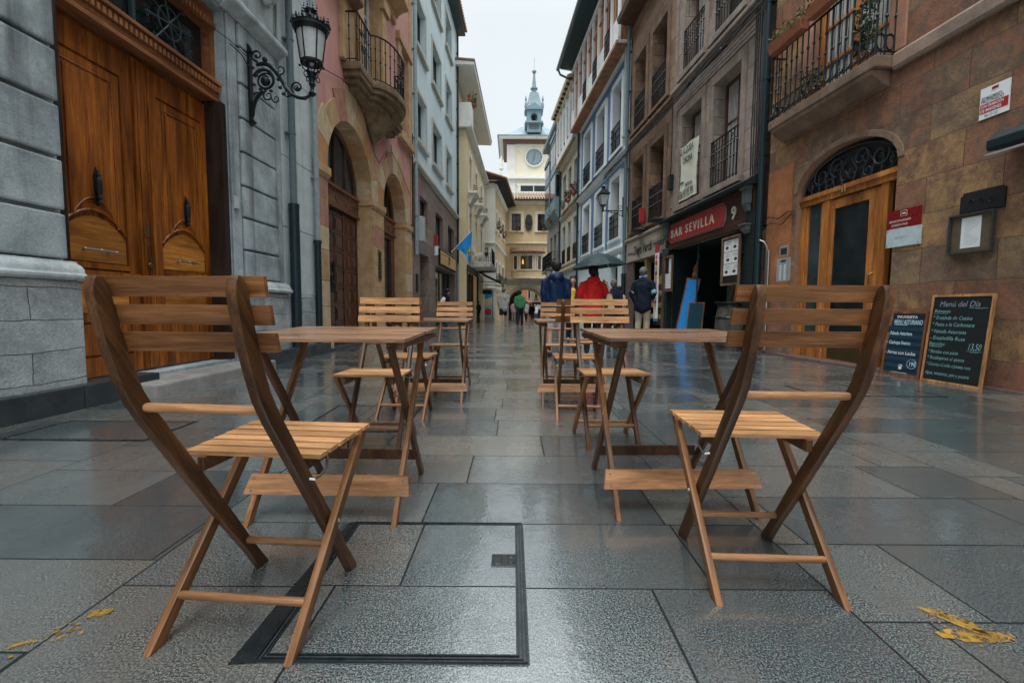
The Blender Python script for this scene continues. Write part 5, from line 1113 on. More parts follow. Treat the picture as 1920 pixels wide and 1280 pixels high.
m = MB(); m.prism([(0, 10.7), (.55, 10.75), (.6, 10.9), (0, 11)], 'x', UA-.0, UB); m.box(UA, UB, -.3, .42, 11.0, 13.4, 1); t.part('upper_gallery', m, [BROWNW, surf('brown_textured_panel', (.2, .15, .1), (.14, .10, .07), 8, .7, .4, .3)])
for i in range(3): window(t, (13.4+i*1.2, 14.4+i*1.2, 11.3, 13.2), .55, .1, surf('cream_window_paint', (.5, .42, .28), (.4, .33, .2), 5, .6, .2, .2) if i == 0 else bpy.data.materials['cream_window_paint'], GLB, .08, 1, 1)
m = MB(); m.box(13.3, 16.9, 0, .10, 2.44, 3.12, 0); cornice(m, 13.3, 17.0, 3.12, .12, .16, 0, 0); m.box(13.3, 13.6, 0, .08, 0, 2.44, 1); m.box(16.3, 17.0, 0, .06, 0, 2.44, 1); m.box(14.95, 15.12, -.1, .06, 0, 2.42, 2)
sf = t.part('shop_front', m, [surf('beige_fascia', (.38, .34, .28), (.3, .27, .22), 3, .6, .2, .2), surf('mauve_shop_jamb', (.15, .10, .095), (.10, .07, .065), 3, .6, .2, .2), flat('brass_shop_frame', (.26, .2, .06), .4, .2)])
m = MB(); text(m, FR, 'Diego Verdú', 16.15, .104, 2.62, .42, xs=.80, shear=.25, bold=.014); text(m, FR, 'Turrones', 16.8, .104, 2.66, .16, xs=1, shear=.2, bold=.004); text(m, FR, 'Helados', 14.35, .104, 2.66, .33, xs=.8, shear=.25, bold=.006); t.part('shop_lettering', m, INK, parent=sf)
m = MB(); m.box(13.63, 14.93, -.25, -.2, .3, 2.4, 0); m.box(13.63, 16.27, -1.6, -1.5, 0, 2.41, 1); m.box(13.603, 13.63, -1.6, -.01, 0, 2.41, 1); m.box(16.27, 16.297, -1.6, -.01, 0, 2.41, 1)
t.part('shop_window', m, [glass('shop_glass', (.03, .03, .022), .05), DARK])
m = MB(); rd = random.Random(3)
for z_ in (.5, .85, 1.2):
    m.box(13.66, 14.9, -.18, .02, z_, z_+.02, 0)
    for q in range(11): x = 13.74+q*.108; m.lathe([(.035, 0), (.045, .06), (.02, .12), (0, .14)], (x, -.06, z_+.02), 8, mi=(2, 1, 3)[q % 3])
m.prism([(13.7, 1.55), (14.85, 1.55), (13.8, 2.0)], 'y', -.14, -.12, 3); m.ell((14.5, -.1, 1.7), (.06, .04, .09), 10, 6, 1)
t.part('display_goods', m, [STEEL, flat('grey_goods', (.2, .2, .17), .5), flat('cream_goods', (.22, .17, .08), .5), flat('yellow_paper', (.42, .27, .04), .6)], parent=sf)
m = MB()
for u_, n_ in ((15.2, .42), (13.4, .5)): m = MB(); m.prism([(u_-.2, 3.32), (u_+.35, 3.3), (u_+.3, 3.34), (u_-.1, 3.38)], 'y', .05, n_); m.tube([(u_, .05, 3.3), (u_, n_, 3.42)], .015, 5); t.part('floodlight', m, BLK)
m = MB(); m.box(15.28, 15.38, .05, .2, 3.6, 4.05); single('shop_pennant', 'small red box sign on the brown house below a window guard', 'sign', m, RED, F=FR, at=(15.3, .05, 3.6), bevel=.01)
downpipe(t, FR, 17.14, .12, .06, 0, 12.5, 2.0, PIPE_G, PIPE_D, .08)
m = MB(); 
# ================================================================== RIGHT 3: blue and white house
t = Thing('blue_building', 'ice blue house with mid blue stripes and a brown timber gallery on the right', 'building', FR, (20, 0, 0))
UA, UB = 17.2, 25.75; wa = [(18.25, 19.45), (20.65, 22.0), (23.2, 24.6)]; ops = []
for a, b in wa: ops += [(a, b, 3.57, 5.93, 0, .38), (a, b, 7.0, 9.55, 0, .38)]
dr = [(18.3, 19.4, -.02, 2.5, 0, .3), (21.2, 22.6, -.02, 2.5, 0, .3)]
m = MB(); facade(m, UA, UB, -.4, 10.2, ops+dr, d=.38); mass(m, UA, UB, 14.2); t.part('wall', m, LBLUE)
m = MB()
for a, b in ((17.5, 17.75), (19.85, 20.2), (22.4, 22.85), (25.0, 25.3)): m.box(a, b, 0, .012, 3.3, 6.3); m.box(a, b, 0, .012, 6.75, 10.0)
m.box(17.5, 25.3, 0, .011, 6.08, 6.3); m.box(17.5, 25.3, 0, .011, 9.7, 10.05); t.part('painted_stripe', m, BLUEP)
m = MB()
BTR = surf('white_blue_trim', (.74, .80, .82), (.66, .73, .75), 3, .7, .15, .12); surrounds(t, ops, BTR, .2, .03, 0, .10, 0, .22, .05, bevel=.008)
cornice(m, UA, UB, 6.42, .26, .16); cornice(m, UA, UB, 2.95, .22, .12); m.box(UA, 17.4, 0, .05, 0, 10.1); m.box(UA, UB, 0, .5, 10.2, 10.32); t.part('cornice', m, BTR, bevel=.008)
for o in ops: window(t, o, 0, .28, GBROWN, GLS, .07, 1, 1)
for o in dr: window(t, o, 0, .25, BROWNW, GLS, .07, 1, 0, name='door')
for o in ops:
    m = MB(); railing(m, [(o[0]+.02, -.12), (o[0]+.02, .06), (o[1]-.02, .06), (o[1]-.02, -.12)], o[2]+.02, o[2]+.95, .12, .013, fancy=.0); t.part('window_guard', m, IRON)
m = MB(); z0, z1 = 10.32, 13.2; m.box(UA, UB, -.2, .40, z0, z1, 1)
u = UA; i = 0
while u < UB-.2:
    w_ = .98; m.box(u, u+.10, .40, .50, z0, z1, 0)
    m.box(u+.10, u+w_, .40, .44, z0, z0+.95, 0) if i % 2 == 0 else None
    if i % 2 == 0:
        for q in range(5): m.box(u+.12, u+w_-.02, .44, .455, z0+.05+.18*q, z0+.05+.18*q+.15, 0)
    m.box(u+.10, u+w_, .40, .47, z0+2.1, z0+2.18, 1); m.box(u+.5, u+.56, .40, .46, z0+.95, z1, 1); m.box(u+.12, u+.5, .402, .42, z0+1.0, z0+2.05, 2) if i % 2 else None
    u += w_; i += 1
m.box(UA, UB, .38, .52, z0-.02, z0+.12, 0); m.box(UA, UB, .38, .54, z1, z1+.18, 0); m.box(UA, UB, .10, .56, z0-.14, z0-.02, 1)
gal = t.part('timber_gallery', m, [GWHITE, GBROWN, GLS], bevel=.0)
m = MB()
for i in (1, 3, 5): u = UA+.98*i+.1; railing(m, [(u, .48), (u+.86, .48)], z0+.12, z0+1.1, .12, .012, fancy=.2)
t.part('railing', m, IRON, parent=gal)
m = MB(); m.prism([(-.3, 13.4), (1.15, 13.55), (1.2, 13.62), (1.2, 13.8), (-.3, 14.3)], 'x', UA-.1, UB+.1)
for q in range(14): m.box(UA-.1, UB+.1, .0+.08*q, .055+.08*q, 13.36+.011*q, 13.42+.011*q)
t.part('eaves', m, EAVED)
m = MB(); m.tube([(UA-.1, 1.22, 13.7), (UB+.3, 1.22, 13.6)], .10, 10); m.tube([(UB+.2, 1.22, 13.55), (UB+.22, 1.1, 13.3), (UB+.2, .4, 13.0)], .06, 8); t.part('gutter', m, PIPE_G, smooth=True)
downpipe(t, FR, 17.42, .12, .06, 6.6, 13.3, 7.0, PIPE_L, PIPE_L, .06); downpipe(t, FR, 25.7, .1, .05, 0, 13.3, 2.5, PIPE_D, PIPE_D, .06)
m = MB()
for q in range(3): m.tube([(u/2., .17+.01*q, 6.72-.012*(u-34)*.5*.0+.02*sin(u*.9+q)-.04*q) for u in range(35, 63, 2)], .013, 5)
t.part('cable', m, BLK)
m = MB(); m.tube([(17.6, .02, 2.75), (17.6, .2, 2.72)], .02, 6); m.lathe([(0, 0), (.05, .01), (.06, .12), (0, .16)], (17.6, .18, 2.66), 10); t.part('security_camera', m, PAPER)
# ================================================================== RIGHT 4: cream jambs, brown and white gallery
t = Thing('cream_building', 'pale house with cream window jambs and a white timber gallery beyond the blue house', 'building', FR, (27, 0, 0))
UA, UB = 25.8, 31.6; wa = [(26.3, 27.2), (27.95, 28.95), (29.7, 30.8)]; ops = []
for a, b in wa: ops += [(a, b, 3.6, 6.0, 0, .35), (a, b, 7.1, 9.2, 0, .35)]
m = MB(); facade(m, UA, UB, -.6, 9.9, ops+[(26.4, 27.6, -.1, 2.4, 0, .3), (29.0, 30.3, -.1, 2.4, 0, .3)], d=.35); mass(m, UA, UB, 13.5); t.part('wall', m, surf('grey_blue_wash', (.42, .49, .54), (.36, .43, .48), 2, .8, .15, .15))
m = MB()
surrounds(t, ops, CREAM2, .26, .03, 0, .12, 0, .28, .06, bevel=.008)
cornice(m, UA, UB, 6.5, .22, .14); cornice(m, UA, UB, 3.05, .22, .12); cornice(m, UA, UB, 9.75, .2, .2); t.part('cornice', m, CREAM2, bevel=.008)
for i, o in enumerate(ops): window(t, o, 0, .26, BROWNW, GLS, .06, 1, 1)
for o in ops[::2]:
    m = MB(); railing(m, [(o[0], .03), (o[1], .03)], o[2], o[2]+.9, .12, .012); t.part('window_guard', m, IRON)
window(t, (26.4, 27.6, -.1, 2.4), 0, .2, BROWNW, GLS, .07, 1, 0, name='door'); window(t, (29.0, 30.3, -.1, 2.4), 0, .2, BROWNW, GLS, .07, 1, 0, name='door')
m = MB(); z0, z1 = 9.95, 12.9; m.box(UA, UB, -.2, .30, z0, z1, 0); u = UA
i = 0
while u < UB-.3: m.box(u, u+.12, .3, .42, z0, z1, 0); m.box(u+.12, u+1.0, .30, .34, z0+.7, z1-.5, 1 if i % 2 else 2); m.box(u+.55, u+.62, .34, .38, z0+.7, z1-.5, 0); u += 1.05; i += 1
m.box(UA, UB, .25, .45, z0, z0+.12, 3); m.box(UA, UB, .2, .50, z1, z1+.2, 3); t.part('timber_gallery', m, [GWHITE, GLS, BROWNW, CREAM2])
m = MB(); m.prism([(-.3, 13.1), (.7, 13.12), (.75, 13.25), (-.3, 13.7)], 'x', UA, UB); u = UA
while u < UB: m.box(u, u+.12, .0, .68, 13.0, 13.11, 1); u += .6
t.part('eaves', m, [CREAM2, BROWNW])
downpipe(t, FR, 31.5, .1, .05, 0, 13, 2.5, PIPE_D, PIPE_D, .06)
# ================================================================== RIGHT 5: blue-grey bay windows
t = Thing('grey_gallery_building', 'narrow grey house with blue grey timber bay windows and an iron balcony', 'building', FR, (33, 0, 0))
UA, UB = 31.65, 38.0; ops = [(31.9, 32.8, 3.9, 6.1, 0, .3), (33.4, 34.6, 3.9, 6.1, 0, .3), (35.2, 36.2, 3.9, 6.1, 0, .3)]
m = MB(); facade(m, UA, UB, -.8, 13.0, ops+[(31.5, 33.0, -.3, 2.5, 0, .3)], d=.3); mass(m, UA, UB, 13); t.part('wall', m, GREYR)
for o in ops: window(t, o, 0, .2, GWHITE, GLS, .07, 1, 1)
window(t, (31.5, 33.0, -.3, 2.5), 0, .2, BROWNW, GLS, .07, 1, 0, name='door')
for a, b, z0, z1 in ((31.8, 33.9, 7.3, 12.3), (34.6, 36.8, 7.3, 11.4)):
    m = MB(); m.box(a, b, 0, .38, z0, z1, 0); m.prism([(0, z0-.5), (.2, z0-.35), (.38, z0), (0, z0)], 'x', a, b, 0); m.box(a-.06, b+.06, 0, .46, z1, z1+.22, 0)
    for zz in (z0+1.0, z0+3.2):
        for i in range(3): x = a+.12+i*(b-a-.12)/3; m.box(x, x+(b-a)/3-.14, .38, .395, zz, zz+1.4, 1)
        m.box(a-.012, a, .08, .32, zz, zz+1.4, 1)
    for zz in (z0+.1, z0+2.6, z0+4.7):
        if zz < z1: m.box(a-.03, b+.03, 0, .42, zz, zz+.1, 0)
    t.part('bay_window', m, [GBLUE, GLS])
m = MB(); m.box(31.8, 36.5, 0, .6, 3.4, 3.58); b_ = t.part('balcony', m, GREYR, bevel=.03); m = MB(); railing(m, [(31.8, 0), (31.8, .57), (36.5, .57), (36.5, 0)], 3.58, 4.65, .2, .016); t.part('railing', m, IRON, parent=b_)
m = MB(); m.prism([(-.3, 13.0), (.45, 13.0), (.5, 13.2), (-.3, 13.8)], 'x', UA, UB); t.part('eaves', m, LEADR)
rd = random.Random(21); m = MB()
for i in range(6): foliage(m, (32+.7*i, .35, 2.3+.25*sin(i*2)), (.35, .2, .4), 60, .07, rd, (0, 0, 1))
for i in range(2): foliage(m, (31.9+.8*i, .4, 2.3), (.1, .1, .25), 30, .06, rd, (2,))
single('climbing_plant', 'dark leafy garland hanging under the far iron balcony with a few red blooms', 'plant', m, [LEAFD, flat('grey_green_leaves', (.25, .3, .28), .6), FLR], F=FR, at=(32.5, .3, 2.2))
# window flowers on the right fronts
def flowerpot(F, u, n, z, lb, mats=(LEAF, FLP), r=.16, n_=90, grp='flower pots on window sills', h=.22):
    T_ = Thing('flower_pot', lb, 'flower pot', F, (u, n, z), grp); m = MB(); m.lathe([(.08, 0), (.12, .18), (.11, .18)], (u, n, z), 10); T_.part('pot', m, TERRA)
    m = MB(); rr = random.Random(int(u*100+z*7)); foliage(m, (u, n, z+.18+r*.7), (r, r*.7, r*.9), n_, r*.22, rr, (0, 0, 0, 1)); T_.part('flowers', m, list(mats))
flowerpot(FR, 26.7, .12, 7.1, 'leafy pot with pink flowers on the near middle window of the cream jambed house', (LEAF, FLP), .34, 200)
flowerpot(FR, 28.4, .12, 7.1, 'tall leafy pot with one orange bloom beside the pink flower pot on the right', (LEAF, FLO), .34, 200)
flowerpot(FR, 30.2, .12, 7.1, 'small pot on the farthest middle window of the cream jambed house', (LEAFD, LEAF), .2, 90)
flowerpot(FR, 34.2, .3, 6.9, 'red geranium pot on the grey timber bay window', (LEAF, FLR), .3, 120)
flowerpot(FR, 32.0, .4, 3.6, 'green pot on the far iron balcony', (LEAF, LEAFD), .25, 120)

# ================================================================== LEFT 4: cream corner house (stands forward of the row)
FC = Frame((-3.208+.03*24.65, 24.65), (.03, 1), -1)
t = Thing('corner_building', 'cream corner house with white balconies, deep eaves and a dark shop below', 'building', FC, (0, 0, 0))
UB = 11.0; wa = [(1.2, 2.3), (4.2, 5.3), (7.4, 8.6)]; ops = []
for a, b in wa: ops += [(a, b, 4.1, 6.1, 0, .25), (a, b, 7.2, 9.1, 0, .25)]
sh = (.6, 5.2, -.1, 2.75, 0, .9)
m = MB(); facade(m, 0, UB, -.8, 10.0, ops+[sh], d=.25); m.add([(0, 0, -.8), (0, -3, -.8), (0, -3, 10), (0, 0, 10)], [(0, 1, 2, 3)]); m.box(.3, UB, -7, -1.0, -1, 10); m.box(.3, UB-.2, -6, -.6, 10, 12.8); t.part('wall', m, CREAM)
m = MB(); cornice(m, -.25, UB, 10.0, .3, .3); m.box(-.28, 0, -3, .28, 10.02, 10.3)
surrounds(t, ops, WHITE, .18, .04, 0, .1, 0, .2, .05)
m.box(.5, 3.1, 0, .2, 3.9, 4.05); m.box(3.8, 5.8, 0, .2, 3.9, 4.05)
for (a, b, z) in ((.95, 2.55, 7.0), (3.95, 5.55, 7.0), (7.1, 8.9, 7.0), (3.95, 5.6, 4.0)):
    m.box(a, b, 0, .5, z, z+.14)
    for x in (a+.15, b-.35): m.prism([(0, z-.55), (.12, z-.5), (.2, z-.25), (.42, z), (0, z)], 'x', x, x+.2)
t.part('white_trim', m, WHITE, bevel=.01)
for o in ops: window(t, o, 0, .2, SHUTT, GLS, .06, 1, 1)
m = MB(); m.box(-.1, .9, -1.2, .28, 10.32, 11.3); t.part('terrace_parapet', m, WHITE, bevel=.02)
m = MB(); m.box(-.002, .0, -1.15, -.7, 10.5, 12.3); 
window(t, (2.0, 3.0, 10.6, 12.2), -.6, -.03, SHUTT, GLS, .06, 1, 0)
m = MB(); m.prism([(-6, 13.1), (.48, 12.9), (.5, 13.05), (-6, 13.6)], 'x', -.6, UB); t.part('eaves', m, WHITE)
m = MB(); m.prism([(-6, 13.62), (.53, 13.07), (.53, 13.16), (-6, 13.75)], 'x', -.64, UB); t.part('roof', m, TILE)
m = MB(); m.prism([(0, 3.15), (1.1, 3.2), (1.15, 3.45), (0, 3.5)], 'x', 2.6, 7.4); b_ = t.part('balcony', m, surf('grey_white_slab', (.55, .54, .49), (.42, .41, .37), 4, .8, .2, .3), bevel=.02); m = MB(); railing(m, [(4.8, 1.0), (7.3, 1.0), (7.3, 0)], 3.5, 4.5, .14, .02); t.part('railing', m, IRON, parent=b_)
m = MB(); m.box(.3, 5.4, 0, .06, 2.75, 3.1, 0); m.box(.3, .6, 0, .05, 0, 2.75, 0); m.box(5.2, 5.5, 0, .1, -.3, 2.75, 0); m.box(1.9, 2.05, -.1, .02, 0, 2.75, 0); m.box(.6, 5.2, -.9, -.86, 0, 2.75, 1); m.box(3.3, 3.4, -.3, 0, 0, 2.75, 0)
for (u_, n_) in ((.9, -.5), (1.5, -.6), (2.5, -.5), (2.9, -.7), (3.8, -.5), (4.4, -.6)): m.box(u_, u_+.12, n_, n_+.04, 1.5+.1*(u_ % .7), 2.4, 2)
sf = t.part('shop_front', m, [flat('black_brown_shop', (.014, .012, .010), .5), flat('warm_dark_shop', (.03, .02, .012), .6), glow('warm_shop_lamp', (1., .62, .22), 1.6)])
T_ = Thing('awning', 'dark sloping shop awning with teal valance beyond the blue flag', 'awning', FC, (6, .1, 2.6)); m = MB(); m.prism([(.05, 3.12), (1.55, 2.42), (1.55, 2.47), (.05, 3.17)], 'x', 5.5, 10.2); T_.part('canvas', m, flat('black_canvas', (.012, .014, .016), .8))
m = MB(); K = 24
for i in range(K): a = 5.5+4.7*i/K; b = a+4.7/K*.94; m.add([(a, 1.56, 2.46), (b, 1.56, 2.46), (b, 1.57, 2.2), ((a+b)/2, 1.57, 2.14), (a, 1.57, 2.2)], [(0, 1, 2, 3, 4)])
T_.part('valance', m, flat('teal_valance', (.05, .09, .11), .7))
m = MB(); 
for u_ in (5.6, 10.1): m.tube([(u_, .1, 2.5), (u_, 1.5, 2.42)], .02, 6)
T_.part('arm', m, BLK)
T_ = Thing('hanging_sign', 'small dark bracket sign at the near edge of the white wall with the poster', 'sign', FC, (8.2, .1, 1.75)); m = MB(); m.box(8.2, 8.25, .1, .75, 1.75, 2.05, 0); T_.part('board', m, flat('brown_black_sign', (.03, .022, .016), .5)); m = MB(); scroll(m, (0, 0), .16, .03, 0, 1.2, lambda p, q: (8.22, .4+p, 2.3+q), .018); m.tube([(8.22, .05, 2.1), (8.22, .75, 2.1)], .015, 6); T_.part('bracket', m, BLK)
flowerpot(FC, .7, .25, 11.3, 'plant box with pale leaves on the corner terrace parapet', (GRASSY, FLR), .35, 160)
flowerpot(FC, 1.7, .3, 7.15, 'pot on the nearest upper balcony of the cream corner house', (LEAFD, FLR), .18, 70)
flowerpot(FC, 4.8, .3, 7.15, 'pot on the second upper balcony of the cream corner house', (LEAF, FLR), .22, 80)
flowerpot(FC, 8.1, .3, 7.15, 'pot on the farthest upper balcony of the cream corner house', (LEAF, FLP), .22, 80)
m = MB(); m.tube([(6.5, .1, 13.2), (6.5, .1, 14.5)], .02, 5); m.tube([(6.2, .1, 14.2), (6.8, .1, 14.2)], .015, 5); t.part('aerial', m, BLK)
# blue flag on its pole
T_ = Thing('flag', 'bright blue flag with a yellow emblem on a slanting pole over the left shop fronts', 'flag', FL, (22.6, .1, 3.55)); m = MB(); m.tube([(22.3, .05, 3.42), (22.6, 1.02, 4.5)], .018, 6); T_.part('pole', m, WHITE)
pA, pB = Vector((22.38, .20, 3.62)), Vector((22.6, 1.02, 4.5)); m = MB(); NX, NY = 10, 12; vs = []
for j in range(NY+1):
    for i in range(NX+1):
        s = i/NX; d = j/NY; p = pA.lerp(pB, s); ln = 1.85*d*(.12+.88*s**.8) ; fold = .13*sin(s*8+d*2.5)*d
        q = Vector((p.x+fold, p.y*(1)+(pB.y-.10-p.y)*d*.9, p.z-ln*1.0)); vs.append(q)
m.add(vs, [(j*(NX+1)+i, j*(NX+1)+i+1, (j+1)*(NX+1)+i+1, (j+1)*(NX+1)+i) for j in range(NY) for i in range(NX)])
fl = T_.part('cloth', m, flat('bright_blue_flag_cloth', (.01, .27, .72), .6, n=.08), smooth=True)
def q_(s, d):
    i, j = s*NX, d*NY; a, b = min(int(i), NX-1), min(int(j), NY-1); fx, fy = i-a, j-b; g_ = lambda A, B: Vector(vs[B*(NX+1)+A]); return (g_(a, b)*(1-fx)+g_(a+1, b)*fx)*(1-fy)+(g_(a, b+1)*(1-fx)+g_(a+1, b+1)*fx)*fy+Vector((-.05, .02, 0))
m = MB()
for (s0, s1, d0, d1) in ((.60, .95, .46, .54), (.74, .84, .36, .68), (.58, .66, .54, .64), (.88, .97, .54, .64)): m.add([q_(s0, d0), q_(s1, d0), q_(s1, d1), q_(s0, d1)], [(0, 1, 2, 3)])
T_.part('emblem', m, flat('yellow_emblem', (.6, .42, .05), .6), parent=fl)

# ================================================================== LEFT 5: white and ochre house turning to the arch
P0 = (-2.35, 36.0); P1 = (-1.42, 36.0); P2 = (-.62, 45.6)
FX = Frame(P0, (1, 0), -1)   # faces the camera
FO = Frame(P1, (P2[0]-P1[0], P2[1]-P1[1]), -1)
t = Thing('white_ochre_building', 'white gabled end with coat of arms turning into an ochre front with flowers', 'building', FX, (0, 0, 0))
def tf_in(F, m):  # bring a mesh built in frame F into the thing's frame
    out = []
    for p in m.v: w_ = F.w(*p); d_ = w_-FX.p; out.append((d_.dot(FX.d), d_.dot(FX.n), p[2]))
    m.v = out; return m
m = MB(); m.box(-2, .94, -3, 0, -1, 10.3, 0); t.part('end_wall', m, WHITE)
Lo = sqrt((P2[0]-P1[0])**2+(P2[1]-P1[1])**2); zs_ = [(2.8, 4.4), (6.9, 8.3)]; ops = []
for (za, zb) in zs_: ops += [(a, b, za, zb, 0, .3) for a, b in ((.9, 1.7), (2.9, 3.7), (5.4, 7.0))]
m = MB(); facade(m, 0, Lo, -1, 10.2, ops+[(5.2, 6.8, -.5, 1.8, 0, .3)], d=.3); t.part('front_wall', tf_in(FO, m), OCHRE)
m = MB()
for o in ops: surround(m, o, .22, .04, 0, .12, 0, .22, .06)
for z_ in (2.15, 5.6): cornice(m, 0, Lo, z_, .22, .15)
m.box(-.0, .12, -.0, .05, -.5, 10.2); cornice(m, 0, Lo, 9.9, .3, .2); t.part('white_trim', tf_in(FO, m), WHITE)
m = MB(); cornice(m, -2, .95, 2.15, .22, .15); cornice(m, -2, .95, 5.6, .22, .15); m.box(-2, .96, 0, .06, -1, -.0, 1); cornice(m, -2, .95, 9.9, .3, .15); t.part('string_course', m, [WHITE, SANDB])
m = MB(); f_ = MB()
for o in ops+[(5.2, 6.8, -.5, 1.8)]:
    m.box(o[0], o[1], -.3, -.26, o[2], o[3])
    for x in (o[0], (o[0]+o[1])/2-.04, o[1]-.08): f_.box(x, x+.08, -.26, -.22, o[2], o[3])
f = t.part('window', tf_in(FO, f_), SHUTT); t.part('pane', tf_in(FO, m), GLS, parent=f)
m = MB(); m.prism([(.18, 4.75), (.42, 4.75+.0), (.46, 5.05), (.46, 5.4), (.14, 5.4), (.14, 5.05)], 'y', 0, .05, 0); m.prism([(.14, 4.95), (.30, 4.72), (.46, 4.95)], 'y', 0, .05, 0); m.lathe([(0, .03), (.08, .02), (.09, 0)], (.30, .05, 5.15), 8, ax='y', mi=1); t.part('coat_of_arms', m, [surf('grey_stone_shield', (.22, .22, .2), (.12, .12, .11), 9, .8, .4, .2), GREY_ST])
m = MB()
for q, (pr_, zz) in enumerate(((.35, 10.35), (.6, 10.42), (.85, 10.5))): m.box(-.3, Lo+.5, -1, pr_, zz-.06, zz+.06, 0)
m = tf_in(FO, m); r_ = t.part('eaves', m, flat('black_curved_eaves', (.02, .025, .028), .6))
m = MB(); u = -.3
while u < Lo+.6: m.tube([(u, .95, 10.52), (u, -2.5, 11.6)], .09, 6); u += .24
t.part('roof', tf_in(FO, m), TILE); m = MB(); m.box(-2.1, 1.1, -3, .35, 10.3, 10.42); t.part('roof_edge', m, TILE)
T_ = Thing('poster', 'framed poster with a red circle on blue and yellow, on the white wall', 'poster', FX, (.35, .02, -.05)); a, b, za, zb = -.02, .80, -.02, 1.98
m = MB(); m.box(a-.04, b+.04, .0, .06, za-.04, zb+.04, 0); T_.part('frame', m, BLK)
m = MB(); m.box(a, b, .06, .065, za, zb, 0); m.add([(a, .067, zb), (b, .067, zb-.35), (b, .067, zb), ], [(0, 1, 2)], 1); m.add([(a, .068, .75), (a, .068, 1.35), (b, .068, 1.62), (b, .068, 1.1)], [(0, 3, 2, 1)], 2); m.lathe([(0, .003), (.27, .003), (.27, 0)], (.46, .067, .48), 28, mi=3, ax='y'); m.add([(a, .0675, zb-.0), (b-.1, .0675, zb-.30), (b, .0675, zb-.55), (a, .0675, zb-.45)], [(0, 1, 2, 3)], 1)
T_.part('print', m, [flat('poster_turquoise', (.25, .52, .58), .4, n=.03), flat('poster_blue', (.02, .25, .6), .4, n=.03), flat('poster_sand', (.62, .56, .32), .4, n=.03), flat('poster_red', (.62, .03, .05), .4, n=.03)])
for i, (u_, z_) in enumerate(((1.3, 2.9), (3.3, 2.9), (6.2, 2.9), (1.3, 7.0), (3.3, 7.0), (6.2, 7.0))): flowerpot(FO, u_, .15, z_, ['dark window box on the lowest near ochre window', 'dark leafy pot on the middle lower ochre window', 'dark leafy window box on the lower ochre window nearest the arch', 'red flowered pot on the upper near ochre window', 'red and pink flowered pot on the middle upper ochre window', 'red flowered window box on the upper ochre window nearest the arch'][i], (LEAFD, LEAF) if i < 3 else (LEAF, FLR), .28, 100)

# ================================================================== the arch building across the street
YA = 45.0; FA = Frame((0, YA), (1, 0), -1)
t = Thing('arch_building', 'ochre building across the street over a broad vaulted arch, with bowed bay and tiles', 'building', FA, (1.5, 0, -.38))
a0, a1 = -1.3, 5.0; arc = (-.40, 3.12, -1, 2.75, 1.50, 6.0)
w2 = [(-.12, .75, 8.15, 9.75, 0, .25), (2.35, 3.4, 8.15, 9.75, 0, .25)]
m = MB(); facade(m, a0, a1, -1, 11.0, [arc]+w2, n=0, d=6, mi=0); t.part('wall', m, OCHRE)
m = MB(); m.box(-.45, .85, -5.9, -5.6, -1, 2.9); t.part('vault_end_wall', m, surf('vault_shade_plaster', (.16, .12, .08), (.11, .08, .055), 3, .8, .2, .3))  # wall put in for the vault's dark left half, shade in its colour
m = MB(); zs = 1.25; c, r = 1.36, 1.76; K = 20
for i in range(K):
    q0, q1 = pi*i/K, pi*(i+1)/K
    m.prism([(c+r*cos(q0), zs+1.5*sin(q0)), (c+r*cos(q1), zs+1.5*sin(q1)), (c+(r+.28)*cos(q1), zs+1.76*sin(q1)), (c+(r+.28)*cos(q0), zs+1.76*sin(q0))], 'y', -.02, .05)
m.box(-.68, -.4, 0, .05, -1, 1.25); m.box(3.12, 3.4, 0, .05, -1, 1.25); cornice(m, a0, a1, 3.3, .35, .35); m.box(a0, a1, -.02, .04, 2.95, 3.3)
t.part('arch_surround', m, surf('grey_arch_stone', (.36, .33, .27), (.27, .25, .2), 5, .8, .3, .3))
m = MB()
for o in w2: surround(m, o, .25, .06, 0, .12, 0, .25, .06)
cornice(m, a0, a1, 6.85, .2, .15); cornice(m, a0, a1, 10.6, .4, .35); m.box(1.0, 1.05, 0, .03, 7.0, 10.5); m.box(2.0, 2.05, 0, .03, 7.0, 10.5); t.part('trim', m, BUFF)
for o in w2: window(t, o, 0, .2, BROWNW, GLS, .08, 1, 1)
m = MB(); m.prism([(1.22, 8.35), (1.5, 8.15), (1.8, 8.35), (1.88, 8.9), (1.82, 9.35), (1.75, 9.6), (1.5, 9.7), (1.28, 9.6), (1.2, 9.35), (1.14, 8.9)], 'y', .03, .14); m.ell((1.5, .15, 9.0), (.22, .06, .3), 10, 6); t.part('coat_of_arms', m, flat('dark_carved_stone', (.035, .035, .04), .7))
m = MB()
def bowp(r_, d_): return [(-.15+3.3*i/16, d_*sin(pi*i/16)**.6 if 0 < i < 16 else 0) for i in range(17)]
m.prism(bowp(0, .75), 'z', 3.65, 6.0); by = t.part('bay', m, OCHRE)
m = MB(); K = 16; bp = bowp(0, .80)
m.prism(bowp(0, .83), 'z', 4.35, 4.45); m.prism(bowp(0, .83), 'z', 5.72, 5.95); m.prism(bowp(0, .9), 'z', 3.60, 3.75)
for i in (0, 1, 3, 4, 10, 11, 12, 14): m.tube([(bp[i][0], bp[i][1], 4.4), (bp[i][0], bp[i][1], 5.8)], .07, 6)
t.part('trim', m, BUFF, parent=by)
m = MB()
for i0, i1 in ((1, 3), (4, 10), (12, 14)):
    for i in range(i0, i1): m.add([(bp[i][0], bp[i][1]+.0, 4.45), (bp[i+1][0], bp[i+1][1]+.0, 4.45), (bp[i+1][0], bp[i+1][1]+.0, 5.72), (bp[i][0], bp[i][1]+.0, 5.72)], [(0, 1, 2, 3)], 0)
for x_, w_ in ((.95, .09), (2.0, .12)): m.lathe([(0, 0), (w_, .05), (w_*.8, .35), (0, .5)], (x_, .84, 4.9), 8, mi=1) if x_ < 1 else None
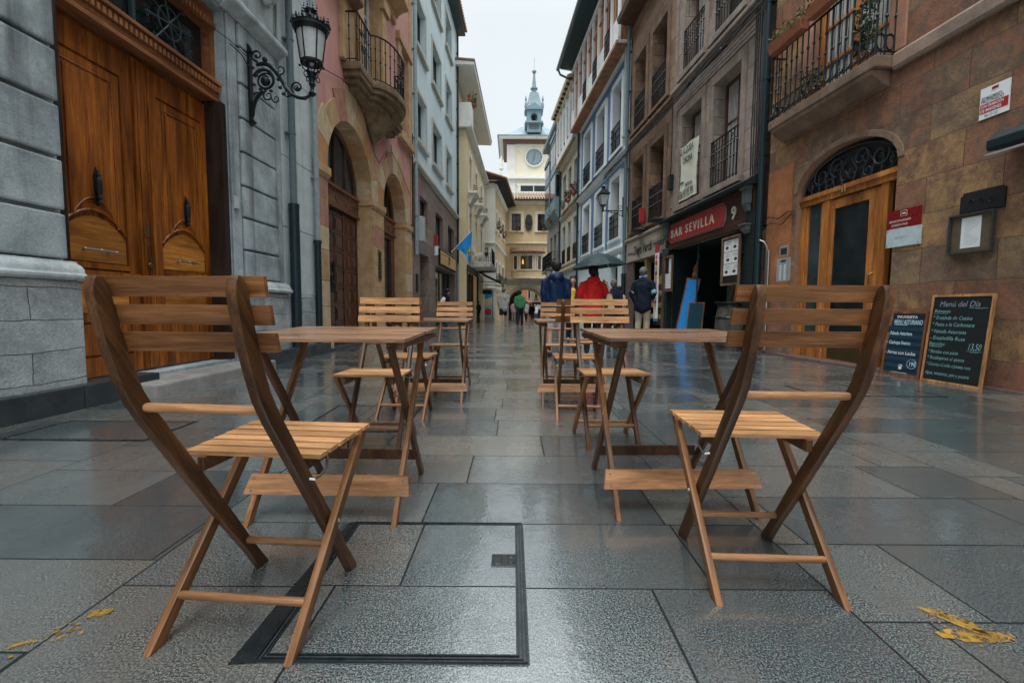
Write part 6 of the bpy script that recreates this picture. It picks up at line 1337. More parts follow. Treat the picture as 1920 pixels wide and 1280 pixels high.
t.part('pane', m, [glass('brown_bay_glass', (.035, .025, .018), .1), glow('warm_window_lamp', (.9, .45, .12), .5)], parent=by)
m = MB()
for i in range(K): m.tube([(bp[i][0]*1.02-.03, bp[i][1]*1.35+.12, 6.05), (bp[i][0], -.1, 6.55)], .12, 6)
t.part('bay_roof', m, TILE)
m = MB(); u = a0
while u < a1: m.tube([(u, .75, 11.05), (u, -2.2, 12.2)], .10, 6); u += .26
t.part('roof', m, TILE); m = MB(); m.box(a0, a1, -.2, .62, 10.95, 11.03); t.part('eaves', m, EAVED)
m = MB(); rd = random.Random(5)
T_ = Thing('climbing_plant', 'orange red climber at the right corner of the arch building', 'plant', FA, (3.75, .1, 7.8)); foliage(m, (3.75, .12, 9.0), (.2, .1, 1.2), 160, .09, rd, (0, 1)); T_.part('leaves', m, [FLO, LEAFD])
flowerpot(FA, .45, .15, 8.15, 'pink flowered pot in the left upper window of the arch building', (LEAFD, FLP), .26, 90); flowerpot(FA, 2.9, .15, 8.15, 'broad pink flowered box in the right upper window of the arch building', (LEAFD, FLP), .36, 140)
# square beyond the arch
FB = Frame((0, 80), (1, 0), -1)
t = Thing('square_building', 'salmon coloured house front seen through the arch', 'building', FB, (4, 0, -.7)); ops = [(a, a+.9, z, z+1.9, 0, .2) for a in (-1.5, .6, 2.7, 4.4, 6.0, 7.6) for z in (2.4, 5.4)]
m = MB(); facade(m, -8, 14, -1.2, 9, ops, d=.2); m.box(-8, 14, -4, -.5, -1, 9); t.part('wall', m, surf('salmon_render', (.36, .14, .08), (.31, .12, .07), 2, .8, .1, .1))
m = MB()
for o in ops: surround(m, o, .15, .05, 0, .1, 0, .15, .05)
for u_ in range(-6, 12, 2): m.box(u_, u_+.3, 0, .3, -1, 1.8)
m.box(-8, 14, 0, .35, 1.8, 2.1); t.part('trim', m, surf('pink_white_trim', (.40, .26, .19), (.34, .22, .16), 3, .8, .1, .1))
m = MB(); f_ = MB()
for o in ops: m.box(o[0], o[1], -.2, -.16, o[2], o[3]); f_.box((o[0]+o[1])/2-.04, (o[0]+o[1])/2+.04, -.16, -.12, o[2], o[3])
f = t.part('window', f_, SHUTT); t.part('pane', m, GLS, parent=f)
FB2 = Frame((0, 64), (1, 0), -1); t = Thing('cafe_front', 'cream house with a dark cafe front and white canopy beyond the arch', 'building', FB2, (5, 0, -.7)); m = MB(); m.box(2.75, 9, -3, 0, 1.6, 8, 0); m.box(2.75, 9, -3, -.05, -1, 1.6, 1)
for u_ in (3.0, 3.9): m.box(u_, u_+.5, 0, .3, 1.85, 2.0, 1); m.box(u_+.1, u_+.4, .0, .02, 2.1, 2.9, 1)
t.part('wall', m, [BUFF, flat('dark_cafe_front', (.03, .035, .035), .5)]); m = MB(); m.ell((3.55, .5, .9), (.5, .4, .35), 12, 8); m.box(3.0, 3.2, .1, .3, .4, 1.3); t.part('canopy', m, PAPER)

# ================================================================== clock tower
YT = 60.0; FT = Frame((0, YT), (1, 0), -1)
cx = 2.62; hw = 3.45
t = Thing('clock_tower', 'cream clock tower with slate roof, open bell lantern and spire behind the arch', 'tower', FT, (cx, 0, -.5))
def ybase(z): return z
def Z(y): d = _fw+_R*(40/FPX)-_U*((y-640)/FPX); return CAMH+d.z/d.y*YT
m = MB(); m.box(cx-hw-.35, cx+hw+.35, -7.2, .35, 5.2, Z(338)); m.box(cx-hw-.35, .55, -7.2, .35, -1.2, 5.2); m.box(5.3, cx+hw+.35, -7.2, .35, -1.2, 5.2); TCR = surf('pale_cream_tower_render', (.78, .72, .56), (.72, .66, .50), 1.2, .85, .2, .1); t.part('lower_stage', m, TCR); m = MB(); m.box(cx-hw, cx+hw, -6.9, 0, Z(334), Z(268)); t.part('clock_stage', m, TCR)
m = MB(); zl = Z(338); m.box(cx-hw-.75, cx+hw+.75, -7.6, .75, zl, zl+.22); m.box(cx-hw-.55, cx+hw+.55, -7.4, .55, zl+.22, zl+.5)
m.box(cx-hw, cx-hw+1.1, 0, .12, Z(330), Z(272)); m.box(cx+hw-1.1, cx+hw, 0, .12, Z(330), Z(272)); m.box(cx-hw+1.1, cx+hw-1.1, 0, .12, Z(275), Z(270)); m.box(cx-hw-.35, cx-hw+1.1, .35, .45, 8, Z(338)); m.box(cx-hw, cx+hw, 0, .1, Z(270), Z(264))
o = (cx-1.7, cx+1.6, Z(361), Z(350)); 
for q in ((o[0]-.35, o[0], o[2]-.3, o[3]+.3), (o[1], o[1]+.35, o[2]-.3, o[3]+.3), (o[0], o[1], o[2]-.3, o[2]), (o[0], o[1], o[3], o[3]+.3)): m.box(q[0], q[1], .35, .5, q[2], q[3])
for s in (-1, 1): m.prism([(o[1 if s > 0 else 0]+s*.35, o[3]+.3), (o[1 if s > 0 else 0]+s*.6, o[3]+.2), (o[1 if s > 0 else 0]+s*.35, o[3]-.1)], 'y', .36, .5)
t.part('white_trim', m, WHITE)
m = MB(); m.box(o[0], o[1], .35, .42, o[2], o[3], 0); m.box((o[0]+o[1])/2-.06, (o[0]+o[1])/2+.06, .42, .46, o[2], o[3], 1); t.part('window', m, [GLS, SHUTT])
zc = Z(295.5); ccx = cx; m = MB(); m.lathe([(1.03, 0), (1.03, .16), (1.2, .16), (1.2, 0)], (ccx, .02, zc), 40, ax='y'); ck = t.part('clock', m, WHITE, smooth=True)
m = MB(); m.lathe([(0, .06), (1.03, .05)], (ccx, .05, zc), 40, ax='y', mi=0)
for i in range(12): a = i*pi/6; m.bar((ccx+.78*cos(a), .13, zc+.78*sin(a)), (ccx+.95*cos(a), .13, zc+.95*sin(a)), .03, .06, up=(0, 1, 0), mi=1)
t.part('dial', m, [flat('grey_blue_dial', (.27, .36, .39), .5), flat('dark_slate_mark', (.10, .15, .18), .6)], parent=ck)
m = MB(); m.bar((ccx+.12, .16, zc+.68), (ccx-.03, .16, zc-.2), .02, .07, up=(0, 1, 0)); m.bar((ccx+.05, .18, zc+.2), (ccx-.28, .18, zc-.85), .02, .06, up=(0, 1, 0)); t.part('clock_hand', m, flat('dark_clock_hand', (.05, .08, .1), .5), parent=ck)
ze = Z(264); m = MB(); m.box(cx-hw-1.0, cx+hw+1.0, -7.9, 1.0, ze+.0, ze+.3, 0); m.box(cx-hw-.5, cx+hw+.5, -7.4, .5, ze-.45, ze, 1); t.part('eaves', m, [WHITE, flat('brown_eaves', (.16, .08, .06), .6)])
yc = -3.45; zr0 = ze+.3; zr1 = Z(226); m = MB(); prof = [(hw+1.2, 0), (hw+.2, .45), (2.6, (zr1-zr0)*.55), (1.45, zr1-zr0)]; vs = []
for r_, h in prof: vs += [(cx-r_, yc-r_, zr0+h), (cx+r_, yc-r_, zr0+h), (cx+r_, yc+r_, zr0+h), (cx-r_, yc+r_, zr0+h)]
m.add(vs, [(i*4+k, i*4+(k+1) % 4, (i+1)*4+(k+1) % 4, (i+1)*4+k) for i in range(3) for k in range(4)]+[(12, 13, 14, 15), (3, 2, 1, 0)]); rf = t.part('roof', m, LEADR)
m = MB(); m.box(cx-.95, cx+.75, yc+2.0, yc+4.4, Z(250)-.2, Z(237)); m.box(cx-1.2, cx+1.0, yc+2, yc+4.7, Z(237), Z(234)); m.box(cx-.7, cx+.5, yc+4.38, yc+4.42, Z(248), Z(238.5), 1); t.part('dormer', m, [LEADR, flat('dark_louvre', (.12, .15, .16), .7)], parent=rf)
m = MB(); m.box(cx-3.9, cx-3.0, yc-.5, yc+.5, Z(256), Z(246)); t.part('dormer', m, LEADR, parent=rf)
zk = [Z(226), Z(219), Z(217), Z(190), Z(187)]; lc = cx+.05; yl = yc+.0
m = MB(); m.box(lc-1.15, lc+1.15, yl-1.15, yl+1.15, zk[0]-.3, zk[1]); m.box(lc-1.25, lc+1.25, yl-1.25, yl+1.25, zk[1], zk[2])
ow = .44; zt = Z(196)
for sx_ in (-1, 1):
    for sy_ in (-1, 1): m.box(min(lc+sx_*ow, lc+sx_*.95), max(lc+sx_*ow, lc+sx_*.95), min(yl+sy_*ow, yl+sy_*.95), max(yl+sy_*ow, yl+sy_*.95), zk[2], zk[3])
for K_ in range(12):
    q0, q1 = pi*K_/12, pi*(K_+1)/12
    for yy_ in ((yl+.45, yl+.94), (yl-.94, yl-.45)): m.prism([(lc+ow*cos(q0), zt-ow+ow*sin(q0)), (lc+ow*cos(q1), zt-ow+ow*sin(q1)), (lc+ow*cos(q1), zk[3]), (lc+ow*cos(q0), zk[3])], 'y', *yy_)
m.box(lc-1.2, lc+1.2, yl-1.2, yl+1.2, zk[3], zk[4])
m.prism([(lc-1.0, zk[4]), (lc+1.0, zk[4]), (lc, Z(176))], 'y', yl+.7, yl+1.15); 
bel = t.part('bell_lantern', m, flat('blue_grey_lantern_paint', (.20, .30, .345), .5))
m = MB(); m.lathe([(.4, 0), (.34, .2), (.25, .5), (.22, .75), (0, .85)], (lc, yl, Z(208)), 16); t.part('bell', m, flat('dark_bronze', (.04, .055, .05), .5, .6), parent=bel, smooth=True)
m = MB(); m.box(lc-.5, lc+.5, yl-.04, yl+.04, Z(197), Z(196)); t.part('bell_beam', m, BLK, parent=bel)
m = MB()
for sx_ in (-1, 1):
    for sy_ in (-1, 1): m.lathe([(.16, 0), (.16, .5), (.09, .6), (.07, .8), (.15, 1.0), (.12, 1.2), (0, 1.6)], (lc+sx_*1.1, yl+sy_*1.1, zk[4]), 8)
t.part('pinnacle', m, LEADR)
zs = zk[4]; m = MB(); vs = []
prof = [(1.15, 0), (.8, 1.1), (.55, 2.2), (.42, Z(160)-zs)]
for r_, h in prof: vs += [(lc-r_, yl-r_, zs+h), (lc+r_, yl-r_, zs+h), (lc+r_, yl+r_, zs+h), (lc-r_, yl+r_, zs+h)]
m.add(vs, [(i*4+k, i*4+(k+1) % 4, (i+1)*4+(k+1) % 4, (i+1)*4+k) for i in range(3) for k in range(4)]); m.lathe([(.40, 0), (.30, 1.0), (.48, 1.05), (.48, 1.2), (.28, 1.3), (.12, Z(113)-Z(160)), (.18, Z(112)-Z(160)), (.1, Z(111)-Z(160)), (.28, Z(109.5)-Z(160)), (.30, Z(107.5)-Z(160)), (.16, Z(105.5)-Z(160)), (.02, Z(104.5)-Z(160)), (.02, Z(82)-Z(160))], (lc, yl, Z(160)), 10); t.part('spire', m, LEADR)
m = MB(); m.box(cx-hw-.95, cx-hw-.45, .0, .5, zl+.5, zl+.85); m.lathe([(.26, 0), (.1, .2), (.3, .5), (.26, .8), (.12, 1.9), (0, 2.2)], (cx-hw-.7, .25, zl+.8), 8); t.part('pinnacle', m, WHITE)
# ================================================================== street lamps
LGLASS = flat('frosted_lamp_glass', (.50, .54, .54), .35, n=.06); LIRON = flat('black_green_lamp_iron', (.010, .018, .020), .4, .3)
U0 = 6.2; NL = .88
T_ = Thing('wall_lamp', 'large ornate black wall lantern with crown on a scrolled bracket at the grey building', 'street lamp', FL, (U0, .05, 3.25), 'wall lamps')
m = MB(); m.box(U0-.035, U0+.035, .05, .085, 3.32, 4.12); m.prism([(.05, 4.12), (.12, 4.14), (.085, 4.22), (.05, 4.24)], 'x', U0-.03, U0+.03); m.prism([(.05, 3.32), (.085, 3.32), (.13, 3.27), (.05, 3.22)], 'x', U0-.03, U0+.03)
pl = lambda p, q: (U0, p, q)
def arc(pts, r, seg=7): m.tube([pl(*p) for p in pts], r, seg)
def bez(p0, p1, p2, p3, n=14): return [tuple(p0[k]*(1-t_)**3+3*p1[k]*t_*(1-t_)**2+3*p2[k]*t_*t_*(1-t_)+p3[k]*t_**3 for k in (0, 1)) for t_ in [i/n for i in range(n+1)]]
arc(bez((.09, 3.36), (.10, 3.55), (.18, 3.62), (.24, 3.66)), [.024]*15); 
arc(bez((.16, 3.98), (.34, 4.06), (.44, 3.86), (.52, 3.72)), [.02+.010*sin(pi*i/14) for i in range(15)]); arc(bez((.52, 3.72), (.62, 3.56), (.82, 3.50), (.88, 3.66)), [.027-.0008*i for i in range(15)])
scroll(m, (.26, 3.79), .145, .06, pi*.9, -1.35, pl, .022, 34); m.ell(pl(.27, 3.78), (.05, .062, .062), 12, 8)
m.tube([pl(.27+.10*cos(a*pi/9), 3.78+.10*sin(a*pi/9)) for a in range(19)], .010, 6, caps=False)
scroll(m, (.17, 4.10), .075, .02, -pi*.5, -1.3, pl, .016); m.ell(pl(.27, 4.05), (.03, .035, .035), 8, 6); m.ell(pl(.155, 4.09), (.02, .024, .024), 8, 6); scroll(m, (.30, 3.60), .07, .015, pi*.6, 1.3, pl, .013); scroll(m, (.40, 3.56), .05, .012, pi, 1.2, pl, .011)
scroll(m, (.68, 3.70), .075, .022, pi*1.3, -1.5, pl, .014); m.ell(pl(.69, 3.68), (.03, .032, .032), 8, 6); scroll(m, (.56, 3.62), .05, .012, pi*.4, 1.3, pl, .010); scroll(m, (.15, 3.60), .05, .012, 0, 1.3, pl, .010); scroll(m, (.47, 3.92), .06, .015, -pi*.6, 1.1, pl, .011)
for (p, q, a) in ((.38, 3.93, .4), (.44, 3.80, -.6), (.50, 3.62, -1.2), (.58, 3.60, -.3), (.78, 3.56, .3), (.34, 3.66, 2.4), (.20, 3.92, 1.9), (.46, 3.70, .9)):
    m.add([(U0-.02, p, q), (U0+.0, p+.05*cos(a), q+.05*sin(a)), (U0+.02, p, q), (U0, p-.025*cos(a), q-.025*sin(a))], [(0, 1, 2, 3)]); m.ell((U0, p, q), (.022, .026, .020), 6, 5)
for (p, q) in ((.10, 3.52), (.12, 3.74), (.11, 3.95), (.16, 3.86), (.33, 3.90), (.20, 3.68)): m.ell(pl(p, q), (.02, .022, .022), 6, 5)
m.v = [(a, b, c_-.08) for a, b, c_ in m.v]
T_.part('bracket', m, LIRON, smooth=True)
def shr(m): m.v = [(U0+(a-U0)*.86, NL+(b-NL)*.86, c_-.145) for a, b, c_ in m.v]
m = MB(); C0 = (U0, NL, 3.64)
m.lathe([(0, 0), (.03, .02), (.055, .05), (.03, .08), (.025, .12), (.05, .16), (.035, .20), (.045, .24), (.075, .30), (.02, .32)], C0, 14)
for k_ in range(4): a = k_*pi/2+.5; scroll(m, (0, 0), .05, .012, pi, 1.3, (lambda p, q, a=a: (U0+(.10+p)*cos(a), NL+(.10+p)*sin(a), 3.90+q)), .009, 16)
m.lathe([(.145, .42), (.16, .415), (.16, .44), (.145, .445), (.145, .42)], C0, 24); 
for k_ in range(6): a = k_*pi/3+.2; ca, sa = cos(a), sin(a); m.tube([(U0+.15*ca, NL+.15*sa, 4.07), (U0+.13*ca, NL+.13*sa, 4.0), (U0+.04*ca, NL+.04*sa, 3.92)], .009, 5); m.tube([(U0+.152*ca, NL+.152*sa, 4.07), (U0+.205*ca, NL+.205*sa, 4.42)], .010, 6); m.ell((U0+.165*ca, NL+.165*sa, 4.02), (.018, .018, .018), 6, 5)
m.lathe([(r_, .78+(h_-.78)*.62) for r_, h_ in ((.205, .78), (.225, .775), (.245, .84), (.255, .86), (.25, .89), (.26, .93), (.235, .93), (.20, .96), (.12, 1.04), (.075, 1.08), (.06, 1.16), (.08, 1.2), (.085, 1.24), (.05, 1.25), (0, 1.27))], C0, 24)
shr(m); T_.part('lantern_frame', m, LIRON, smooth=True)
m = MB()
for k_ in range(16):
    a = k_*pi/8; r_ = .262; big = k_ % 4 == 0; h = .11 if big else .07
    for dz, rr_ in ((.02, .022), (h*.6, .018), (h, .011)): m.ell((U0+r_*cos(a), NL+r_*sin(a), 4.512+dz*.8), (rr_, rr_, rr_), 6, 5)
    a2 = a+pi/16; m.tube([(U0+r_*cos(a2), NL+r_*sin(a2), 4.51), (U0+r_*cos(a2), NL+r_*sin(a2), 4.55)], .008, 5)
for k_ in range(8):
    a = k_*pi/4; r_ = .095
    for dz, rr_ in ((.0, .014), (.035, .012), (.065, .008)): m.ell((U0+r_*cos(a), NL+r_*sin(a), 4.70+dz), (rr_, rr_, rr_), 6, 5)
shr(m); T_.part('crown', m, LIRON, smooth=True)
m = MB(); m.lathe([(.145, .435), (.20, .78)], C0, 24); m.lathe([(0, .5), (.03, .5), (.03, .4), (0, .38)], C0, 8); shr(m); T_.part('lamp_glass', m, LGLASS, smooth=True)
def lamp(F, u, n, z, s, label, reach):
    T_ = Thing('wall_lamp', label, 'street lamp', F, (u, 0, z), 'wall lamps'); m = MB()
    m.box(u-.03, u+.03, 0, .05, z-.25*s, z+.55*s); m.bar((u, .03, z), (u, reach, z), .03*s, .035*s); m.tube([(u, .04, z-.22*s), (u, .25*s, z-.12*s), (u, reach*.75, z-.02*s)], .014*s, 6)
    pl = lambda p, q: (u, p, q)
    for i in range(5): scroll(m, (.12+i*(reach-.2)/5, z-.10*s+.012*i*s), .055*s*(1-.1*i), .012, i, 1.4, pl, .009*s, 16, seg2=5)
    scroll(m, (.12, z+.15*s), .09*s, .02, -pi/2, 1.3, pl, .012*s); m.tube([(u, reach, z-.06*s), (u, reach, z+.16*s)], [.02*s, .035*s], 8); T_.part('bracket', m, LIRON)
    m = MB(); q4 = pi/4
    def sq(r0, z0, r1, z1, g=.0): m.lathe([(r0*1.414, z0), (r1*1.414, z1)], (u, reach, z), 4, a0=q4, a1=q4+2*pi)
    for k_ in range(4): a = q4+k_*pi/2; m.tube([(u+.14*s*cos(a), reach+.14*s*sin(a), z+.2*s), (u+.27*s*cos(a), reach+.27*s*sin(a), z+.62*s)], .011*s, 5); m.tube([(u, reach, z+.12*s), (u+.14*s*cos(a), reach+.14*s*sin(a), z+.2*s)], .010*s, 5)
    m.lathe([(.12*s, .19*s), (.15*s, .19*s), (.15*s, .22*s), (.12*s, .22*s)], (u, reach, z), 4, a0=q4, a1=q4+2*pi); m.lathe([(.27*s, .60*s), (.31*s, .62*s), (.31*s, .66*s), (.13*s, .84*s), (.10*s, .84*s), (.10*s, .92*s), (.13*s, .93*s), (.04*s, .97*s), (0, 1.0*s)], (u, reach, z), 4, a0=q4, a1=q4+2*pi); T_.part('lantern_frame', m, LIRON)
    m = MB(); m.lathe([(.13*s, .215*s), (.258*s, .61*s)], (u, reach, z), 4, a0=q4, a1=q4+2*pi); T_.part('lamp_glass', m, LGLASS)
lamp(FR, 17.7, 0, 4.45, .92, 'square black wall lantern on a lacy bracket in front of the blue house', .78)
lamp(FR, 32.0, 0, 2.75, .95, 'square wall lantern under the far iron balcony on the right', .75)
lamp(FA, 3.1, 0, 3.0, .7, 'small lantern on the arch building just above its arch', .35)

# ================================================================== people
def capsule(m, a, b, ra, rb, sx=1., sy=1., seg=14, cap=5, mi=0):
    """rounded tapering limb a->b; sx, sy flatten it across x and y"""
    a, b = Vector(a), Vector(b); d = (b-a); Ln = max(d.length, 1e-5); d = d/Ln; e1 = d.cross(Vector((0, 1, 0))); e1 = e1.normalized() if e1.length > .05 else Vector((1, 0, 0)); e2 = d.cross(e1)
    rings = [(-ra*cos(pi/2*i/cap), ra*sin(pi/2*i/cap)) for i in range(cap+1)]+[(Ln+rb*sin(pi/2*i/cap), rb*cos(pi/2*i/cap)) for i in range(cap+1)]; vs = []
    for h, r in rings:
        for k in range(seg):
            t_ = 2*pi*k/seg; o = (e1*cos(t_)+e2*sin(t_))*max(r, 1e-4); vs.append(a+d*h+Vector((o.x*sx, o.y*sy, o.z)))
    n = len(rings); m.add(vs, [(i*seg+k, i*seg+(k+1) % seg, (i+1)*seg+(k+1) % seg, (i+1)*seg+k) for i in range(n-1) for k in range(seg)]+[tuple(range(seg-1, -1, -1)), tuple((n-1)*seg+k for k in range(seg))], mi)
def fuse(m, voxel, name='body', sm=6):
    """weld overlapping volumes into one continuous skin"""
    me = bpy.data.meshes.new(name); me.from_pydata([tuple(v) for v in m.v], [], m.f); o = bpy.data.objects.new(name, me)
    bm = bmesh.new(); bm.from_mesh(me); bmesh.ops.recalc_face_normals(bm, faces=bm.faces); bm.to_mesh(me); bm.free()
    r = o.modifiers.new('r', 'REMESH'); r.mode = 'VOXEL'; r.voxel_size = voxel; s = o.modifiers.new('s', 'SMOOTH'); s.factor = .5; s.iterations = sm
    me2 = bake(o); bpy.data.objects.remove(o); me2.polygons.foreach_set('use_smooth', [True]*len(me2.polygons)); return me2
def wrinkle(me, amp, sc):
    from mathutils import noise as mn
    for v in me.vertices:
        c = v.co; v.co = c+v.normal*amp*(mn.noise(Vector((c.x*sc+c.z*3, c.y*sc, c.z*sc*.45)))+.5*mn.noise(Vector((c.x*sc*2.2, c.y*sc*2, c.z*sc+c.x*6))))
FOLD = {}
def cloth(name, c, rough=.7, sheen=0.):
    m, nt, b = new_mat(name); v = objc(nt); n1 = noise(nt, v, 9, 4, .6, (1, 1, .5)); L(nt, mixc(nt, ramp(nt, n1, [(.3, 0.), (.7, 1.)]), c, tuple(x*.8 for x in c)), b.inputs['Base Color']); b.inputs['Roughness'].default_value = rough; b.inputs['Specular IOR Level'].default_value = .2; bump(nt, b, n1, .35, .03); return m
def person(label, x, y, h, face, top, bottom, hair, shoes, jacket=True, shorts=False, pose=None, hood=False, long_hair=False, vox=.014, step=.0, arms=None, lean=0., skirt=0, ground=0., group=None, width=1., sleeves=True):
    """standing or walking figure; face = heading in degrees (0 looks away from the camera)"""
    S = h/1.75; T_ = Thing('person', label, 'person', FW, (x, y, ground), group, rz=radians(face)); W = width
    hip, kn, an = .93, .50, .09; sh = 1.43
    st = step
    def leg(s): f_ = st*s; return Vector((s*.09, 0, hip)), Vector((s*.10, .5*f_*.55+ (.03 if f_ < 0 else .05), kn)), Vector((s*.105, f_*.5, an+(.04 if f_ < 0 else 0)))
    def sc(v): return Vector((v[0]*S, v[1]*S+lean*v[2]*S*(1 if v[2] > .9 else 0)-(lean*.9*S if v[2] > .9 else 0), v[2]*S))
    A = arms or {-1: ((-.185, 0, sh-.06), (-.235, -.03, 1.13), (-.22, .07, .88)), 1: ((.185, 0, sh-.06), (.235, -.03, 1.13), (.22, .07, .88))}
    m = MB(); C = lambda a, b, ra, rb, sx=1., sy=1.: capsule(m, sc(a), sc(b), ra*S, rb*S, sx, sy)
    # body
    C((0, 0, hip+.0), (0, .0, 1.12), .125, .115, 1.22*W, .86); C((0, 0, 1.15), (0, -.005, 1.33), .12, .125, 1.2*W, .84); C((-.12, 0, sh-.04), (.12, 0, sh-.04), .05, .05); C((0, 0, 1.42), (0, .015, 1.57), .055, .05)
    hc = Vector((0, .025, 1.632)); C(hc+Vector((0, -.012, .02)), hc+Vector((0, .01, .0)), .105, .10, .84, 1.); C(hc+Vector((0, .03, -.07)), hc+Vector((0, .04, -.03)), .05, .065, .95, 1)
    C(hc+Vector((0, .10, -.01)), hc+Vector((0, .118, -.035)), .010, .015); 
    for s in (-1, 1): C(hc+Vector((s*.083, .0, -.015)), hc+Vector((s*.086, -.01, .015)), .017, .022, .6, 1)
    for s in (-1, 1):
        a, b, c = leg(s); C(a, b, .088, .058); C(b, c, .056, .038); C(c, c+Vector((0, .10, -.045)), .042, .032)
        p, q, r = [Vector(v) for v in A[s]]; C(p, q, .05, .038); C(q, r, .038, .027)
        d = (r-q).normalized(); pal = r+d*.09; C(r, pal, .026, .032, .8, 1.1); fw_ = Vector((0, 1, 0)) if abs(d.z) > .5 else Vector((0, 0, 1))
        for k_, ln in enumerate((.065, .078, .072, .055)):
            f0 = pal+fw_*(.026-.018*k_); f1 = f0+d*ln*.55; f2 = f1+(d*.8+Vector((-s*.5, 0, 0))).normalized()*ln*.5; C(f0, f1, .0105, .0098); C(f1, f2, .0098, .0085)
        t0 = r+d*.03+fw_*.025; C(t0, t0+(d*.8+fw_*.6).normalized()*.06, .013, .0105)
    me = fuse(m, vox*S, 'body'); me.materials.append(SKIN); o = bpy.data.objects.new('body', me); COL.objects.link(o); o.parent = T_.o
    def wear(nm, mats, v=vox, amp=.006, sc_=9):
        me = fuse(m, v*S, nm); wrinkle(me, amp, sc_); me.materials.append(mats); o = bpy.data.objects.new(nm, me); COL.objects.link(o); o.parent = T_.o; return o
    # trousers or shorts
    m = MB(); C((0, 0, hip+.02), (0, 0, 1.03), .14, .13, 1.2*W, .92)
    for s in (-1, 1):
        a, b, c = leg(s)
        if shorts: e = a.lerp(b, .86); C(a, e, .108, .092)
        else: C(a, b, .105, .078); C(b, c+Vector((0, -.005, -.01)), .076, .062)
    wear('shorts' if shorts else 'trousers', bottom, amp=.012)
    # coat
    m = MB(); low = .80 if jacket else .96
    C((0, -.005, low+.02), (0, 0, 1.15), .155, .14, 1.22*W, .92); C((0, -.005, 1.15), (0, -.01, 1.31), .14, .138, 1.18*W, .88); C((0, -.02, 1.45), (0, -.012, 1.50), .075, .064)
    for s in (-1, 1): C((s*.03, -.015, 1.455), (s*.165*W, -.005, sh-.045), .07, .066)
    for s in (-1, 1):
        p, q, r = [Vector(v) for v in A[s]]; p = Vector((p.x*W, p.y, p.z)); C(p, q, .068, .058); C(q, q.lerp(r, .93), .058, .044)
    if hood: C((-.07, -.075, 1.475), (.07, -.075, 1.475), .07, .07, 1, .75); C((0, -.11, 1.42), (0, -.10, 1.36), .07, .035, 1.2, .7); C((-.07, -.01, 1.50), (.07, -.01, 1.50), .05, .05)
    wear('jacket' if jacket else 'jumper', top, amp=.019)
    # hair
    m = MB(); C(hc+Vector((0, -.022, .035)), hc+Vector((0, -.012, .030)), .114, .108, .88, 1.0); C(hc+Vector((0, -.045, -.02)), hc+Vector((0, -.040, .03)), .070, .098, .96, .85)
    if long_hair: 
        for s in (-1, 1): C(hc+Vector((s*.06, -.01, .0)), hc+Vector((s*.10, .02, -.28)), .055, .04)
        C(hc+Vector((0, -.06, 0)), hc+Vector((0, -.07, -.28)), .08, .07, 1.2, .6)
    wear('hair', hair, vox*.8, .006, 40)
    # face
    m = MB()
    for s in (-1, 1): m.ell(sc(hc+Vector((s*.033, .103, .008))), (.013*S, .006*S, .007*S), 8, 6, 0)
    m.ell(sc(hc+Vector((0, .106, -.068))), (.024*S, .007*S, .006*S), 8, 6, 1); T_.part('face', m, [HAIRD, flat('lips', (.35, .12, .1), .6) if 'lips' not in bpy.data.materials else bpy.data.materials['lips']], local=True, smooth=True)
    m = MB()
    for s in (-1, 1):
        a, b, c = leg(s); mm = MB(); C(c+Vector((0, -.03, -.045)), c+Vector((0, .13, -.055)), .046, .038, 1, 1)
        me_ = fuse(m, .012*S, 'shoe', 3); me_.materials.append(shoes); o = bpy.data.objects.new('shoe', me_); COL.objects.link(o); o.parent = T_.o; m = MB()
    T_.S = S; T_.sc = sc; return T_
def gxy(px, d): return (px-960)/FPX*d
NAVY = cloth('shiny_navy_nylon', (.004, .016, .055), .42); REDJ = cloth('red_raincoat', (.62, .018, .015), .5); NAVD = cloth('dark_navy_coat', (.005, .011, .022), .8); GRYJ = cloth('light_grey_jacket', (.33, .33, .30), .8); GRNJ = cloth('green_jumper', (.045, .20, .085), .85)
KHAKI = cloth('beige_trousers', (.36, .31, .23), .85); BLKC = cloth('black_cloth', (.012, .012, .014), .85); NAVT = cloth('navy_trousers', (.012, .018, .03), .85); LILAC = cloth('pale_lilac_shorts', (.48, .42, .44), .85); JEANS = cloth('blue_jeans', (.03, .09, .16), .85); PINKC = cloth('pale_pink_top', (.5, .3, .32), .85); BRWN = cloth('brown_coat', (.06, .03, .02), .8); WHC = cloth('white_top', (.55, .56, .56), .85); MARO = cloth('maroon_cardigan', (.16, .02, .03), .8)
SHD = flat('dark_sneaker', (.015, .017, .022), .5); SHB = flat('blue_trainer', (.15, .40, .50), .5)
p1 = person('person in a shiny navy hooded jacket and lilac shorts, back to us', gxy(1041, 7.8), 7.8, 1.59, 2, NAVY, LILAC, HAIRD, SHD, shorts=True, hood=True, vox=.014, width=1.12)
m = MB(); capsule(m, p1.sc(Vector((-.035, -.02, 1.525))), p1.sc(Vector((.035, -.02, 1.525))), .042, .042, 1, .9); p1.part('collar', m, WHC, local=True, smooth=True)
ar = {-1: ((-.185, 0, 1.37), (-.27, .02, 1.16), (-.16, .20, 1.12)), 1: ((.185, 0, 1.37), (.28, .04, 1.20), (.12, .17, 1.34))}
p2 = person('person in a red raincoat holding a dark umbrella, back to us', gxy(1110, 8.4), 8.4, 1.56, 0, REDJ, BLKC, HAIRD, SHD, hood=True, vox=.014, width=1.18, arms=ar)
d = 8.4; ux = gxy(1119, d); uz = CAMH+(577.5-500)/FPX*d
T_ = Thing('umbrella', 'dark teal open umbrella held above the red raincoat', 'umbrella', FW, (ux, d+.1, 1.25)); m = MB(); K = 8; R = .50
apex = Vector((ux, d+.05, CAMH+(577.5-476)/FPX*d)); vs = [apex]; rings = 5
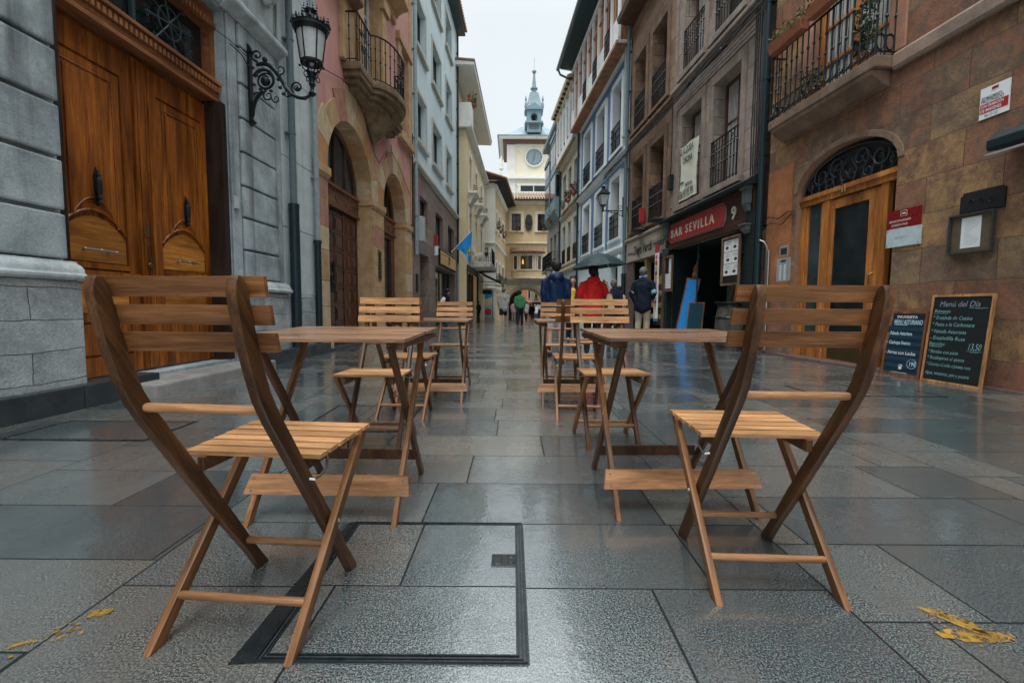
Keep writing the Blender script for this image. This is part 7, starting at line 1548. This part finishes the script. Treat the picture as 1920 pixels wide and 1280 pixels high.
for j in range(1, rings+1):
    q = j/rings
    for i in range(K*4):
        a = 2*pi*i/(K*4)+.2; seg = abs(((i % 4)/4.)-.5)*2; dip = 1-.045*(1-seg)*q; rr_ = R*q*dip; vs.append(apex+Vector((rr_*cos(a), rr_*sin(a), -.235*q**1.9-.01*(1-seg)*q)))
n4 = K*4; m.add(vs, [(0, 1+i, 1+(i+1) % n4) for i in range(n4)]+[(1+j*n4+i, 1+(j+1)*n4+i, 1+(j+1)*n4+(i+1) % n4, 1+j*n4+(i+1) % n4) for j in range(rings-1) for i in range(n4)])
m.v = [tuple((apex+Matrix.Rotation(radians(-5), 3, 'Y') @ (Vector(v)-apex))) for v in m.v]
T_.part('canopy', m, flat('dark_teal_nylon', (.006, .024, .030), .6, spec=.25))
m = MB()
for i in range(K): a = 2*pi*i/K+.2; m.tube([apex+Matrix.Rotation(radians(-5), 3, 'Y') @ Vector((R*q*.99*cos(a), R*q*.99*sin(a), -.235*q**1.9-.008)) for q in (.1, .4, .7, 1)], .003, 4)
T_.part('rib', m, STEEL); m = MB(); m.tube([apex+Vector((0, 0, .03)), apex+Vector((.0, 0, -.45))], .007, 8); m.tube([(apex.x, apex.y, apex.z-.45), (apex.x, apex.y, apex.z-.58)], .014, 8); T_.part('handle', m, BLK)
T_ = Thing('tote_bag', 'beige cloth bag hanging from the shoulder of the red raincoat', 'bag', FW, (ux+.17, d-.24, .75)); m = MB(); bx = gxy(1137, d); capsule(m, (bx, d-.20, .80), (bx, d-.19, 1.02), .10, .055, 1, .5); m.add([(bx-.10, d-.25, .86), (bx+.09, d-.25, .72), (bx+.05, d-.24, 1.1), (bx-.02, d-.24, 1.16)], [(0, 1, 2, 3)])
me = fuse(m, .012, 'bag'); wrinkle(me, .01, 9); BG = cloth('beige_canvas', (.50, .36, .25), .85); me.materials.append(BG); o = bpy.data.objects.new('bag_body', me); COL.objects.link(o); o.parent = T_.o; o.location = -T_.o.location
m = MB(); m.tube([(bx-.01, d-.22, 1.10), (bx-.05, d-.20, 1.26), (bx-.09, d-.08, 1.31), (bx-.08, d+.06, 1.25)], .012, 6); T_.part('strap', m, BG)
person('person with long dark hair and yellow scarf, facing us beside the red raincoat', gxy(1073, 11.2), 11.2, 1.58, 165, MARO, BLKC, HAIRD, SHD, long_hair=True, vox=.018)
m = MB(); sx_ = gxy(1071, 11.0); capsule(m, (sx_, 11.0, .95), (sx_+.03, 11.02, 1.22), .05, .06, 1, .6); single('scarf', 'yellow scarf worn by the person with long dark hair', 'scarf', m, flat('yellow_scarf', (.6, .42, .06), .8), FW, (sx_, 11.0, .95))
person('grey haired person in a dark navy coat, just right of the red raincoat', gxy(1148, 11.8), 11.8, 1.52, -20, NAVD, BLKC, HAIRG, SHD, vox=.018, lean=.06, width=1.15)
person('person in a pink top mostly hidden behind the grey haired person', gxy(1158, 13.6), 13.6, 1.45, -30, PINKC, BLKC, HAIRD, SHD, vox=.024)
ar = {-1: ((-.185, 0, 1.37), (-.27, -.03, 1.14), (-.20, .04, .93)), 1: ((.185, 0, 1.37), (.27, -.02, 1.15), (.20, .14, 1.02))}
p5 = person('grey haired person in a navy coat and beige trousers by the cake shop window', gxy(1203, 11.4), 11.4, 1.80, -28, NAVD, KHAKI, HAIRG, SHD, arms=ar, width=1.1, vox=.015)
m = MB()
for s in (-1, 1): q = Vector((s*.26, -.02, 1.17)); capsule(m, p5.sc(q+Vector((0, 0, .02))), p5.sc(q), .066, .066, 1, 1)
capsule(m, p5.sc(Vector((-.04, -.01, 1.53))), p5.sc(Vector((.05, -.01, 1.55))), .055, .05, 1, .9); p5.part('pale_trim', m, flat('pale_blue_trim', (.22, .36, .55), .7), local=True, smooth=True)
person('person in a light grey jacket and black shorts walking away down the street', gxy(943, 20.3), 20.3, 1.66, 5, GRYJ, BLKC, HAIRG, SHB, shorts=True, step=.45, vox=.021, width=1.25)
person('person in a green jumper and dark trousers walking away towards the arch', gxy(974, 20.3), 20.3, 1.57, 0, GRNJ, NAVT, HAIRD, SHD, jacket=False, step=.3, vox=.021, width=1.15)
def far(label, px, d, h, face, top, bot, hair, **k): person(label, gxy(px, d), d, h, face, top, bot, hair, SHD, vox=.034, ground=gdip(d), **k)
far('small distant person in a white top and dark trousers beyond the green jumper', 985.5, 36, 1.55, 10, WHC, BLKC, HAIRD, step=.4)
far('distant person in pale pink between the grey jacket and the green jumper', 962, 34, 1.5, -10, PINKC, GRYJ, HAIRD)
far('distant person in a dark coat seen through the arch at right', 993, 47, 1.6, 10, BLKC, NAVT, HAIRD); far('distant person in brown seen through the arch beside the dark coat', 998, 50, 1.7, 170, BRWN, JEANS, HAIRD, step=.3); far('distant person in white farthest through the arch', 1004, 53, 1.6, 0, WHC, JEANS, HAIRG)
far('person in dark blue standing at the corner below the awning', 896, 30, 1.35, 40, NAVD, NAVT, HAIRD)
person('person in a black shirt and blue jeans outside the left shop window', gxy(836, 17.8), 17.8, 1.50, -60, BLKC, JEANS, HAIRD, SHD, vox=.021, lean=.08)
m = MB(); sx_ = gxy(829, 17.5); capsule(m, (sx_, 17.4, .98), (sx_+.06, 17.42, 1.12), .09, .07); single('shopping_bag', 'white bag carried by the person at the left shop window', 'bag', m, PAPER, FW, (sx_, 17.4, .98), smooth=True)
# overhead cables from house to house
m = MB(); a, b = FL.w(15.1, .1, 5.3), FL.w(24.3, .1, 5.2); m.tube([a.lerp(b, i/8)+Vector((0, 0, -.1*sin(pi*i/8))) for i in range(9)], .01, 4); single('cable', 'thin black cable slung along the pale blue house', 'cable', m, BLK, FW, (0, 0, 0))

bpy.data.scenes.remove(TS)
